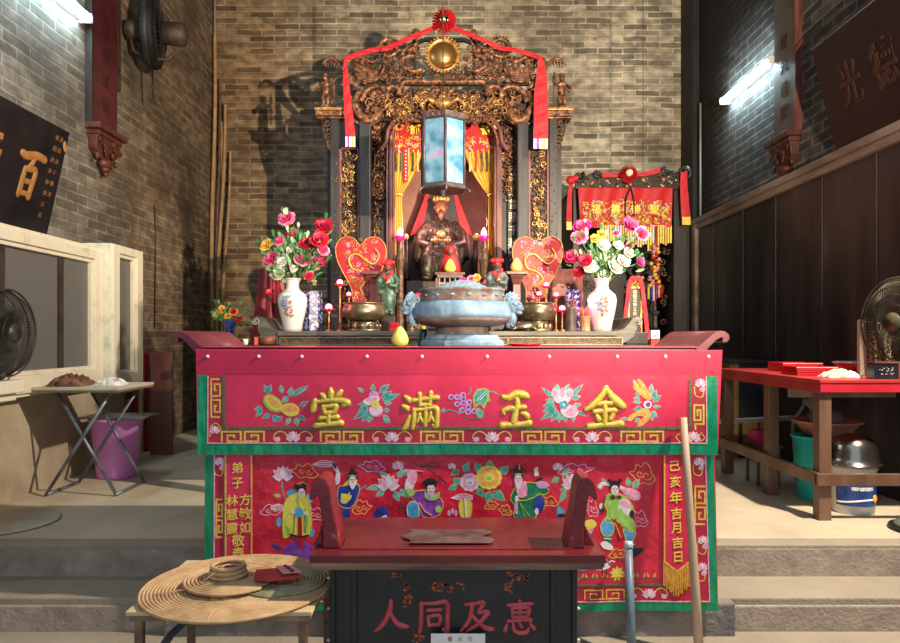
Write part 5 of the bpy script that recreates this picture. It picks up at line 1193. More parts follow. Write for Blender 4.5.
# hanging lantern
m_lframe = M('dark_lantern_wood', (.03, .022, .025), (.09, .07, .075), sc=20, r=.4)
def lanternglass():
    m, nt, b = newmat('painted_blue_lantern_glass'); N = nt.nodes; L = nt.links
    tc = N.new('ShaderNodeTexCoord'); n = N.new('ShaderNodeTexNoise'); n.inputs['Scale'].default_value = 9; n.inputs['Detail'].default_value = 6
    L.new(tc.outputs['Object'], n.inputs['Vector'])
    cr = N.new('ShaderNodeValToRGB'); e = cr.color_ramp.elements; e[0].position = .38; e[0].color = (.04, .14, .22, 1); e[1].position = .60; e[1].color = (.16, .28, .40, 1)
    k = e.new(.70); k.color = (.34, .17, .30, 1); k2 = e.new(.78); k2.color = (.35, .42, .5, 1)
    L.new(n.outputs[0], cr.inputs[0]); L.new(cr.outputs[0], b.inputs['Base Color']); b.inputs['Roughness'].default_value = .16
    L.new(cr.outputs[0], b.inputs['Emission Color']); b.inputs['Emission Strength'].default_value = .25  # faint glow put into the glass colour for the daylight it reflects
    return m
m_lglass = lanternglass()
YL = 4.5; cl = W(443, 0, YL); zt = W(0, 121, YL).z; zb = W(0, 186, YL).z
t = thing('hanging_lantern', 'six-sided dark wood lantern with pale blue painted glass hanging before the shrine', 'lantern', (cl.x, YL, zb-.04))
b = B(m_lframe); Rl = .152
b.lathe([(Rl*1.06, 0), (Rl*1.10, .012), (Rl*1.02, .03), (Rl*.98, .035)], (cl.x, YL, zb-.035), n=6, ph=PI/2+.12, smooth=False); b.build('bottom_cap', t, bevel=.003)
b = B(m_lframe)
b.lathe([(Rl*1.0, 0), (Rl*1.06, .01), (Rl*1.10, .04), (Rl*.9, .045), (Rl*.3, .06)], (cl.x, YL, zt-.015), n=6, ph=PI/2+.12, smooth=False)
b.build('top_cap', t, bevel=.003)
for q in range(6):
    a = PI/2+.12+2*PI*q/6; a2 = a+PI/3; p = Vector((cl.x+Rl*cos(a), YL+Rl*sin(a), 0)); p2 = Vector((cl.x+Rl*cos(a2), YL+Rl*sin(a2), 0))
    b = B(m_lframe); b.cyl((p.x, p.y, zb), (p.x, p.y, zt), .010, n=6); b.build('corner_post', t)
    b = B(m_lglass); i0 = p.lerp(p2, .07); i1 = p.lerp(p2, .93); cc = Vector((cl.x, YL, 0)); k0 = i0.lerp(cc, .03); k1 = i1.lerp(cc, .03)
    b.add([(i0.x, i0.y, zb), (i1.x, i1.y, zb), (i1.x, i1.y, zt-.02), (i0.x, i0.y, zt-.02), (k0.x, k0.y, zb), (k1.x, k1.y, zb), (k1.x, k1.y, zt-.02), (k0.x, k0.y, zt-.02)], [(0, 1, 2, 3), (7, 6, 5, 4), (0, 4, 5, 1), (2, 6, 7, 3), (0, 3, 7, 4), (1, 5, 6, 2)]); b.build('glass_panel', t)
    b = B(m_gild)
    for s_ in range(3):
        m_ = p.lerp(p2, .22+.28*s_)*1.0; b.tube(spiral((m_.x+(m_.x-cl.x)*.03, m_.y+(m_.y-YL)*.03, zt+.008), .018, 1.3, s_, 9), .004, 5)
    b.build('fret_carving', t)
    if q in (2, 3, 4):
        b = B(m_lframe); c0 = p*1.0; b.tube([(p.x, p.y, zb-.02), (p.x+(p.x-cl.x)*.25, p.y+(p.y-YL)*.25, zb-.05), (p.x+(p.x-cl.x)*.15, p.y+(p.y-YL)*.15, zb-.075)], [.008, .009, .003], 6); b.build('corner_hook', t)
b = B(m_lframe); b.lathe([(.006, -.075), (.012, -.065), (.010, -.055), (.022, -.04), (.03, -.03)], (cl.x, YL, zb), n=10); b.build('drop_finial', t)
b = B(m_iron); b.cyl((cl.x, YL, zt+.03), (cl.x, YL, 5.76), .004, n=6); b.build('hanging_wire', t)

# deity statue on its throne
m_deity = M('dark_gilt_statue', (.018, .013, .010), (.06, .04, .022), sc=22, r=.42, metal=.2, bump=.4, c3=(.40, .26, .11), lo=.42, hi=.62)
m_dface = M('gilt_face', (.14, .06, .03), (.30, .15, .07), sc=20, r=.4, metal=.3)
def figure_parts(b, c, h, seated=True):
    def P(x, y, z): return Vector(c)+Vector((x, y, z))*h
    if seated:
        b.ell(P(0, .02, .30), .20, .15, .12) if 0 else None
        for (x, y, z, rx, ry, rz) in ((0, .03, .62, .17, .12, .17), (0, .03, .48, .17, .13, .14), (0, .02, .36, .20, .16, .10), (-.14, -.10, .34, .10, .17, .085), (.14, -.10, .34, .10, .17, .085),
                                      (-.16, -.22, .18, .095, .09, .19), (.16, -.22, .18, .095, .09, .19), (0, -.16, .20, .12, .08, .16), (-.17, -.26, .03, .07, .11, .035), (.17, -.26, .03, .07, .11, .035)):
            b.ell(P(x, y, z), rx*h, ry*h, rz*h)
        for g in (-1, 1):
            b.tube([P(g*.13, .03, .72), P(g*.24, .0, .58), P(g*.25, -.08, .45), P(g*.12, -.18, .42)], [.07*h, .085*h, .085*h, .05*h], 10)
            b.tube([P(g*.25, -.08, .46), P(g*.27, -.08, .30), P(g*.22, -.10, .2)], [.07*h, .08*h, .03*h], 8)
        b.tube([P(0, .02, .70), P(0, .01, .80)], [.06*h, .05*h], 10)
    else:
        for (x, y, z, rx, ry, rz) in ((0, 0, .64, .12, .08, .15), (0, 0, .50, .12, .085, .12), (0, .0, .30, .15, .10, .26), (-.06, -.02, .05, .06, .09, .05), (.06, -.02, .05, .06, .09, .05)):
            b.ell(P(x, y, z), rx*h, ry*h, rz*h)
        for g in (-1, 1):
            b.tube([P(g*.09, 0, .74), P(g*.17, -.01, .62), P(g*.14, -.08, .52), P(g*.02, -.13, .55)], [.05*h, .055*h, .055*h, .035*h], 8)
            b.tube([P(g*.14, -.06, .54), P(g*.16, -.06, .40)], [.05*h, .03*h], 8)
        b.tube([P(0, 0, .74), P(0, -.005, .82)], [.04*h, .035*h], 8)
def face(b, c, r):
    c = Vector(c); b.ell(c, r*.80, r*.85, r*1.05, nu=16, nv=12); b.ell(c+Vector((0, -r*.85, -r*.1)), r*.14, r*.18, r*.22, nu=8, nv=6)
    b.ell(c+Vector((0, -r*.74, -r*.48)), r*.28, r*.1, r*.08, nu=8, nv=6)
    for g in (-1, 1): b.ell(c+Vector((g*r*.32, -r*.75, r*.12)), r*.16, r*.08, r*.07, nu=8, nv=6); b.ell(c+Vector((g*r*.82, 0, -.05*r)), r*.12, r*.22, r*.3, nu=8, nv=6); b.ell(c+Vector((g*r*.34, -r*.74, r*.33)), r*.2, r*.07, r*.05, nu=8, nv=5)
YD = 6.75; kd = YD/F; fd = W(441, 283, YD)
t = thing('deity_statue', 'dark gilt seated deity statue with a crown under the hanging lantern', 'statue', fd)
hd = 84*kd
b = B(m_deity); figure_parts(b, fd, hd*.98); b.build('body', t, remesh=.011, smooth_it=3)
b = B(m_deity); R = random.Random(4)
for q in range(46):
    a = R.uniform(-1.2, 1.2); z = R.uniform(.15, .72); c = fd+Vector((.20*hd*sin(a), -(.15+.12*(z < .42))*hd*cos(a), z*hd)); b.tube(spiral(c, .025, 1.0, R.uniform(0, 6), 7), .005, 4)
b.m(m_gild2)
for q in range(8): b.ell(fd+Vector(((q-3.5)*.025, -.15*hd, .49*hd)), .012, .012, .016, nu=7, nv=5)
b.ell(fd+Vector((0, -.15*hd, .56*hd)), .045, .02, .04); b.build('robe_ornament', t)
b = B(m_dface); face(b, fd+Vector((0, -.03, .90*hd)), .092*hd); b.tube([fd+Vector((0, -.075, .84*hd)), fd+Vector((0, -.09, .78*hd)), fd+Vector((0, -.08, .72*hd))], [.03, .022, .006], 7); b.build('face', t)
b = B(m_gild2); b.lathe([(.085*hd, 0), (.095*hd, .01), (.09*hd, .03*hd), (.07*hd, .06*hd), (.03*hd, .075*hd)], fd+Vector((0, 0, .965*hd)), n=16)
for q in range(7): a = PI+PI*q/6; b.ell(fd+Vector((.09*hd*cos(a), .09*hd*sin(a), 1.0*hd)), .012, .012, .024, nu=6, nv=5)
b.build('crown', t)
t = thing('throne', 'dark carved throne with red side panels behind the seated gilt deity', 'throne', fd+Vector((0, .1, -.3)))
b = B(m_dwood); z_ = fd.z
b.box(fd.x-.33, fd.x+.33, YD-.32, YD+.28, 1.06, z_-.005); b.build('throne_base', t, bevel=.01)
b = B(m_dwood); b.prism([(fd.x-.40, z_), (fd.x+.40, z_), (fd.x+.16, z_+.98), (fd.x-.16, z_+.98)], YD+.24, YD+.29); b.build('throne_back', t)
for g in (-1, 1):
    b = B(m_ribbon); b.prism([(fd.x+g*u, z_+v) for u, v in (((.20, .55), (.32, .50), (.15, .95), (.12, .95)) if g > 0 else ((.12, .95), (.15, .95), (.32, .50), (.20, .55)))], YD+.22, YD+.236); b.build('red_side_strip', t)
    b = B(m_dwood); b.tube([(fd.x+g*.33, YD+.1, z_), (fd.x+g*.34, YD+.05, z_+.38), (fd.x+g*.34, YD-.22, z_+.40), (fd.x+g*.33, YD-.28, z_+.02)], .022, 8); b.m(m_gild2).ell((fd.x+g*.34, YD-.24, z_+.42), .035); b.build('arm_rail', t)

# two small lamps, one each side of the statue
m_bulb = M('lit_pink_flame_bulb', (1, .5, .6), emit=(1.0, .25, .42), es=14)
m_bulbw = M('lit_warm_pink_bulb', (1, .7, .75), emit=(1.0, .10, .22), es=7)
def candle_lamp(c, h, label, Yq=None):
    t = thing('flame_lamp', label, 'electric candle', c)
    c = Vector(c); b = B(m_gdark); b.lathe([(.05, 0), (.055, .02), (.04, .05), (.034, h*.3), (.045, h*.33), (.036, h*.36), (.03, h*.6), (.045, h*.7), (.03, h*.75), (.03, h*.85)], c, n=8, smooth=False); b.build('candle_stand', t)
    b = B(M('pink_glass_cup', (.75, .02, .2), r=.2, emit=(.8, .01, .15), es=.8)); b.lathe([(.02, 0), (.042, .02), (.046, .045), (.038, .05)], c+Vector((0, 0, h*.85)), n=14); b.build('glass_cup', t)
    b = B(m_bulbw); b.lathe([(.012, 0), (.028, .025), (.024, .06), (.008, .09), (.0001, .098)], c+Vector((0, 0, h*.85+.03)), n=14); b.build('bulb', t)
    return t
YB2 = 4.85
# ================================================================== BACK ALTAR TABLES
t = thing('black_altar_table', 'long black altar table behind the red one, supporting the low scroll-ended table', 'altar table', (0, 5.1, 0))
b = B(m_dwood); b.box(-1.44, 1.42, 4.56, 5.72, 1.0, 1.046); b.build('table_top', t, bevel=.004)
for (x, y) in ((-1.3, 4.66), (1.3, 4.66), (-1.3, 5.6), (1.3, 5.6)): b = B(m_dwood); b.box(x-.05, x+.05, y-.05, y+.05, 0, 1.0); b.build('leg', t, bevel=.006)
b = B(m_dwood); b.box(-1.35, 1.35, 4.66, 4.70, .82, 1.0); b.build('apron', t)
m_stone = M('grey_brown_worn_wood', (.06, .055, .045), (.22, .20, .16), sc=5, r=.5, bump=.3, stretch=(.4, 1, 2), c3=(.35, .33, .28))
t = thing('scroll_table', 'low dark table with scrolled ends that carries the vases and brass burners', 'altar table', (-.03, 5.1, 1.046))
b = B(m_stone); b.box(-1.20, 1.16, 4.72, 5.60, 1.108, 1.14); b.build('table_top', t, bevel=.004)
for sg, xe in ((-1, -1.20), (1, 1.16)):
    b = B(m_stone); P = [(0, 1.14), (.05, 1.155), (.09, 1.20), (.115, 1.232), (.15, 1.245), (.18, 1.228), (.182, 1.20), (.165, 1.186), (.148, 1.196), (.15, 1.21), (.138, 1.205), (.145, 1.16), (.12, 1.10), (.06, 1.06), (0, 1.05)]
    pts = [(xe+sg*u, z) for u, z in P]; b.prism(pts[::sg], 4.74, 5.58); b.build('scroll_end', t, bevel=.003)
    b = B(M('worn_pale_scroll', (.4, .38, .33), r=.5)); b.tube(spiral((xe+sg*.152, 4.737, 1.212), .028, 1.4, 0 if sg > 0 else PI, 14, dirn=-sg), .0035, 5); b.build('scroll_line', t)
for x in (-1.0, 1.0): b = B(m_dwood); b.box(x-.04, x+.04, 4.9, 5.4, 1.046, 1.108); b.build('leg', t)
t = thing('mesh_screen', 'long brass wire mesh screen standing along the front of the low scroll table', 'screen', (.0, 4.66, 1.046))
x0, x1 = W(280, 0, 4.62).x, W(622, 0, 4.62).x
m_wire = M('brass_wire', (.16, .125, .08), (.30, .24, .16), sc=40, r=.4, metal=.5)
b = B(m_wire)
for (za, zb_) in ((1.046, 1.052), (1.094, 1.101)): b.box(x0, x1, 4.612, 4.622, za, zb_)
for q in range(4): x = x0+(x1-x0)*q/3; b.box(x-.004, x+.004, 4.612, 4.622, 1.046, 1.10)
b.build('screen_frame', t)
b = B(m_wire); N_ = 110; zz = [1.053, 1.067, 1.081, 1.094]
for r_ in range(3):
    for q in range(N_):
        xa = x0+(x1-x0)*(q+.5*(r_ % 2))/N_; xb_ = xa+(x1-x0)/N_/2; xc = xa+(x1-x0)/N_
        b.bar((xa, 4.617, zz[r_]), (xb_, 4.617, zz[r_+1]), .0018, .0018); b.bar((xb_, 4.617, zz[r_+1]), (xc, 4.617, zz[r_]), .0018, .0018)
b.build('wire_mesh', t)
b = B(M('dark_red_backing', (.03, .015, .01), (.22, .12, .07), sc=40, r=.6)); b.box(x0, x1, 4.63, 4.636, 1.046, 1.098); b.build('backing_strip', t)

ZT = 1.1405
def onback(px, Y=YB2): return Vector(((px-450)/F*Y, Y, ZT))
KB = YB2/F
# ---- big porcelain vases with bouquets
m_porc = M('white_porcelain', (.60, .62, .58), (.68, .68, .64), sc=5, r=.22, coat=.2)
m_porcb = M('porcelain_painting_blue', (.12, .20, .45), (.30, .45, .65), sc=60, r=.25)
m_porcr = M('porcelain_painting_red', (.55, .12, .07), (.75, .35, .2), sc=60, r=.25)
def vase(px, label, seed):
    c = onback(px); t = thing('porcelain_vase', label, 'vase', c)
    pr = [(.060, 0), (.066, .006), (.072, .05), (.088, .12), (.101, .19), (.104, .225), (.094, .26), (.066, .285), (.050, .30), (.045, .325), (.047, .35), (.060, .37), (.064, .375), (.056, .374), (.040, .35), (.038, .31)]
    b = B(m_porc); b.lathe(pr, c, n=36); b.build('vase_body', t)
    def onv(a, z, lift=.002):
        for i in range(len(pr)-1):
            if pr[i][1] <= z <= pr[i+1][1]: r = pr[i][0]+(pr[i+1][0]-pr[i][0])*(z-pr[i][1])/max(1e-6, pr[i+1][1]-pr[i][1]); break
        return c+Vector(((r+lift)*sin(a), -(r+lift)*cos(a), z))
    R = random.Random(seed)
    for (mm, z0, z1, a0, n) in ((m_porcb, .14, .24, -.25, 22), (m_porcr, .10, .22, -.05, 26)):
        b = B(mm)
        for q in range(n):
            a = a0+R.uniform(-.35, .35)*(1-abs((R.random()-.5))); z = R.uniform(z0, z1)
            b.tube([onv(a, z), onv(a+R.uniform(-.15, .15), z+R.uniform(.006, .02)), onv(a+R.uniform(-.2, .2), z+.01)], R.uniform(.003, .007), 5)
        b.build('painted_figure', t)
    b = B(m_porcr)
    for z in (.012, .28, .365): b.tube([onv(a, z, .0) for a in (2*PI*q/32 for q in range(32))], .0025, 5, closed=True)
    b.build('painted_band', t)
    return c+Vector((0, 0, .35))
def petal(b, c, d, up, L, w, cup=.3):
    """one cupped petal from c outwards along d"""
    d = d.normalized(); s_ = d.cross(up); s_ = s_.normalized() if s_.length > 1e-4 else Vector((1, 0, 0)); n_ = s_.cross(d).normalized()
    vs = []
    for i, (t_, ww, h_) in enumerate(((0, .25, 0), (.4, .9, .12), (.75, 1.0, .35), (1.0, .5, .62))):
        for j in (-1, 0, 1): vs.append(c+d*L*t_+s_*w*ww*j*.5+n_*L*cup*(h_-(.18 if j == 0 else 0)*1))
    vs += [v-n_*.002 for v in vs]
    fs = []
    for i in range(3):
        for j in range(2): k = i*3+j; fs += [(k, k+1, k+4, k+3), (k+15, k+16, k+13, k+12)]
    fs += [(9, 10, 22, 21), (10, 11, 23, 22)]
    return b.add(vs, fs, True)
def bloom(name, par, c, r, mats, face_=(0, -1, .25), seed=0, rings=((0.95, 9, 0.15), (.75, 8, .45), (.5, 6, .8), (.28, 4, 1.1)), lay=None):
    R = random.Random(seed); f = Vector(face_).normalized(); u = f.orthogonal().normalized(); v = f.cross(u); c = Vector(c); b = B(mats[0])
    for k_, (rr, n, tilt) in enumerate(rings):
        b.m(mats[min(len(mats)-1, k_)])
        for q in range(n):
            a = 2*PI*q/n+k_*.4+R.uniform(-.15, .15); d = (u*cos(a)+v*sin(a))*cos(tilt)+f*sin(tilt)
            petal(b, c+f*.004*k_, d, f, r*rr*R.uniform(.9, 1.1), r*rr*.8, .35)
    b.m(mats[-1]); b.ell(c+f*r*.12, r*.16, nu=8, nv=6)
    return b.build(name, par)
def foliage(par, c, pts, R, mat, n=60, L=.055):
    b = B(mat)
    for q in range(n):
        p = Vector(R.choice(pts))+Vector((R.uniform(-.05, .05), R.uniform(-.03, .06), R.uniform(-.05, .05))); d = (p-c+Vector((R.uniform(-.1, .1), R.uniform(-.1, .1), R.uniform(-.05, .1)))).normalized()
        petal(b, p, d, Vector((R.uniform(-1, 1), -1, R.uniform(-.3, 1))), L*R.uniform(.6, 1.3), L*.42, .12)
    return b.build('foliage', par)
m_fleaf = M('artificial_green_leaf', (.02, .10, .02), (.10, .30, .08), sc=30, r=.45)
m_fleaf2 = M('pale_green_leaf', (.12, .28, .12), (.40, .55, .30), sc=30, r=.45)
m_fpink = M('hot_pink_petal', (.48, .012, .10), (.70, .08, .24), sc=30, r=.5); m_fpk2 = M('pale_pink_petal', (.72, .14, .30), (.80, .36, .46), sc=30, r=.5)
m_fred = M('scarlet_petal', (.45, .004, .01), (.60, .012, .03), sc=30, r=.45); m_fcr = M('crimson_petal', (.32, .005, .035), (.50, .015, .08), sc=30, r=.45)
m_fwht = M('cream_white_petal', (.62, .62, .52), (.74, .74, .66), sc=30, r=.5); m_fyel = M('yellow_petal', (.70, .50, .02), (.85, .70, .12), sc=30, r=.5); m_forg = M('orange_petal', (.8, .25, .03), (.9, .5, .1), sc=30, r=.5)
m_fmag = M('magenta_petal', (.45, .008, .16), (.65, .04, .30), sc=30, r=.5)
def bouquet(neck, label, blooms, leafn, seed):
    t = thing('flower_bouquet', label, 'flowers', neck); R = random.Random(seed); pts = []
    for i, (x, y, r, mats, nm) in enumerate(blooms):
        p = W(x, y, YB2); p.y += R.uniform(-.07, .05); r_ = r*KB*1.12
        f = (p-neck).normalized()*.5+Vector((0, -1, .1)); bloom(nm, t, p, r_, mats, f, seed+i)
        b = B(m_fleaf); mid = neck.lerp(p, .5)+Vector((0, 0, .02)); b.tube([neck+Vector((0, 0, -.05)), mid, p], .0035, 5); b.build('stem', t); pts += [tuple(p), tuple(mid), tuple(neck.lerp(p, .75))]
    foliage(t, neck, pts, R, m_fleaf, leafn, .06); foliage(t, neck, pts, R, m_fleaf2, leafn//2, .055)
P1 = [m_fpk2, m_fpink]; RD = [m_fred, m_fcr]; WH = [m_fwht, m_fwht]; YE = [m_fyel, m_forg]; CR = [m_fcr, m_fpink]; MG = [m_fmag, m_fpink]
nk = vase(292.5, 'white porcelain vase painted with a figure, under the pink and red bouquet', 3)
bouquet(nk, 'bouquet of pink, red and white artificial flowers with one yellow bloom in a porcelain vase',
        [(287, 220, 9, P1, 'peony'), (291, 233, 6, CR, 'carnation'), (279, 242, 6, P1, 'carnation'), (266, 245, 7, YE, 'yellow_bloom'), (272, 260, 10, P1, 'peony'), (323, 226, 9, RD, 'red_bloom'), (321, 242, 9, RD, 'red_bloom'), (307, 245, 7, RD, 'red_bloom'), (313, 250, 8, P1, 'peony'), (303, 260, 9, P1, 'peony'), (318, 261, 7, CR, 'carnation'), (325, 252, 6, P1, 'carnation'),
         (283, 263, 6, WH, 'white_bloom'), (281, 275, 7, WH, 'white_bloom'), (290, 250, 4, WH, 'white_bloom'), (299, 246, 4, WH, 'white_bloom'), (311, 277, 5, RD, 'red_bloom'), (295, 270, 4, WH, 'white_bloom')], 210, 5)
nk = vase(602, 'white porcelain vase painted with a red figure, under the big white bouquet', 8)
bouquet(nk, 'bouquet of mostly white flowers with pink and magenta in front of the small shrine',
        [(583, 227, 9, MG, 'peony'), (578, 240, 8, P1, 'carnation'), (573, 257, 8, CR, 'crimson_bloom'), (584, 262, 7, RD, 'red_bloom'), (632, 225, 9, MG, 'peony'), (638, 236, 8, P1, 'peony'), (628, 244, 6, P1, 'carnation'), (604, 246, 7, WH, 'white_bloom'), (606, 259, 10, WH, 'white_bloom'), (594, 256, 7, WH, 'white_bloom'), (590, 268, 7, WH, 'white_bloom'), (614, 268, 8, WH, 'white_bloom'), (604, 276, 7, WH, 'white_bloom'),
         (622, 262, 7, WH, 'white_bloom'), (627, 254, 6, WH, 'white_bloom'), (617, 247, 5, WH, 'white_bloom'), (603, 234, 5, YE, 'orange_bloom'), (617, 233, 4, P1, 'carnation'), (641, 262, 5, MG, 'carnation'), (594, 240, 5, YE, 'orange_bloom'), (580, 272, 6, RD, 'red_bloom')], 80, 15)
# ---- blue and white jars
m_bw = M('blue_and_white_porcelain', (.015, .03, .18), (.50, .54, .62), sc=38, r=.35, lo=.52, hi=.57, detail=2)
def bwjar(px, w, h, label):
    c = onback(px, 5.07); t = thing('porcelain_jar', label, 'jar', c); b = B(m_bw)
    b.lathe([(w*.92, 0), (w, .005), (w, h-.005), (w*.95, h), (w*.85, h), (w*.82, h-.03)], c, n=6, ph=.3, smooth=False); b.build('jar_body', t, bevel=.004)
    b = B(M('cobalt_rim', (.02, .04, .2), r=.2)); b.lathe([(w*1.01, 0), (w*1.02, .006), (w*.95, .007)], c+Vector((0, 0, h-.012)), n=6, ph=.3, smooth=False); b.lathe([(w*1.01, 0), (w*1.02, .008), (w*.97, .009)], c, n=6, ph=.3, smooth=False); b.build('cobalt_rim', t)
bwjar(313, .070, .30, 'six-sided blue and white porcelain jar beside the vase of pink and red flowers')
bwjar(573, .062, .31, 'blue and white porcelain jar behind the incense sticks and the vase of white flowers')
# ---- brass burners
def brassbowl(px, label, r=.15, Y=4.93):
    c = onback(px, Y); t = thing('brass_burner', label, 'incense burner', c)
    b = B(m_brass); b.lathe([(.04, .07), (r*.8, .085), (r*1.0, .12), (r*1.03, .15), (r*.95, .18), (r*.92, .195), (r*.98, .20), (r*.98, .207), (r*.86, .205), (r*.8, .17)], c, n=32); b.build('bowl', t)
    b = B(m_brass); b.lathe([(r*.78, 0), (r*.80, .012), (r*.70, .02), (r*.58, .05), (r*.62, .07), (r*.5, .08)], c, n=24)
    for q in range(12): a = 2*PI*q/12; b.ell(c+Vector((r*.72*cos(a), r*.72*sin(a), .035)), .018, .018, .024, nu=7, nv=5)
    b.build('carved_foot', t)
    b = B(m_ash); b.lathe([(r*.84, .19), (r*.5, .20), (.0001, .204)], c, n=20); o = b.build('ash', t); o['kind'] = 'stuff'
    return t
brassbowl(364, 'old brass burner left of the big blue-grey burner, under a heart-shaped fan', .155)
brassbowl(537, 'old brass burner immediately right of the big blue-grey burner', .135)
# ---- heart-shaped embroidered fans
m_fan = M('red_fan_brocade', (.30, .004, .01), (.42, .012, .02), sc=16, r=.5)
m_oldg = M('old_gold_thread', (.42, .22, .04), (.60, .36, .10), sc=60, r=.45, metal=.2)
def heart_fan(px, label, seed, tip=None, lean=0.0):
    Yh = 5.35; t = thing('heart_fan', label, 'ceremonial fan', W(px, 330, Yh))
    pts = [(-2, 6), (-6, 1), (-14, -1), (-21, 2), (-25, 10), (-24, 22), (-18, 36), (-11, 50), (-8, 66), (8, 66), (11, 50), (18, 36), (24, 22), (25, 10), (21, 2), (14, -1), (6, 1), (2, 6)]
    P = cat([(x, y, 0) for x, y in pts], 4); base = [W(px+p.x+lean*(66-p.y), 238+p.y, Yh) for p in P]
    b = B(m_fan); n = len(base); b.add(base+[v+Vector((0, .03, 0)) for v in base], [tuple(range(n)), tuple(range(2*n-1, n-1, -1))]+[(i, i+n, (i+1) % n+n, (i+1) % n) for i in range(n)]); b.build('fan_face', t)
    b = B(m_oldg); b.tube([v+Vector((0, -.004, 0)) for v in base], .0045, 5, closed=True); b.build('gold_rim', t)
    b = B(m_oldg); R = random.Random(seed)
    dr = cat([(14, 10, 0), (18, 18, 0), (12, 26, 0), (4, 22, 0), (-4, 16, 0), (-12, 20, 0), (-10, 30, 0), (0, 34, 0), (6, 42, 0), (-2, 50, 0), (3, 60, 0)], 5, False)
    b.tube([W(px+p.x+lean*(66-p.y), 238+p.y, Yh-.008) for p in dr], [.011*(1-.4*abs(2*i/len(dr)-1)) for i in range(len(dr))], 6)
    b.build('gold_dragon', t)
    b = B(m_gold)
    for q in range(120):
        y = R.uniform(3, 62); w_ = 22-y*.2; x = R.uniform(-w_, w_)*.85; b.m((m_oldg, m_pink, m_oldg)[q % 3]); b.tube(spiral(W(px+x+lean*(66-y), 238+y, Yh-.004), .022*R.uniform(.5, 1), 1, R.uniform(0, 6), 6), .0028, 4)
    b.build('scroll_embroidery', t)
    b = B(m_gild); b.cyl(W(px+lean*0, 331, Yh+.015), W(px+lean*60, 238, Yh+.04), .012, n=8); b.build('handle', t)
    return t
heart_fan(363, 'red heart-shaped ceremonial fan with gold embroidery behind the brass burner and small red lamps', 4, lean=-.04)
heart_fan(536, 'red heart-shaped ceremonial fan with a gold dragon beside the pedestal bearing a pomelo', 9, lean=.03)
# hanging red embroidered panel beneath the first fan
# ---- small attendants
m_turb = M('red_turban_cloth', (.6, .01, .015), (.75, .03, .03), sc=20, r=.6)
m_brownf = M('painted_brown_face', (.12, .045, .03), (.2, .08, .05), sc=20, r=.4)
m_grobe = M('dark_green_painted_robe', (.015, .05, .035), (.06, .13, .09), sc=20, r=.4, c3=(.4, .25, .1), hi=.62)
m_grrobe = M('grey_painted_robe', (.05, .06, .065), (.12, .14, .14), sc=20, r=.45)
def attendant(px, rob, label, Y=5.07, hpx=56, base=316):
    z0 = W(px, base, Y); h = hpx*Y/F; t = thing('attendant_figurine', label, 'figurine', Vector((z0.x, Y, ZT)))
    b = B(m_dwood); b.box(z0.x-.055, z0.x+.055, Y-.05, Y+.05, ZT, z0.z); b.build('plinth', t, bevel=.006)
    b = B(rob); figure_parts(b, z0, h, False); b.build('robed_body', t, remesh=.008, smooth_it=2)
    b = B(m_brownf); face(b, z0+Vector((0, -.01, .87*h)), .075*h); b.build('head', t)
    b = B(m_turb); b.lathe([(.082*h, 0), (.10*h, .02*h), (.095*h, .06*h), (.06*h, .095*h), (.0001, .105*h)], z0+Vector((0, 0, .90*h)), n=16)
    for g in (-1, 1): b.ell(z0+Vector((g*.085*h, -.02, .95*h)), .04*h, .03*h, .035*h)
    b.build('turban', t)
    b = B(m_ribbon); strip(b, sm([z0+Vector((-.08*h, -.09*h, .74*h)), z0+Vector((0, -.12*h, .66*h)), z0+Vector((.09*h, -.10*h, .80*h))]), .02, .004); b.build('sash', t)
    b = B(m_gild2); b.cyl(z0+Vector((-.03*h, -.16*h, .56*h)), z0+Vector((.04*h, -.18*h, .56*h+.05*h)), .03*h, n=8); b.build('offering_in_hands', t)
attendant(388, m_grobe, 'small attendant figurine in a red turban and dark green robe')
attendant(497, m_grrobe, 'small attendant figurine in a red turban and grey robe beside the pomelo pedestal', hpx=54, base=312)
# small red-hatted gilt figurine
# ---- pedestals with pomelos
def pedestal(px, label, ytop=272, Y=5.30):
    c = Vector(((px-450)/F*Y, Y, ZT)); h = W(px, ytop, Y).z-ZT; t = thing('offering_pedestal', label, 'pedestal', c)
    b = B(m_rwood); b.box(c.x-.085, c.x+.085, Y-.085, Y+.085, ZT+h-.025, ZT+h); b.build('tray', t, bevel=.004)
    b = B(m_rwood); b.lathe([(.085, 0), (.085, .02), (.06, .035), (.05, .10), (.062, .12), (.062, .14), (.045, .16), (.042, h-.1), (.07, h-.04), (.075, h-.025)], c, n=4, ph=PI/4, smooth=False); b.build('stem', t, bevel=.004)
    return Vector((c.x, Y, ZT+h))
m_citr = M('golden_pomelo_skin', (.80, .48, .08), (.90, .65, .22), sc=30, r=.5, bump=.2, bsc=120)
p = pedestal(516.5, 'red-brown wooden pedestal with a golden pomelo, right of the statue')
pomelo('pomelo', 'golden pomelo on the wooden pedestal beside the grey-robed figurine', p, .048, m_citr)
pedestal(374, 'red-brown wooden pedestal half hidden behind the green-robed figurine')
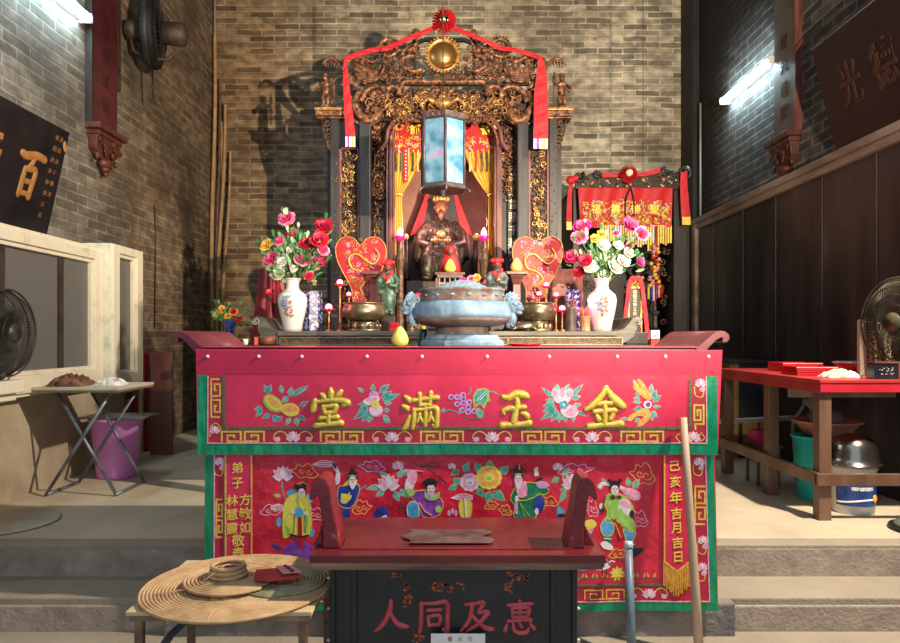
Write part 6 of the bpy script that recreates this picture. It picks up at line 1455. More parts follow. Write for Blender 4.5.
# ---- central offering stand
Y0 = 5.3; c = W(450, 273, Y0)
t = thing('offering_stand', 'small pale-railed wooden stand in front of the seated statue', 'stand', (c.x, Y0, ZT))
b = B(m_rwood); b.box(c.x-.115, c.x+.115, Y0-.08, Y0+.08, c.z-.02, c.z); b.m(m_stone).box(c.x-.10, c.x+.10, Y0-.085, Y0+.07, c.z-.045, c.z-.02); b.build('stand_top', t, bevel=.003)
for (gx, gy) in ((-1, -1), (1, -1), (-1, 1), (1, 1)): b = B(m_rwood); b.box(c.x+gx*.10-.01, c.x+gx*.10+.01, Y0+gy*.065-.01, Y0+gy*.065+.01, ZT, c.z-.045); b.build('leg', t)
b = B(M('pale_pink_rail', (.55, .3, .25), r=.5))
for q in range(4): z = c.z-.09-.05*q; b.box(c.x-.10, c.x+.10, Y0-.075, Y0-.069, z, z+.008)
for q in range(5): x = c.x-.08+.04*q; b.box(x-.003, x+.003, Y0-.076, Y0-.068, ZT+.02, c.z-.045)
b.build('lattice_front', t)
pomelo('pomelo', 'bright yellow pomelo on the small stand in front of the red-cloaked statuette', Vector((c.x, Y0-.045, c.z)), .045, M('bright_yellow_pomelo_skin', (.85, .62, .05), (.92, .75, .15), sc=30, r=.5))
t = thing('cloaked_statuette', 'small dark-faced statuette wrapped in a red cloak behind the bright yellow pomelo', 'figurine', Vector((c.x, Y0+.05, c.z)))
b = B(m_ribbon); b.lathe([(.078, 0), (.082, .03), (.072, .09), (.05, .135), (.046, .155)], (c.x, Y0+.055, c.z), n=20, sy=.6); b.ell((c.x, Y0+.06, c.z+.185), .048, .045, .045); b.build('red_cloak', t)
b = B(m_brownf); face(b, (c.x, Y0+.028, c.z+.17), .032); b.build('head', t)
# ---- small electric lamps among the offerings
candle_lamp(Vector((W(400.5, 0, 6.1).x, 6.04, 1.062)), W(0, 225, 6.1).z-1.062, 'tall electric candle with a pink flame bulb, left of the seated statue')
candle_lamp(Vector((W(483.5, 0, 6.1).x, 6.04, 1.062)), W(0, 225, 6.1).z-1.062, 'tall electric candle with a pink flame bulb, right of the seated statue')
m_cluster = M('red_glass_petals', (.55, .01, .02), r=.2, emit=(.9, .02, .05), es=.5)
def lotus_lamp(px, py, r, label, bulb=m_bulbw, Y=4.95, zb=None):
    ZT = zb or globals()['ZT']; c = Vector(((px-450)/F*Y, Y, ZT)); top = W(px, py, Y); t = thing('lotus_lamp', label, 'electric lamp', c)
    b = B(m_gild2); b.lathe([(.03, 0), (.032, .008), (.007, .016), (.006, top.z-ZT-.02), (.014, top.z-ZT-.005)], c, n=10); b.build('lamp_stem', t)
    R = random.Random(int(px)); b = B(m_cluster)
    for (n, tl, k_) in ((8, .2, 1.0), (6, .7, .85)):
        for q in range(n): a = 2*PI*q/n+tl; d = Vector((cos(a)*cos(tl), sin(a)*cos(tl), sin(tl))); petal(b, top, d, Vector((0, 0, 1)), r*k_, r*.55, .3)
    b.build('glass_petals', t)
    b = B(bulb); b.ell(top+Vector((0, -r*.25, r*.55)), r*.5, nu=12, nv=9); b.build('bulb', t)
m_pbulb = M('lit_magenta_bulb', (1, .3, .6), emit=(1.0, .10, .35), es=12)
lotus_lamp(340, 286, .045, 'topmost of the small red lotus lamps beside the blue and white six-sided jar')
lotus_lamp(349, 297, .035, 'middle one of the small red lotus lamps beside the blue and white six-sided jar', Y=5.12)
lotus_lamp(329, 311, .05, 'lowest of the small red lotus lamps, against the blue and white six-sided jar')
lotus_lamp(562, 312, .045, 'magenta lotus lamp low between the brass burner and the incense sticks', m_pbulb)
lotus_lamp(546, 288, .04, 'topmost of the three white-pink lotus lamps above the right brass burner', Y=5.10)
lotus_lamp(539, 297, .04, 'white-pink lotus lamp nearest the pomelo pedestal above the right brass burner', Y=5.12)
lotus_lamp(556, 298, .04, 'white-pink lotus lamp nearest the red plaque above the right brass burner', Y=5.06)
t = thing('pink_flower_spray', 'spray of pale pink and purple paper flowers behind the big burner', 'flowers', W(475, 300, 5.2))
for i, (x, y, mt) in enumerate(((463, 281, MG), (471, 279, P1), (477, 278, YE), (482, 281, P1), (474, 285, [m_fpk2, m_fyel]), (479, 287, P1))): bloom('paper_flower', t, W(x, y, 5.2), .035, mt, (0, -1, .2), i, ((.95, 6, .2), (.6, 5, .7)))
b = B(m_gild2); b.lathe([(.04, 0), (.045, .01), (.03, .04), (.05, .12), (.04, .15)], (W(475, 0, 5.2).x, 5.2, ZT), n=14); b.tube([(W(475, 0, 5.2).x, 5.2, ZT+.14), W(475, 290, 5.2)], .006, 5); b.build('spray_holder', t)
# gilt child figurine with a red hat left of the stand
c = Vector((W(418, 0, 5.15).x, 5.15, ZT)); t = thing('gilt_figurine', 'small gilt figurine with a red hat just left of the big blue-grey burner', 'figurine', c)
b = B(m_gild2); h = .27; figure_parts(b, c, h, True); b.build('gilt_body', t, remesh=.008, smooth_it=2)
b = B(m_dface); face(b, c+Vector((0, -.02, .9*h)), .10*h); b.build('head', t)
b = B(m_turb); b.lathe([(.13*h, 0), (.15*h, .02*h), (.10*h, .10*h), (.0001, .14*h)], c+Vector((0, 0, .96*h)), n=14); b.build('hat', t)
# little red boxes by the left burner
for i, (z, w_) in enumerate(((0, .035), (.0312, .032))):
    b = B(m_turb); x = W(394, 0, 4.75).x; b.box(x-w_, x+w_, 4.76, 4.82, ZT+z+.0005, ZT+z+.03); o = b.build('red_box', bevel=.003); tag(o, ('lower' if i == 0 else 'upper')+' one of two small red boxes beside the left brass burner', 'box', 'red boxes on the scroll table')
# ---- incense canisters
def sticks(px, w, h, mat, label, smat, n=36, Y=4.8):
    c = onback(px, Y); t = thing('incense_canister', label, 'incense holder', c)
    b = B(mat); b.lathe([(w, 0), (w*1.04, .004), (w*1.0, h*.05), (w, h*.95), (w*1.06, h), (w*.9, h), (w*.88, h*.6)], c, n=20); b.build('canister', t)
    R = random.Random(int(px)); b = B(smat)
    for q in range(n): a = R.uniform(0, 6.3); rr = w*.75*math.sqrt(R.random()); x, y = rr*cos(a), rr*sin(a); b.cyl(c+Vector((x, y, .02)), c+Vector((x*1.5, y*1.5, h+R.uniform(.03, .07))), .0022, n=4)
    b.build('incense_sticks', t)
sticks(571, .040, .17, M('dark_bamboo_canister', (.04, .03, .025), (.12, .08, .06), sc=20, r=.5), 'dark cylinder of incense sticks beside the blue and white jar', M('dark_stick', (.12, .05, .04), r=.7))
sticks(585, .036, .105, M('orange_brown_canister', (.30, .12, .05), (.5, .26, .12), sc=20, r=.5), 'orange-brown incense canister between the dark cylinder and the white vase', M('brown_stick', (.32, .12, .06), r=.7), Y=4.765)
# red-brown plaque behind
b = B(M('weathered_red_plaque', (.18, .035, .025), (.34, .11, .08), sc=14, r=.5, c3=(.6, .4, .35))); p0 = W(552, 333, 5.45); p1 = W(583, 269, 5.45); b.box(p0.x, p1.x, 5.44, 5.47, ZT, p1.z); o = b.build('wooden_plaque', bevel=.004); tag(o, 'plain weathered red-brown wooden plaque standing behind the dark incense cylinder', 'plaque')
# spirit tablet with red ribbon
ZTk = ZT; ZT = 1.0465; c = onback(628, 5.35); c.x = W(634, 0, 5.35).x; t = thing('spirit_tablet', 'small gilt spirit tablet draped with red ribbon beside the vase of white flowers', 'tablet', c)
zt = W(0, 281, 5.35).z
b = B(m_dwood); b.box(c.x-.075, c.x+.075, 5.30, 5.40, ZT, ZT+.05); b.box(c.x-.055, c.x+.055, 5.33, 5.37, ZT+.05, zt-.03); b.box(c.x-.09, c.x+.09, 5.28, 5.42, ZT, ZT+.09); b.build('tablet_board', t, bevel=.003)
b = B(m_gild2)
for g in (-1, 1): b.box(c.x+g*.05-.006, c.x+g*.05+.006, 5.318, 5.332, ZT+.05, zt-.03)
b.box(c.x-.056, c.x+.056, 5.318, 5.332, ZT+.045, ZT+.06); b.box(c.x-.056, c.x+.056, 5.318, 5.332, zt-.06, zt-.045); R = random.Random(2)
for q in range(14): b.tube(spiral((c.x+R.uniform(-.06, .06), 5.32, R.uniform(zt-.05, zt+.02)), .018, 1.2, q, 8), .005, 5)
b.build('gilt_frame', t)
b = B(m_gchar)
for q in range(6): b.text('福德正神之位'[q], (c.x, 5.327, zt-.085-.034*q), .03, (1, 0, 0), (0, 0, 1), depth=.002, off=.01)
b.build('tablet_inscription', t)
b = B(m_ribbon); strip(b, sm([(c.x-.10, 5.30, ZT+.03), (c.x-.085, 5.30, ZT+.15), (c.x-.045, 5.30, zt-.02), (c.x, 5.30, zt+.015), (c.x+.045, 5.30, zt-.02), (c.x+.085, 5.30, ZT+.15), (c.x+.095, 5.30, ZT+.03)]), .032); b.build('ribbon', t)
ZT = ZTk
# brass turtle-like low object on the right of the burner
c = onback(524, 4.775); t = thing('brass_turtle', 'low brass turtle ornament on the table just right of the big burner', 'ornament', c)
b = B(m_brass); b.lathe([(.075, .018), (.085, .028), (.07, .05), (.035, .066), (.0001, .07)], c, n=20, sy=.6); b.build('shell', t)
b = B(m_brass); b.tube([c+Vector((-.07, -.01, .03)), c+Vector((-.095, -.015, .038)), c+Vector((-.115, -.015, .036))], [.014, .013, .016], 7)
for gx in (-1, 1):
    for gy in (-1, 1): b.tube([c+Vector((gx*.05, gy*.035, .025)), c+Vector((gx*.075, gy*.045, .018)), c+Vector((gx*.085, gy*.045, .010))], [.012, .011, .009], 6)
b.build('head_and_feet', t)
# candle stick right of the turtle, shell figure left
# low items on the black table left
t = thing('small_cup', 'little white cup at the left end of the black altar table', 'cup', W(245.5, 344, 4.62))
b = B(M('white_cup', (.8, .78, .68), r=.3)); b.lathe([(.012, 0), (.016, .002), (.019, .04), (.017, .04), (.014, .006)], Vector((W(245.5, 0, 4.62).x, 4.62, 1.0465)), n=16); b.build('cup_wall', t)
x = W(267, 0, 4.64).x; t = thing('clay_bowl', 'brown clay bowl with a red paper under the left scroll end of the low table', 'bowl', (x, 4.64, 1.0465))
b = B(M('brown_clay', (.10, .03, .015), (.2, .07, .04), sc=12, r=.5)); b.lathe([(.04, 0), (.055, .01), (.06, .06), (.054, .058), (.035, .01)], (x, 4.64, 1.0465), n=20); b.build('bowl_wall', t)
b = B(M('orange_red_paper', (.75, .12, .05), r=.6)); b.box(x-.075, x-.05, 4.60, 4.605, 1.047, 1.10); b.build('red_paper', t)
# small boxes at right end
x = W(656, 0, 4.5).x; t = thing('incense_packet', 'small red and white packet at the right end of the black altar table', 'packet', (1.36, 4.62, 1.0465))
b = B(m_turb); b.box(1.36, 1.42, 4.60, 4.64, 1.0465, 1.09); b.build('red_lower', t)
b = B(m_white); b.box(1.362, 1.418, 4.602, 4.638, 1.09, 1.145); b.m(m_pink).ell((1.39, 4.601, 1.115), .015, .003, .018); b.build('white_upper', t)
T_ = lambda px, py: W(px, py, 6.9)
# dark stepped candlestick at the right
c = Vector((W(655, 0, 7.2).x, 7.2, T_(0, 345).z+.0005)); t = thing('candlestick', 'tall grey-green pewter candlestick under the hanging orange ornament', 'candlestick', c)
b = B(M('grey_pewter', (.06, .06, .05), (.16, .15, .12), sc=16, r=.4, metal=.5)); b.lathe([(.07, 0), (.072, .02), (.04, .04), (.035, .12), (.06, .14), (.06, .16), (.03, .18), (.028, .30), (.055, .33), (.06, .35), (.02, .36), (.02, .42)], c, n=6, smooth=False); b.build('candlestick_body', t, bevel=.003)
b = B(m_turb); b.cyl(c+Vector((0, 0, .42)), c+Vector((0, 0, .47)), .012, n=10); b.build('red_candle', t)
# red robe bundle left behind vase: tall red lamp shrine
x = W(272, 0, 5.95).x; t = thing('draped_red_cloth', 'dark red cloth draped over a stand behind the vase of pink and red flowers', 'cloth', (x, 5.95, 0))
def fnr(u, v): a = (u-.5)*2.6; rr = .08+.09*v+.012*sin(u*26); return Vector((x+rr*sin(a)*1.1, 5.95-rr*cos(a), 1.70-.75*v))
b = B(M('dark_red_drape', (.16, .004, .012), (.30, .01, .03), sc=8, r=.5)); b.sheet(fnr, 40, 10, .006); b.build('drape', t)
b = B(m_dwood); b.cyl((x, 5.95, .01), (x, 5.95, 1.68), .02, .02, 8); b.lathe([(.12, 0), (.12, .02), (.03, .03)], (x, 5.95, 0), n=14); b.build('stand_pole', t)
lotus_lamp(269, 294, .035, 'small deep red lamp in front of the dark red draped cloth', M('lit_deep_red_bulb', (1, .1, .1), emit=(1, .02, .02), es=5), Y=5.30, zb=1.0465)

# ================================================================== SMALL SHRINE ON THE RIGHT
Y7 = 6.9; K7 = Y7/F
def T(px, py, dy=0): return W(px, py, Y7+dy)
t = thing('small_shrine', 'small black carved shrine right of the tall one, behind the red lettered banner', 'shrine', T(630, 400))
b = B(m_dwood); p0 = T(574, 0); p1 = T(694, 0)
b.box(p0.x, p1.x, 7.0, 7.9, 0, T(0, 345).z); b.build('shrine_base', t, bevel=.008)
b = B(m_dwood); b.box(p0.x, p1.x, 7.86, 7.9, T(0, 345).z, T(0, 186).z); b.box(p0.x, p0.x+.04, 7.05, 7.86, T(0, 345).z, T(0, 186).z); b.box(p1.x-.04, p1.x, 7.05, 7.86, T(0, 345).z, T(0, 186).z); b.box(p0.x, p1.x, 7.05, 7.9, T(0, 186).z-.03, T(0, 186).z); b.build('cabinet_shell', t)
for (x0, x1) in ((574, 581), (676, 690)): q0 = T(x0, 0); q1 = T(x1, 0); b = B(m_dwood); b.box(q0.x, q1.x, 6.97, 7.06, T(0, 345).z, T(0, 186).z); b.build('post', t, bevel=.008)
b = B(m_dwood); b.prism([(T(x, 0).x, T(0, y).z) for x, y in ((576, 188), (576, 178), (585, 176), (592, 172), (605, 172), (615, 175), (626, 168), (634, 174), (650, 171), (664, 168), (680, 172), (688, 178), (688, 188))], 6.93, 6.97)
for (x, y, r_) in ((579, 177, 6), (684, 173, 7), (664, 171, 4), (597, 174, 4), (673, 176, 4)): b.tube(spiral(T(x, y, .02), r_*K7, 1.4, x, 14, dirn=1 if x > 630 else -1), .02, 6)
b.build('crest', t)
b = B(m_gild); R = random.Random(6)
for q in range(46): b.tube(spiral(T(R.uniform(580, 684), R.uniform(175, 187), .02), .03, 1.0, q, 7), .007, 5)
b.m(m_gchar)
for q in range(26): b.ell(T(R.uniform(580, 684), R.uniform(176, 187), .012), .012, .006, .010, nu=6, nv=4)
b.build('crest_carving', t)
b = B(m_gdark); R = random.Random(16)
for q in range(40): b.tube(spiral(T(R.choice((R.uniform(582, 600), R.uniform(660, 676))), R.uniform(230, 330), .2), .04, 1.2, q, 8), .009, 5)
b.build('inner_carving', t)
t = thing('red_ribbon', 'red ribbon with gold-tipped ends and a rosette over the small black shrine', 'ribbon', T(630, 190, -.1))
for P, w_ in (([(628, 175), (612, 175), (602, 175)], .05), ([(628, 175), (645, 174), (660, 170)], .05), ([(571, 184), (569.5, 200), (569, 222)], .055), ([(684, 172), (684, 190), (686, 218)], .09)):
    b = B(m_ribbon); pp = sm([T(x, y, -.03) for x, y in P]); n = len(pp); strip(b, pp, [w_*(.7+.35*i/n) for i in range(n)]); b.build('ribbon_length', t)
for (x, y, w_) in ((569, 226, .026), (686, 221, .042)): p = T(x, y, -.035); b = B(m_gold); b.box(p.x-w_, p.x+w_, p.y-.01, p.y+.004, p.z-.04, p.z+.04); b.build('gold_tip', t)
b = B(m_ribbon); c = T(571, 180, -.04); b.ell(c, .05, .03, .045); b.ell(c+Vector((.04, 0, .02)), .035, .02, .03); b.build('bow', t)
t = thing('rosette', 'red pleated rosette at the middle of the small black shrine crest', 'rosette', T(628, 180, -.08)); rosette(T(628, 174, -.09), .085, t, M('pearl_white_centre', (.85, .7, .55), r=.2))
t = thing('embroidered_banner', 'red banner with gold brocade and four gold characters hanging from the small shrine', 'banner', T(626, 228, -.06))
Yb = Y7-.045
def fb(u, v):
    xl = 578+2*v; xr = 673-2*v; p = T(xl+(xr-xl)*u, 188+1.5*sin(PI*u)*0+(38+2*sin(u*9))*v, -.045); p.y -= .012*sin(u*24+v*3); return p
b = B(m_banner); b.sheet(fb, 50, 8, .006); b.build('banner_cloth', t)
b = B(m_gold); brocade(b, 582, 671, 201, 224, lambda x, y: T(x, y, -.066), 330, 77, 2.6); b.build('gold_brocade', t)
for (x, chh) in ((596, '福'), (615.5, '壽'), (635.5, '神'), (654, '聖')): b = B(m_yel); b.text(chh, T(x, 209, -.082), .10, (1, 0, 0), (0, 0, 1), depth=.006, off=.02); b.build('gold_character', t)
b = B(m_gold)
R = random.Random(9); x = 600
while x < 672:
    col = R.choice((m_yel, m_orange, m_yel, m_pinkw, m_gold)); L_ = R.uniform(16, 26) if 640 < x < 668 else R.uniform(12, 22); b.m(col)
    p0 = T(x, 226+L_, -.05); p1 = T(x+1.8, 225, -.05); b.box(p0.x, p1.x, p0.y, p0.y+.006, p0.z, p1.z); x += 2.5
b.build('streamer_fringe', t)
b = B(m_iron); b.tube(sm([T(631, 187, -.09), T(626, 200, -.1), T(625.5, 216, -.1)]), .006, 5); b.tube(sm([T(631, 187, -.09), T(634, 200, -.1), T(634, 216, -.1)]), .006, 5); b.build('black_cord', t)
t = thing('hanging_ornament', 'long orange and red flower ornament with tassels hanging below the banner', 'hanging ornament', T(656, 275, -.14))
R = random.Random(14); b = B(m_forg)
for q in range(46):
    y = 246+q*.92; c = T(656-(q > 18)*1.5+R.uniform(-5, 5)*(1 if q > 15 else .6), y, -.13+R.uniform(-.03, .03)); b.m((m_forg, m_fred, m_fpk2, m_fyel)[q % 4]); b.ell(c, .022, .018, .018, nu=7, nv=5)
b.build('flower_chain', t)
for q, mt in enumerate((m_yel, m_blue, m_pinkw, m_purple, m_gold, m_crimson)): b = B(mt); p = T(648.5+q*2.6, 285, -.13); b.tube([p, p+Vector((0, 0, -.14-.02*sin(q)))], [.010, .013], 6); b.build('tassel', t)
b = B(m_ribbon); b.tube([T(657, 226, -.1), T(657, 248, -.13)], .008, 6); b.build('hanging_cord', t)
c = Vector((T(683, 0).x, 6.6, 1.0465)); 
for (x, nm) in ((611, 'a'), (643, 'b')):
    o = B(m_iron).cyl(W(x, 172, 7.0), Vector((W(x, 0, 7.0).x, 7.0, 5.76)), .003, n=5).build('hanging_wire'); tag(o, 'thin dark wire dropping to the small shrine crest, the one %s the rosette' % ('left of' if nm == 'a' else 'right of'), 'wire', 'wires above the small shrine')
# flower pot at the far left end
c = Vector((W(229.5, 0, 5.3).x, 5.3, 1.0)); 
t = thing('side_stand', 'slim dark plant stand beside the leaning bamboo poles', 'stand', (c.x, 5.3, 0)); b = B(m_dwood); b.lathe([(.13, 0), (.13, .02), (.04, .06), (.035, .92), (.11, .98), (.12, 1.02)], (c.x, 5.3, 0), n=16); b.build('stand_column', t)
c.z = 1.0205; t = thing('blue_vase', 'slim blue glazed vase on the dark stand near the bamboo poles', 'vase', c); b = B(M('cobalt_glaze', (.01, .02, .10), (.03, .07, .28), sc=12, r=.15, coat=.4)); b.lathe([(.045, 0), (.05, .01), (.045, .06), (.035, .13), (.04, .20), (.048, .215), (.042, .213), (.028, .15)], c, n=20); b.build('vase_body', t)
nk = c+Vector((0, 0, .2)); t = thing('flower_bouquet', 'small bouquet of yellow and orange-red flowers in the slim blue vase', 'flowers', nk); pts = []
for i, (x, y, r, mt) in enumerate(((222, 310, 5, YE), (234, 312, 5, [m_forg, m_fred]), (228, 316, 4, YE), (239, 318, 5, RD), (216, 315, 4, [m_fleaf2, m_fyel]))): p = W(x, y, 5.3); bloom('bloom', t, p, r*5.3/F, mt, (0, -1, .3), i); b = B(m_fleaf); b.tube([nk, p], .004, 5); b.build('stem', t); pts += [tuple(p), tuple(nk.lerp(p, .6))]
foliage(t, nk, pts, random.Random(2), m_fleaf, 50, .05)
# ================================================================== LEFT SIDE
# ---- couplet boards with carved brackets
m_bd = M('dull_red_couplet_board', (.07, .012, .013), (.11, .022, .022), sc=5, r=.45, bump=.15)
m_bd2 = M('dark_brown_couplet_board', (.06, .042, .035), (.11, .08, .07), sc=5, r=.45, bump=.15, c3=(.16, .12, .1))
m_ink = M('faded_black_ink', (.02, .008, .008), (.06, .014, .014), sc=20, r=.5)
m_brk = M('carved_red_brown_bracket', (.055, .014, .010), (.12, .038, .024), sc=14, r=.5, bump=.4)
def couplet(sg, Ya, Yb_, zb, label, board, chars, brk):
    X = sg*3.047; t = thing('couplet_board', label, 'couplet board', (sg*3.02, (Ya+Yb_)/2, zb-.35))
    b = B(board); b.box(min(X, X-sg*.05), max(X, X-sg*.05), Ya, Yb_, zb, 5.6); b.build('board', t, bevel=.004)
    for q, c in enumerate(chars):
        b = B(m_ink); b.text(c, (X-sg*.052, (Ya+Yb_)/2, zb+.22+.21*(len(chars)-1-q)), .14, (0, -sg, 0), (0, 0, 1), depth=.002); b.build('ink_character', t)
    b = B(m_rwood if sg > 0 else m_dwood); b.box(min(X, X-sg*.06), max(X, X-sg*.06), Ya-.025, Ya-.0, zb, 5.6); b.build('edge_strip', t)
    ym = (Ya+Yb_)/2
    b = B(brk); b.box(min(X, X-sg*.13), max(X, X-sg*.13), Ya-.03, Yb_+.03, zb-.05, zb); b.box(min(X, X-sg*.10), max(X, X-sg*.10), Ya, Yb_, zb-.09, zb-.05)
    P = [(Ya+.01, zb-.09), (Yb_-.01, zb-.09), (Yb_-.03, zb-.20), (ym+.10, zb-.27), (ym-.10, zb-.27), (Ya+.03, zb-.20)]
    b.prism(P[::-1], 0, 1, lambda u, v, d: Vector((X-sg*.09*d*(1 if v > zb-.2 else .7), u, v)))
    b.build('bracket', t, bevel=.005)
    b = B(brk); R = random.Random(3)
    for q in range(16): c = (X-sg*.095, R.uniform(Ya+.05, Yb_-.05), R.uniform(zb-.24, zb-.11)); P = [Vector((c[0], c[1]+.035*(1-k/8)*cos(k*.9), c[2]+.035*(1-k/8)*sin(k*.9))) for k in range(8)]; b.tube(P, .009, 5)
    b.ell((X-sg*.05, ym, zb-.30), .05, .09, .05); b.ell((X-sg*.05, ym, zb-.35), .035, .05, .03); b.ell((X-sg*.05, ym, zb-.385), .022)
    for g in (-1, 1): b.cyl((X-sg*.06, ym+g*.16, zb-.24), (X-sg*.06, ym+g*.16, zb-.29), .02, .012, 8)
    b.build('bracket_carving', t)
couplet(-1, 5.70, 6.13, 2.90, 'dull red couplet board with faint black characters and carved bracket on the brick wall', m_bd, '法傳道德', m_brk)
couplet(1, 5.91, 6.30, 2.90, 'dark brown couplet board with faint black characters beside the lit tube on the darker wall', m_bd2, '恩光普照', m_brk)
# ---- plaques
m_pl1 = M('black_plaque_lacquer', (.008, .007, .008), (.02, .016, .016), sc=4, r=.4, bump=.1)
m_pl2 = M('dark_oxblood_plaque', (.014, .004, .006), (.022, .006, .007), sc=2.2, r=.45, c3=(.026, .009, .008))
m_plg = M('aged_ochre_lettering', (.30, .13, .035), (.42, .20, .06), sc=14, r=.5)
m_plr2 = M('dim_ochre_lettering', (.12, .045, .015), (.30, .14, .05), sc=40, r=.5)
m_plr = M('faded_rust_lettering', (.03, .009, .006), (.07, .022, .010), sc=14, r=.6)
def plaque(sg, Ya, Yb_, zb, zt_, Xb, Xt, mat, label):
    t = thing('name_plaque', label, 'plaque', (sg*Xb, (Ya+Yb_)/2, zb))
    nz = Vector((-sg*(zt_-zb), 0, -(Xb-Xt)*1)).normalized()      # outward normal (towards the room and down)
    up = Vector((-sg*(Xb-Xt), 0, zt_-zb)).normalized(); back = -nz*.04
    b = B(mat); q = [Vector((sg*Xb, Ya, zb)), Vector((sg*Xb, Yb_, zb)), Vector((sg*Xt, Yb_, zt_)), Vector((sg*Xt, Ya, zt_))]
    b.add(q+[v+back for v in q], [(0, 1, 2, 3), (7, 6, 5, 4), (0, 4, 5, 1), (2, 6, 7, 3), (0, 3, 7, 4), (1, 5, 6, 2)]); b.build('plaque_board', t)
    H = math.hypot(Xb-Xt, zt_-zb)
    def at(y, h, l=.003): return Vector((sg*Xb, y, zb))+up*H*h+nz*l
    return t, at, up, nz
t, at, up, nz = plaque(-1, 3.2, 5.06, 1.86, 2.62, 3.0, 2.83, m_pl1, 'black wooden plaque with ochre brush characters leaning above the cream windows')
b = B(m_plg); brush(b, '百', at(4.72, .48), .33, (0, 1, 0), up, .07, .3, st=(.8, 1), shear=-.05); b.build('ochre_character', t)
b = B(m_plg); b.text('義', at(4.22, .52), .42, (0, 1, 0), up, depth=.008, off=.02, stretch=(.85, 1)); b.build('ochre_character', t)
b = B(m_plg); b.text('樓', at(3.6, .52), .46, (0, 1, 0), up, depth=.008, off=.02, stretch=(.85, 1)); b.build('ochre_character', t)
b = B(m_plg); b.ell(at(5.03, .86, .004), .006, .02, .045); b.build('oval_seal', t)
for (y, cs) in ((4.925, '光緒歲次仲秋吉日'), (4.98, '沐恩弟子敬送')):
    for q, c in enumerate(cs): b = B(m_plr2); b.text(c, at(y, .90-q*.105), .04, (0, 1, 0), up, depth=.003); b.build('small_character', t)
t, at, up, nz = plaque(1, 3.3, 5.28, 2.54, 3.31, 3.0, 2.81, m_pl2, 'dark oxblood plaque with faded rust characters leaning on the timber rail')
for (y, c) in ((4.93, '光'), (4.55, '德'), (4.12, '普')): b = B(m_plr); b.text(c, at(y, .52), .34, (0, -1, 0), up, depth=.004, off=.02, stretch=(.75, 1)); b.build('rust_character', t)
b = B(m_rail); b.tube([(2.80, 3.3, 3.325), (2.80, 5.27, 3.325)], .006, 5); b.build('top_edge', t)
b = B(m_dwood); b.box(2.86, 2.93, 3.6, 5.1, 3.33, 3.38); o = b.build('hanging_batten', t)
# ---- wall fan
Xf = -2.78; t = thing('wall_fan', 'old black wall fan on a rusty yoke high on the brown brick wall', 'fan', (-2.9, 6.35, 3.6))
cF = Vector((Xf, 6.35, 3.95)); m_cage = M('sooty_fan_cage', (.010, .009, .008), (.03, .026, .022), sc=8, r=.6); m_rusty = M('rusty_brown_steel', (.03, .016, .010), (.09, .05, .03), sc=12, r=.6, bump=.3)
RY = Matrix.Rotation(PI/2, 3, 'Y') @ Matrix.Rotation(0, 3, 'Z'); RF = Matrix.Rotation(.25, 3, 'Z') @ RY
b = B(m_cage); b.lathe([(.325, -.05), (.335, 0), (.325, .05)], cF, n=36, mat=RF); b.lathe([(.325, .05), (.335, 0)], cF, n=36, mat=RF)
for q in range(36):
    a = 2*PI*q/36
    for s_ in (-1, 1): b.tube([cF+RF @ Vector((.05*cos(a), .05*sin(a), s_*.09)), cF+RF @ Vector((.22*cos(a), .22*sin(a), s_*.085)), cF+RF @ Vector((.33*cos(a), .33*sin(a), s_*.02))], .004, 4)
for r_ in (.1, .17, .24, .3):
    for s_ in (-1, 1): b.tube([cF+RF @ Vector((r_*cos(a), r_*sin(a), s_*(.09-.03*(r_ > .2)))) for a in (2*PI*q/30 for q in range(30))], .003, 4, closed=True)
b.build('cage', t)
for q in range(4):
    b = B(m_cage); a = 2*PI*q/4+.3; pts = [(.05, -.03), (.29, -.10), (.30, .03), (.16, .10), (.05, .04)]; M2 = RF @ Matrix.Rotation(a, 3, 'Z')
    b.prism(pts, -.004, .004, lambda u, v, d: cF+M2 @ Vector((u, v, d+v*.35))); b.build('blade', t)
b = B(m_rusty); b.lathe([(.05, .07), (.10, .10), (.11, .26), (.09, .30), (.03, .31)], cF, n=20, mat=RF); b.build('motor', t)
b = B(m_rusty); b.lathe([(.09, -.10), (.09, -.22), (.04, -.24)], cF, n=16, mat=RF); b.build('wall_hub', t)
b = B(m_rusty); b.tube([cF+RF @ Vector((0, .0, -.2)), cF+RF @ Vector((.20, 0, -.16)), cF+RF @ Vector((.26, .0, -.02)), cF+RF @ Vector((.24, 0, .14)), cF+RF @ Vector((.14, 0, .24)), cF+RF @ Vector((.10, 0, .22))], .016, 8); b.build('yoke', t)
b = B(m_iron); b.cyl(cF+Vector((0, 0, -.33)), cF+Vector((.01, 0, -.62)), .010, n=8); b.tube([cF+Vector((.01, 0, -.62)), cF+Vector((.03, .01, -.66)), cF+Vector((.07, .0, -.70))], .005, 5); b.build('pull_rod', t)
b = B(m_rusty); b.box(-3.045, -3.02, 6.19, 6.24, 3.35, 4.6); b.build('mounting_bar', t)
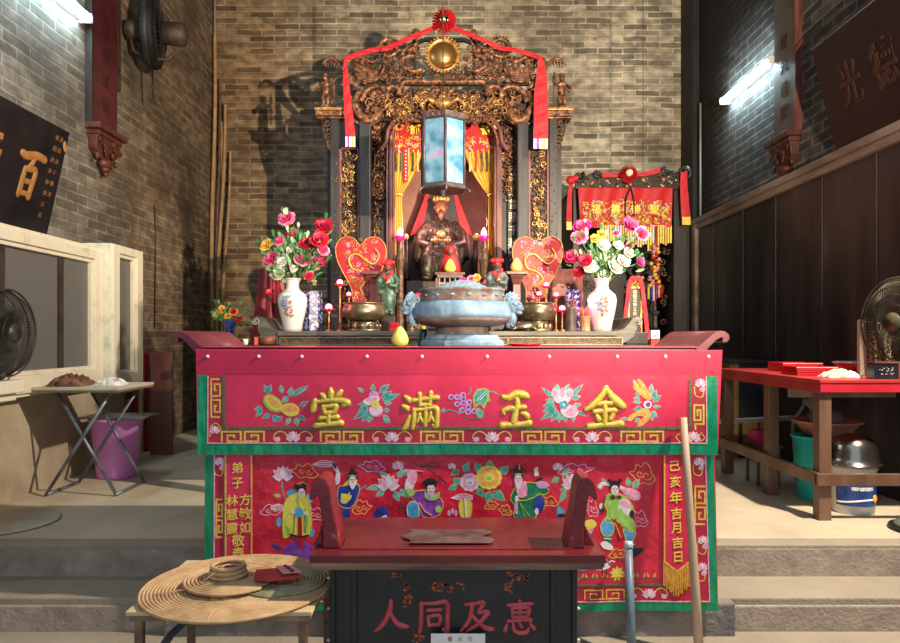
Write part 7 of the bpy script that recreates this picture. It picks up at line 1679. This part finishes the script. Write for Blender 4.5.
# ---- bamboo poles
m_bam = M('tan_bamboo', (.34, .19, .08), (.52, .32, .15), sc=6, r=.45, stretch=(1, 1, .15))
m_bamd = M('brown_bamboo', (.10, .05, .03), (.18, .10, .06), sc=6, r=.5)
poles = [((212.5, 37), (209, 8.55), 3.6, m_bam, 'tallest and leftmost of the bamboo poles leaning in the back corner'), ((217.5, 79), (213, 8.45), 2.6, m_bamd, 'dark brown bamboo pole leaning among the tan ones in the back corner'),
         ((223, 105), (211.5, 8.35), 3.2, m_bam, 'second tallest tan bamboo pole leaning in the back corner'), ((228, 152), (216, 8.3), 2.8, m_bam, 'shortest bamboo pole, rightmost of those leaning in the back corner'), ((219, 122), (218, 8.5), 2.4, m_bam, 'slim tan bamboo pole between the others in the back corner')]
for (tp, bt, r, mt, lab) in poles:
    top = W(tp[0]+2.5, tp[1], 8.62); bot = Vector(((bt[0]+3-450)/F*bt[1], bt[1]-.05, 0)); b = B(mt); n = 16; rr = r*.008
    pts = []; rad = []
    for i in range(n+1):
        p = bot.lerp(top, i/n)+Vector((.012*sin(i*.6), 0, 0)); pts += [p-(top-bot)*.0015, p, p+(top-bot)*.0015]; k_ = rr*(1.1-.35*i/n); rad += [k_, k_*1.18, k_]
    b.tube(pts, rad, 9); o = b.build('bamboo_pole'); tag(o, lab, 'bamboo pole', 'bamboo poles in the back corner')
# ---- boards leaning under the window
m_rb = M('dark_red_board', (.20, .012, .012), (.32, .03, .03), sc=4, r=.4)
m_bb = M('red_brown_board', (.13, .045, .03), (.24, .09, .06), sc=5, r=.45, stretch=(1, 1, .3), bump=.2)
Rz = Matrix.Rotation(.10, 3, 'X')
for (x0, x1, y_, h, mt, lab) in ((132, 148, 6.52, .97, m_rb, 'narrow dark red board leaning behind the red-brown board and purple bucket'), (150, 172, 6.34, .96, m_bb, 'red-brown board leaning upright right of the dark red board')):
    xa = (x0-450)/F*y_; xb_ = (x1-450)/F*y_; b = B(mt); b.box(xa, xb_, y_, y_+.03, 0, h, rot=Matrix.Rotation(-.0, 3, 'X')); b.build_ = None
    o = b.build('leaning_board', bevel=.004); tag(o, lab, 'board')
b = B(M('ochre_batten', (.4, .25, .1), r=.6)); b.box(-2.93, -2.90, 6.40, 6.43, 0, .96); o = b.build('wooden_batten'); tag(o, 'thin ochre batten standing between the purple bucket and the leaning boards', 'batten')
# ---- purple bucket
m_pur = M('purple_plastic', (.70, .24, .64), (.78, .30, .72), sc=3, r=.35)
c = Vector((-2.63, 5.37, 0)); t = thing('plastic_bucket', 'purple plastic bucket under the folding table', 'bucket', c)
b = B(m_pur); b.lathe([(.135, .0), (.145, .01), (.19, .44), (.205, .445), (.207, .47), (.192, .475), (.186, .44), (.14, .02), (.0001, .015)], c, n=40); b.build('bucket_wall', t)
b = B(m_gtube); b.box(-2.85, -2.34, 5.16, 5.52, .4755, .4855); o = b.build('dark_tray', bevel=.003); tag(o, 'flat grey tray lying across the top of the purple bucket', 'tray')
# ---- folding table
m_ft = M('cream_table_laminate', (.50, .44, .33), (.62, .55, .42), sc=4, r=.5)
t = thing('folding_table', 'cream folding table on crossed grey tube legs beside the window', 'table', (-2.67, 5.06, 0))
b = B(m_ft); b.box(-2.96, -2.37, 4.78, 5.34, .735, .757); b.build('table_top', t, bevel=.004)
b = B(M('table_edge_brown', (.22, .14, .08), r=.6)); b.box(-2.955, -2.375, 4.785, 5.335, .722, .735); b.build('edge_band', t)
for y in (4.84, 5.26):
    b = B(m_gtube); b.tube([(-2.90, y, .013), (-2.45, y, .718)], .012, 8); b.build('leg', t)
    b = B(m_gtube); b.tube([(-2.42, y+.012, .013), (-2.83, y+.012, .718)], .012, 8); b.build('leg', t)
for x in (-2.90, -2.42): b = B(m_gtube); b.tube([(x, 4.84, .013), (x, 5.272, .013)], .012, 8); b.build('foot_bar', t)
for x in (-2.45, -2.83): b = B(m_gtube); b.tube([(x, 4.82, .71), (x, 5.29, .71)], .010, 8); b.build('top_bar', t)
t.location += Vector((.115, -.155, 0))
def crumpled(name, c, rx, ry, rz, mat, label, cat_, seed, n=40):
    R = random.Random(seed)
    def fn(u, v):
        x = (u-.5)*2; y = (v-.5)*2; e_ = (max(0, 1-x*x-.25*noise.noise(Vector((y*2, seed, 1))))**.6 if x*x < 1 else 0)*max(0, 1-y**4)**.5
        nz_ = .55-1.5*abs(noise.noise(Vector((x*1.5+seed, y*1.5, 0))))-.8*abs(noise.noise(Vector((x*3.2, y*3.2+seed, 3))))
        return Vector((c[0]+x*rx*(1+.15*noise.noise(Vector((y*3, seed, 0)))), c[1]+y*ry, c[2]+.004+rz*e_*(.55+nz_)*.9 if e_ > .02 else c[2]+.003))
    b = B(mat); b.grid(lambda u, v: Vector((fn(u, v).x, fn(u, v).y, max(c[2]+.002, (fn(u, v) if 0 < u < 1 and 0 < v < 1 else Vector((0, 0, 0))).z))), n, n); b.grid(lambda u, v: Vector((fn(1-u, v).x, fn(1-u, v).y, c[2]+.001)), n, n)
    o = b.build(name); return tag(o, label, cat_)
crumpled('crumpled_rag', (-2.40, 4.80, .757), .10, .09, .06, M('white_rag', (.55, .50, .42), (.78, .74, .66), sc=14, r=.8), 'crumpled white rag on the folding table', 'rag', 3)
crumpled('brown_rag', (-2.67, 4.80, .757), .12, .12, .09, M('brown_rag_cloth', (.05, .02, .012), (.24, .10, .05), sc=12, r=.8), 'dark brown crumpled bundle at the window end of the folding table', 'rag', 8)
# ---- pedestal fan on the ledge (left) and desk fan (right)
def desk_fan(name, c, R_, az, base_z, label, mats, cat_='fan', tilt=0.0):
    cage, blade, basem = mats; t = thing(name, label, cat_, (c[0], c[1], base_z)); c = Vector(c)
    RM = Matrix.Rotation(az, 3, 'Z') @ Matrix.Rotation(PI/2+tilt, 3, 'X')       # local z -> horizontal axis
    b = B(cage)
    for r_, z_ in ((1.0, 0), (.98, .05), (.8, .075), (.6, .085), (.4, .09), (.2, .09)):
        for s_ in ((-1, 1) if z_ else (1,)): b.tube([c+RM @ Vector((R_*r_*cos(a), R_*r_*sin(a), s_*z_)) for a in (2*PI*q/36 for q in range(36))], .0065 if r_ > .95 else .0022, 6, closed=True)
    for q in range(90):
        a = 2*PI*q/90
        for s_ in (-1, 1): b.tube([c+RM @ Vector((R_*k_*cos(a+sk), R_*k_*sin(a+sk), s_*z_)) for k_, z_, sk in ((.2, .09, .25), (.6, .085, .12), (.85, .07, .04), (1, .01, 0))], .0024, 4)
    b.build('cage', t)
    b = B(cage); b.lathe([(.0001, .1), (R_*.22, .095), (R_*.22, .088)], c, n=24, mat=RM); b.build('badge', t)
    for q in range(3):
        M2 = RM @ Matrix.Rotation(2*PI*q/3+.5, 3, 'Z'); pts = [(p.x, p.y) for p in cat([(.03, -.03, 0), (R_*.5, -R_*.42, 0), (R_*.85, -R_*.25, 0), (R_*.88, R_*.1, 0), (R_*.55, R_*.3, 0), (.04, .04, 0)], 4)]
        b = B(blade); b.prism(pts, -.002, .002, lambda u, v, d: c+M2 @ Vector((u, v, d+v*.22))); b.build('blade', t)
    b = B(basem); b.lathe([(.05, -.09), (.065, -.12), (.06, -.20), (.03, -.22)], c, n=20, mat=RM); b.build('motor', t)
    bk = c+RM @ Vector((0, 0, -.15)); b = B(basem); b.cyl((bk.x, bk.y, base_z+.02), bk, .018, n=10); b.build('post', t)
    b = B(basem); b.lathe([(.14, 0), (.14, .015), (.10, .03), (.03, .04)], (bk.x, bk.y, base_z+.0005), n=28); b.build('base', t)
m_fc = M('dusty_black_cage', (.02, .019, .018), (.06, .055, .05), sc=10, r=.45); m_fbl = glassmat('smoky_blade', (.35, .33, .3), .3, .15, (.05, .045, .04))
desk_fan('desk_fan', (-2.79, 4.22, 1.125), .275, 1.55, .83, 'dusty black round fan on the cream ledge in front of the window', (m_fc, m_fbl, m_fc))
m_fc2 = M('yellowed_black_cage', (.03, .026, .014), (.10, .085, .04), sc=8, r=.4, c3=(.45, .42, .34))
desk_fan('desk_fan', (2.82, 4.22, 1.19), .285, -1.35, .8445, 'old black round fan standing at the near end of the red table', (m_fc2, m_fbl, m_iron))
# ---- round mat at the left edge of the platform
b = B(M('grey_cream_mat', (.38, .32, .22), (.5, .43, .31), sc=5, r=.8)); b.lathe([(.30, 0), (.31, .006), (.30, .012), (.0001, .014)], (-2.65-.0, 4.02, .0005), n=48); o = b.build('round_mat'); tag(o, 'round cream mat lying on the floor below the folding table ledge', 'mat')

# ================================================================== RIGHT SIDE
m_rt = M('red_table_top_paint', (.38, .02, .02), (.52, .06, .05), sc=4, r=.32, bump=.1, c3=(.62, .25, .2), lo=.3, hi=.72)
m_rt2 = M('bright_red_edge', (.50, .012, .03), (.60, .03, .05), sc=4, r=.35)
m_lg = M('brown_painted_leg', (.09, .042, .024), (.20, .105, .06), sc=6, r=.45, stretch=(1, 1, .2), bump=.15)
XA = 2.2; t = thing('side_table', 'long red-topped wooden table with a low rail along the dark boarded wall', 'table', (2.6, 4.8, 0))
b = B(m_rt); b.box(XA, 3.0, 4.04, 5.56, .825, .845); b.build('table_top', t, bevel=.003)
b = B(m_rt2); b.box(XA+.004, 2.996, 4.045, 4.065, .77, .826); b.build('front_apron', t, bevel=.002)
b = B(m_rt); b.box(XA+.004, XA+.024, 4.066, 5.55, .765, .826); b.build('side_apron', t, bevel=.002)
for (x, y) in ((XA+.01, 4.07), (XA+.01, 4.72), (XA+.01, 5.47), (2.93, 4.07), (2.93, 5.47)): b = B(m_lg); b.box(x, x+.075, y-.0, y+.075, 0, .77); b.build('leg', t, bevel=.004)
b = B(m_lg); b.box(XA-.018, XA+.008, 4.05, 5.56, .215, .29); b.build('side_rail', t, bevel=.003)
b = B(m_lg); b.box(XA-.018, 2.99, 4.035, 4.068, .215, .285); b.build('front_rail', t, bevel=.003)
b = B(m_rail); b.box(2.25, 2.95, 4.5, 4.53, .70, .76); b.build('under_batten', t)
ZR = .8455
m_tray = M('red_plastic_tray', (.45, .008, .012), (.6, .02, .03), sc=6, r=.25, coat=.3)
def tray(x0, x1, y0, y1, z, h, label, gr='red trays on the side table'):
    t = thing('red_tray', label, 'tray', ((x0+x1)/2, (y0+y1)/2, z), gr)
    b = B(m_tray); w_ = .012
    b.box(x0+w_, x1-w_, y0+w_, y1-w_, z, z+.006)
    b.build('tray_base', t)
    b = B(m_tray)
    for (a0, a1, c0, c1) in ((x0, x1, y0, y0+w_), (x0, x1, y1-w_, y1), (x0, x0+w_, y0+w_, y1-w_), (x1-w_, x1, y0+w_, y1-w_)): b.box(a0, a1, c0, c1, z+.002, z+h)
    b.build('tray_wall', t)
    b = B(M('pale_tray_edge', (.75, .5, .45), r=.3)); b.box(x0-.002, x1+.002, y0-.003, y0, z+h-.006, z+h-.001); b.build('tray_lip', t)
tray(2.30, 2.55, 4.50, 4.72, ZR, .030, 'lower of two red trays stacked near the front of the red table')
tray(2.29, 2.56, 4.49, 4.73, ZR+.031, .026, 'upper of two red trays stacked near the front of the red table')
tray(2.43, 2.72, 4.96, 5.2, ZR, .065, 'deep red tray at the far end of the red table, behind the stacked pair')
t = thing('offering_plate', 'red and silver round plate on the red table near the beige panel', 'plate', (2.86, 5.0, ZR))
b = B(m_tray); b.lathe([(.07, 0), (.09, .01), (.16, .075), (.155, .078), (.08, .018), (.0001, .014)], (2.835, 4.72, ZR), n=32); b.build('plate_body', t)
b = B(M('silver_plate_rim', (.6, .58, .55), r=.25, metal=.8)); b.lathe([(.16, .074), (.166, .078), (.160, .083), (.154, .079)], (2.835, 4.72, ZR), n=32); b.build('plate_rim', t)
crumpled('crumpled_cloth', (2.46, 4.30, ZR), .10, .08, .055, M('dirty_white_cloth', (.40, .36, .28), (.70, .66, .56), sc=16, r=.8), 'crumpled off-white cloth on the red table in front of the red trays', 'cloth', 12)
# beige slotted panel
m_bei = M('beige_plastic', (.55, .46, .30), (.62, .54, .38), sc=5, r=.45)
t = thing('slotted_panel', 'beige plastic panel with rows of slots standing behind the old black fan', 'panel', (2.85, 4.5, ZR))
b = B(m_bei); X0, X1, Z0, Z1, Yp_ = 2.73, 2.985, ZR+.0005, ZR+.37, 4.53
b.box(X0, X1, Yp_+.012, Yp_+.02, Z0, Z1) if 0 else None
cols = 6; x_a = X0+.045
b.box(X0, x_a, Yp_, Yp_+.03, Z0, Z1); b.box(X1-.02, X1, Yp_, Yp_+.03, Z0, Z1); b.box(x_a, X1-.02, Yp_, Yp_+.03, Z0, Z0+.03); b.box(x_a, X1-.02, Yp_, Yp_+.03, Z1-.035, Z1)
wc = (X1-.02-x_a)/cols
for q in range(1, cols): b.box(x_a+wc*q-.006, x_a+wc*q+.006, Yp_, Yp_+.03, Z0+.03, Z1-.035)
for q in range(cols):
    for r_ in range(9): z = Z0+.03+(Z1-Z0-.065)*(r_+.5*(q % 2)+.3)/9.3; b.box(x_a+wc*q, x_a+wc*(q+1), Yp_+.001, Yp_+.029, z-.004, z+.004)
b.build('slotted_face', t)
b = B(M('dark_panel_back', (.02, .015, .012), r=.6)); b.box(X0+.02, X1-.01, Yp_+.031, Yp_+.036, Z0, Z1-.02); b.build('panel_back', t)
t = thing('black_box', 'small black box with white marks under the old black fan on the red table', 'box', (2.64, 4.14, ZR))
b = B(m_blk); b.box(2.56, 2.72, 4.10, 4.18, ZR+.0005, ZR+.095); b.build('box_body', t, bevel=.003)
b = B(m_rwood); b.box(2.555, 2.725, 4.095, 4.185, ZR+.0955, ZR+.106); b.box(2.70, 2.722, 4.093, 4.099, ZR+.001, ZR+.095); b.build('box_lid', t)
b = B(m_white); R = random.Random(4)
for q in range(22): x = R.uniform(2.585, 2.67); z = ZR+R.uniform(.025, .075); b.box(x, x+R.uniform(.002, .010), 4.0975, 4.0995, z, z+.003)
b.build('white_marks', t)
# ---- dark cabinet behind
m_cab = M('black_cabinet_paint', (.010, .010, .012), (.03, .028, .03), sc=5, r=.35)
m_och = M('ochre_cabinet_side', (.12, .07, .015), (.22, .14, .04), sc=6, r=.5, c3=(.05, .03, .01))
t = thing('black_cabinet', 'black cabinet with ochre side standing beyond the far end of the red table', 'cabinet', (2.8, 6.4, 0))
b = B(m_cab); b.box(2.64, 2.98, 6.2, 6.9, .01, .86); b.build('cabinet_body', t, bevel=.004)
b = B(m_och); b.box(2.55, 2.64, 6.19, 6.9, 0, .86); b.m(m_cab).box(2.628, 2.645, 6.18, 6.2, 0, .86); b.build('cabinet_side', t)
b = B(m_cab); b.box(2.53, 2.985, 6.16, 6.92, .86, .885); b.build('cabinet_top', t, bevel=.003)
b = B(m_och); b.box(2.66, 2.80, 6.185, 6.199, .03, .36); b.box(2.82, 2.96, 6.185, 6.199, .03, .36); b.build('lower_door', t)
b = B(M('white_pipe_paint', (.6, .56, .5), r=.4)); b.tube([(2.20, 5.75, .38), (2.999, 5.75, .42)], .022, 10); b.ell((2.20, 5.75, .38), .035, .035, .035); o = b.build('drain_pipe'); tag(o, 'white horizontal drain pipe between the black cabinet and the red table', 'pipe')
b = B(M('grey_hose', (.3, .32, .33), r=.4)); b.tube(sm([(2.62, 5.0, .74), (2.60, 5.0, .60), (2.55, 5.05, .46), (2.58, 5.1, .30), (2.6, 5.1, .012)]), .012, 8); o = b.build('grey_hose'); tag(o, 'thin grey hose hanging down under the red table behind the pink basin', 'hose')
# ---- under the table
m_turq = M('turquoise_plastic', (.02, .48, .42), (.04, .58, .50), sc=4, r=.35)
c = Vector((2.50, 4.64, 0)); t = thing('turquoise_bin', 'tall turquoise plastic bin under the red table', 'bin', c)
b = B(m_turq); b.lathe([(.115, 0), (.12, .008), (.148, .41), (.158, .415), (.158, .43), (.148, .432), (.14, .41), (.112, .02), (.0001, .015)], c, n=36); b.build('bin_wall', t)
c2 = c+Vector((.07, 0, .4325)); t = thing('pink_basin', 'wide salmon pink basin sitting on top of the turquoise bin', 'basin', c2)
b = B(M('salmon_plastic', (.50, .20, .13), (.58, .26, .18), sc=4, r=.35)); b.lathe([(.13, 0), (.14, .005), (.20, .085), (.222, .09), (.222, .10), (.205, .10), (.19, .088), (.13, .01), (.0001, .008)], c2, n=40); b.build('basin_wall', t)
m_bag = glassmat('clear_plastic_bag', (.8, .78, .75), .55, .12, (.35, .32, .3))
b = B(m_bag); R = random.Random(5); b.ell(c2+Vector((-.02, -.02, .12)), .12, .10, .065, nu=18, nv=10); b.tube([c2+Vector((-.08, -.02, .15)), c2+Vector((-.11, -.02, .20)), c2+Vector((-.15, -.02, .25))], [.05, .02, .035], 9)
o = b.build('plastic_bag'); o.modifiers.new('d', 'DISPLACE').strength = .03; tx = bpy.data.textures.new('n', 'CLOUDS'); tx.noise_scale = .04; o.modifiers['d'].texture = tx; tag(o, 'crumpled clear plastic bag lying in the salmon pink basin', 'bag')
b = B(M('magenta_box', (.45, .02, .10), r=.5)); b.box(2.28, 2.42, 5.05, 5.2, .30, .40); b.m(m_lg).box(2.26, 2.45, 5.0, 5.25, .28, .299); b.box(2.27, 2.29, 5.02, 5.04, 0, .28); b.box(2.42, 2.44, 5.02, 5.04, 0, .28); b.box(2.27, 2.29, 5.2, 5.22, 0, .28); b.box(2.42, 2.44, 5.2, 5.22, 0, .28)
o = b.build('pink_stool'); tag(o, 'small stool with a dark pink seat box beside the turquoise bin', 'stool')
c = Vector((2.545, 4.30, 0)); t = thing('paint_bucket', 'white paint bucket with a blue label under an upturned metal bowl', 'bucket', c)
b = B(M('white_bucket_plastic', (.62, .60, .54), (.72, .70, .64), sc=5, r=.4)); b.lathe([(.118, 0), (.122, .006), (.134, .27), (.142, .275), (.142, .30), (.134, .302)], c, n=40); b.build('bucket_body', t)
b = B(M('navy_label', (.01, .03, .16), (.03, .09, .32), sc=9, r=.35))
vs = []
for z, r_ in ((.055, .1262), (.20, .1335)): vs += [c+Vector((r_*sin(a), -r_*cos(a), z)) for a in (-1.3+2.6*q/24 for q in range(25))]
b.add(vs, [(q, q+1, q+26, q+25) for q in range(24)], True); b.build('blue_label', t)
def onb(a, z, l=.0015): r_ = .1245+z*.047+l; return c+Vector((r_*sin(a), -r_*cos(a), z))
b = B(m_white); b.tube([onb(a, .085+.012*sin(a*2+1)) for a in (-1.25+2.5*q/20 for q in range(21))], .006, 5, flat=.3); b.build('white_swoosh', t)
b = B(m_orange); b.ell(onb(.62, .10, .002), .026, .006, .026, rot=Matrix.Rotation(.62, 3, 'Z')); b.build('orange_seal', t)
b = B(m_white)
for q in range(8): a = -.5+q*.12; p = onb(a, .165); b.text('優質內牆乳膠塗料'[q], p, .024, (cos(a), sin(a), 0), (0, 0, 1), depth=.001, off=.01)
b.build('label_writing', t)
c3 = c+Vector((.0, 0, .3025)); b = B(M('dull_steel_bowl', (.22, .19, .16), (.32, .28, .24), sc=4, r=.22, metal=.95)); b.lathe([(.168, 0), (.168, .006), (.148, .012), (.146, .06), (.132, .12), (.10, .165), (.05, .185), (.0001, .187)], c3, n=40); o = b.build('metal_bowl'); tag(o, 'upturned dull steel bowl sitting on the white paint bucket', 'bowl')
c = Vector((2.70, 3.86, .0005)); t = thing('glass_lid', 'round glass lid with a black rim on the floor before the red table', 'lid', c)
b = B(glassmat('dusty_lid_glass', (.75, .8, .72), .5, .1, (.25, .28, .22))); b.lathe([(.17, .015), (.14, .045), (.08, .065), (.0001, .072)], c, n=36); b.lathe([(.0001, .068), (.08, .061), (.14, .041), (.165, .015)], c, n=36); b.build('glass_dome', t)
b = B(m_iron); b.tube([c+Vector((.172*cos(a), .172*sin(a), .012)) for a in (2*PI*q/40 for q in range(40))], .012, 7, closed=True); b.build('rim', t)
b = B(m_turb); b.ell((2.86, 4.6, .02), .05, .04, .02); o = b.build('red_scrap'); tag(o, 'small red scrap on the floor under the red table near the wall', 'scrap')
# wires on the left wall
b = B(m_iron); b.tube([(-3.045, 7.0, 2.45), (-3.04, 7.02, 2.2), (-3.04, 7.0, 1.2)], .006, 5); o = b.build('wall_cable'); tag(o, 'thin dark cable running down the brown brick wall below the wall fan', 'cable')

# ---- surface details sit one level deeper, on the part that carries them
UNDER = {'embroidered_cloud': 'cloth', 'embroidered_wisp': 'cloth', 'embroidered_lotus': 'cloth', 'embroidered_peony': 'cloth', 'embroidered_crane': 'cloth', 'embroidered_chrysanthemum': 'cloth', 'embroidered_grass': 'cloth',
         'embroidered_figure': 'cloth', 'embroidered_gourd': 'cloth', 'embroidered_shoe': 'cloth', 'embroidered_leaf': 'cloth', 'embroidered_fruit': 'cloth', 'key_pattern': 'border_band', 'scroll_lotus': 'border_band', 'tack': 'cloth',
         'gold_character': ('cloth', 'banner_cloth', 'pelmet'), 'embroidered_character': 'streamer_band', 'raised_character': 'panel_body', 'flaked_inscription': 'panel_body', 'nail': 'panel_body', 'bulb': ('glass_cup', 'glass_petals'),
         'ink_character': 'board', 'ochre_character': 'plaque_board', 'rust_character': 'plaque_board', 'small_character': 'plaque_board', 'oval_seal': 'plaque_board', 'turban': 'head', 'hat': 'head', 'crown': 'face', 'painted_figure': 'vase_body',
         'painted_band': 'vase_body', 'cobalt_rim': 'jar_body', 'rim_boss': 'bowl', 'gilt_character': 'couplet_board', 'pane': 'window_frame', 'mullion': 'window_frame', 'can_writing': 'can_body', 'label_writing': ('paper_label', 'blue_label'),
         'centre': 'pleats', 'white_swoosh': 'blue_label', 'orange_seal': 'blue_label', 'tablet_inscription': 'tablet_board', 'gold_dragon': 'fan_face', 'scroll_embroidery': 'fan_face', 'brocade_pattern': 'pelmet', 'gold_brocade': 'banner_cloth',
         'scroll_line': 'scroll_end', 'white_marks': 'box_body', 'motor': None}
for r in [o for o in COL.objects if o.parent is None and o.type == 'EMPTY']:
    kids = list(r.children); st = lambda o: o.name.split('.')[0]
    for k in kids:
        tgt = UNDER.get(st(k))
        if not tgt: continue
        tgt = tgt if isinstance(tgt, tuple) else (tgt,)
        cand = [q for q in kids if st(q) in tgt and q is not k and q.parent is r]
        if cand: k.parent = cand[0]
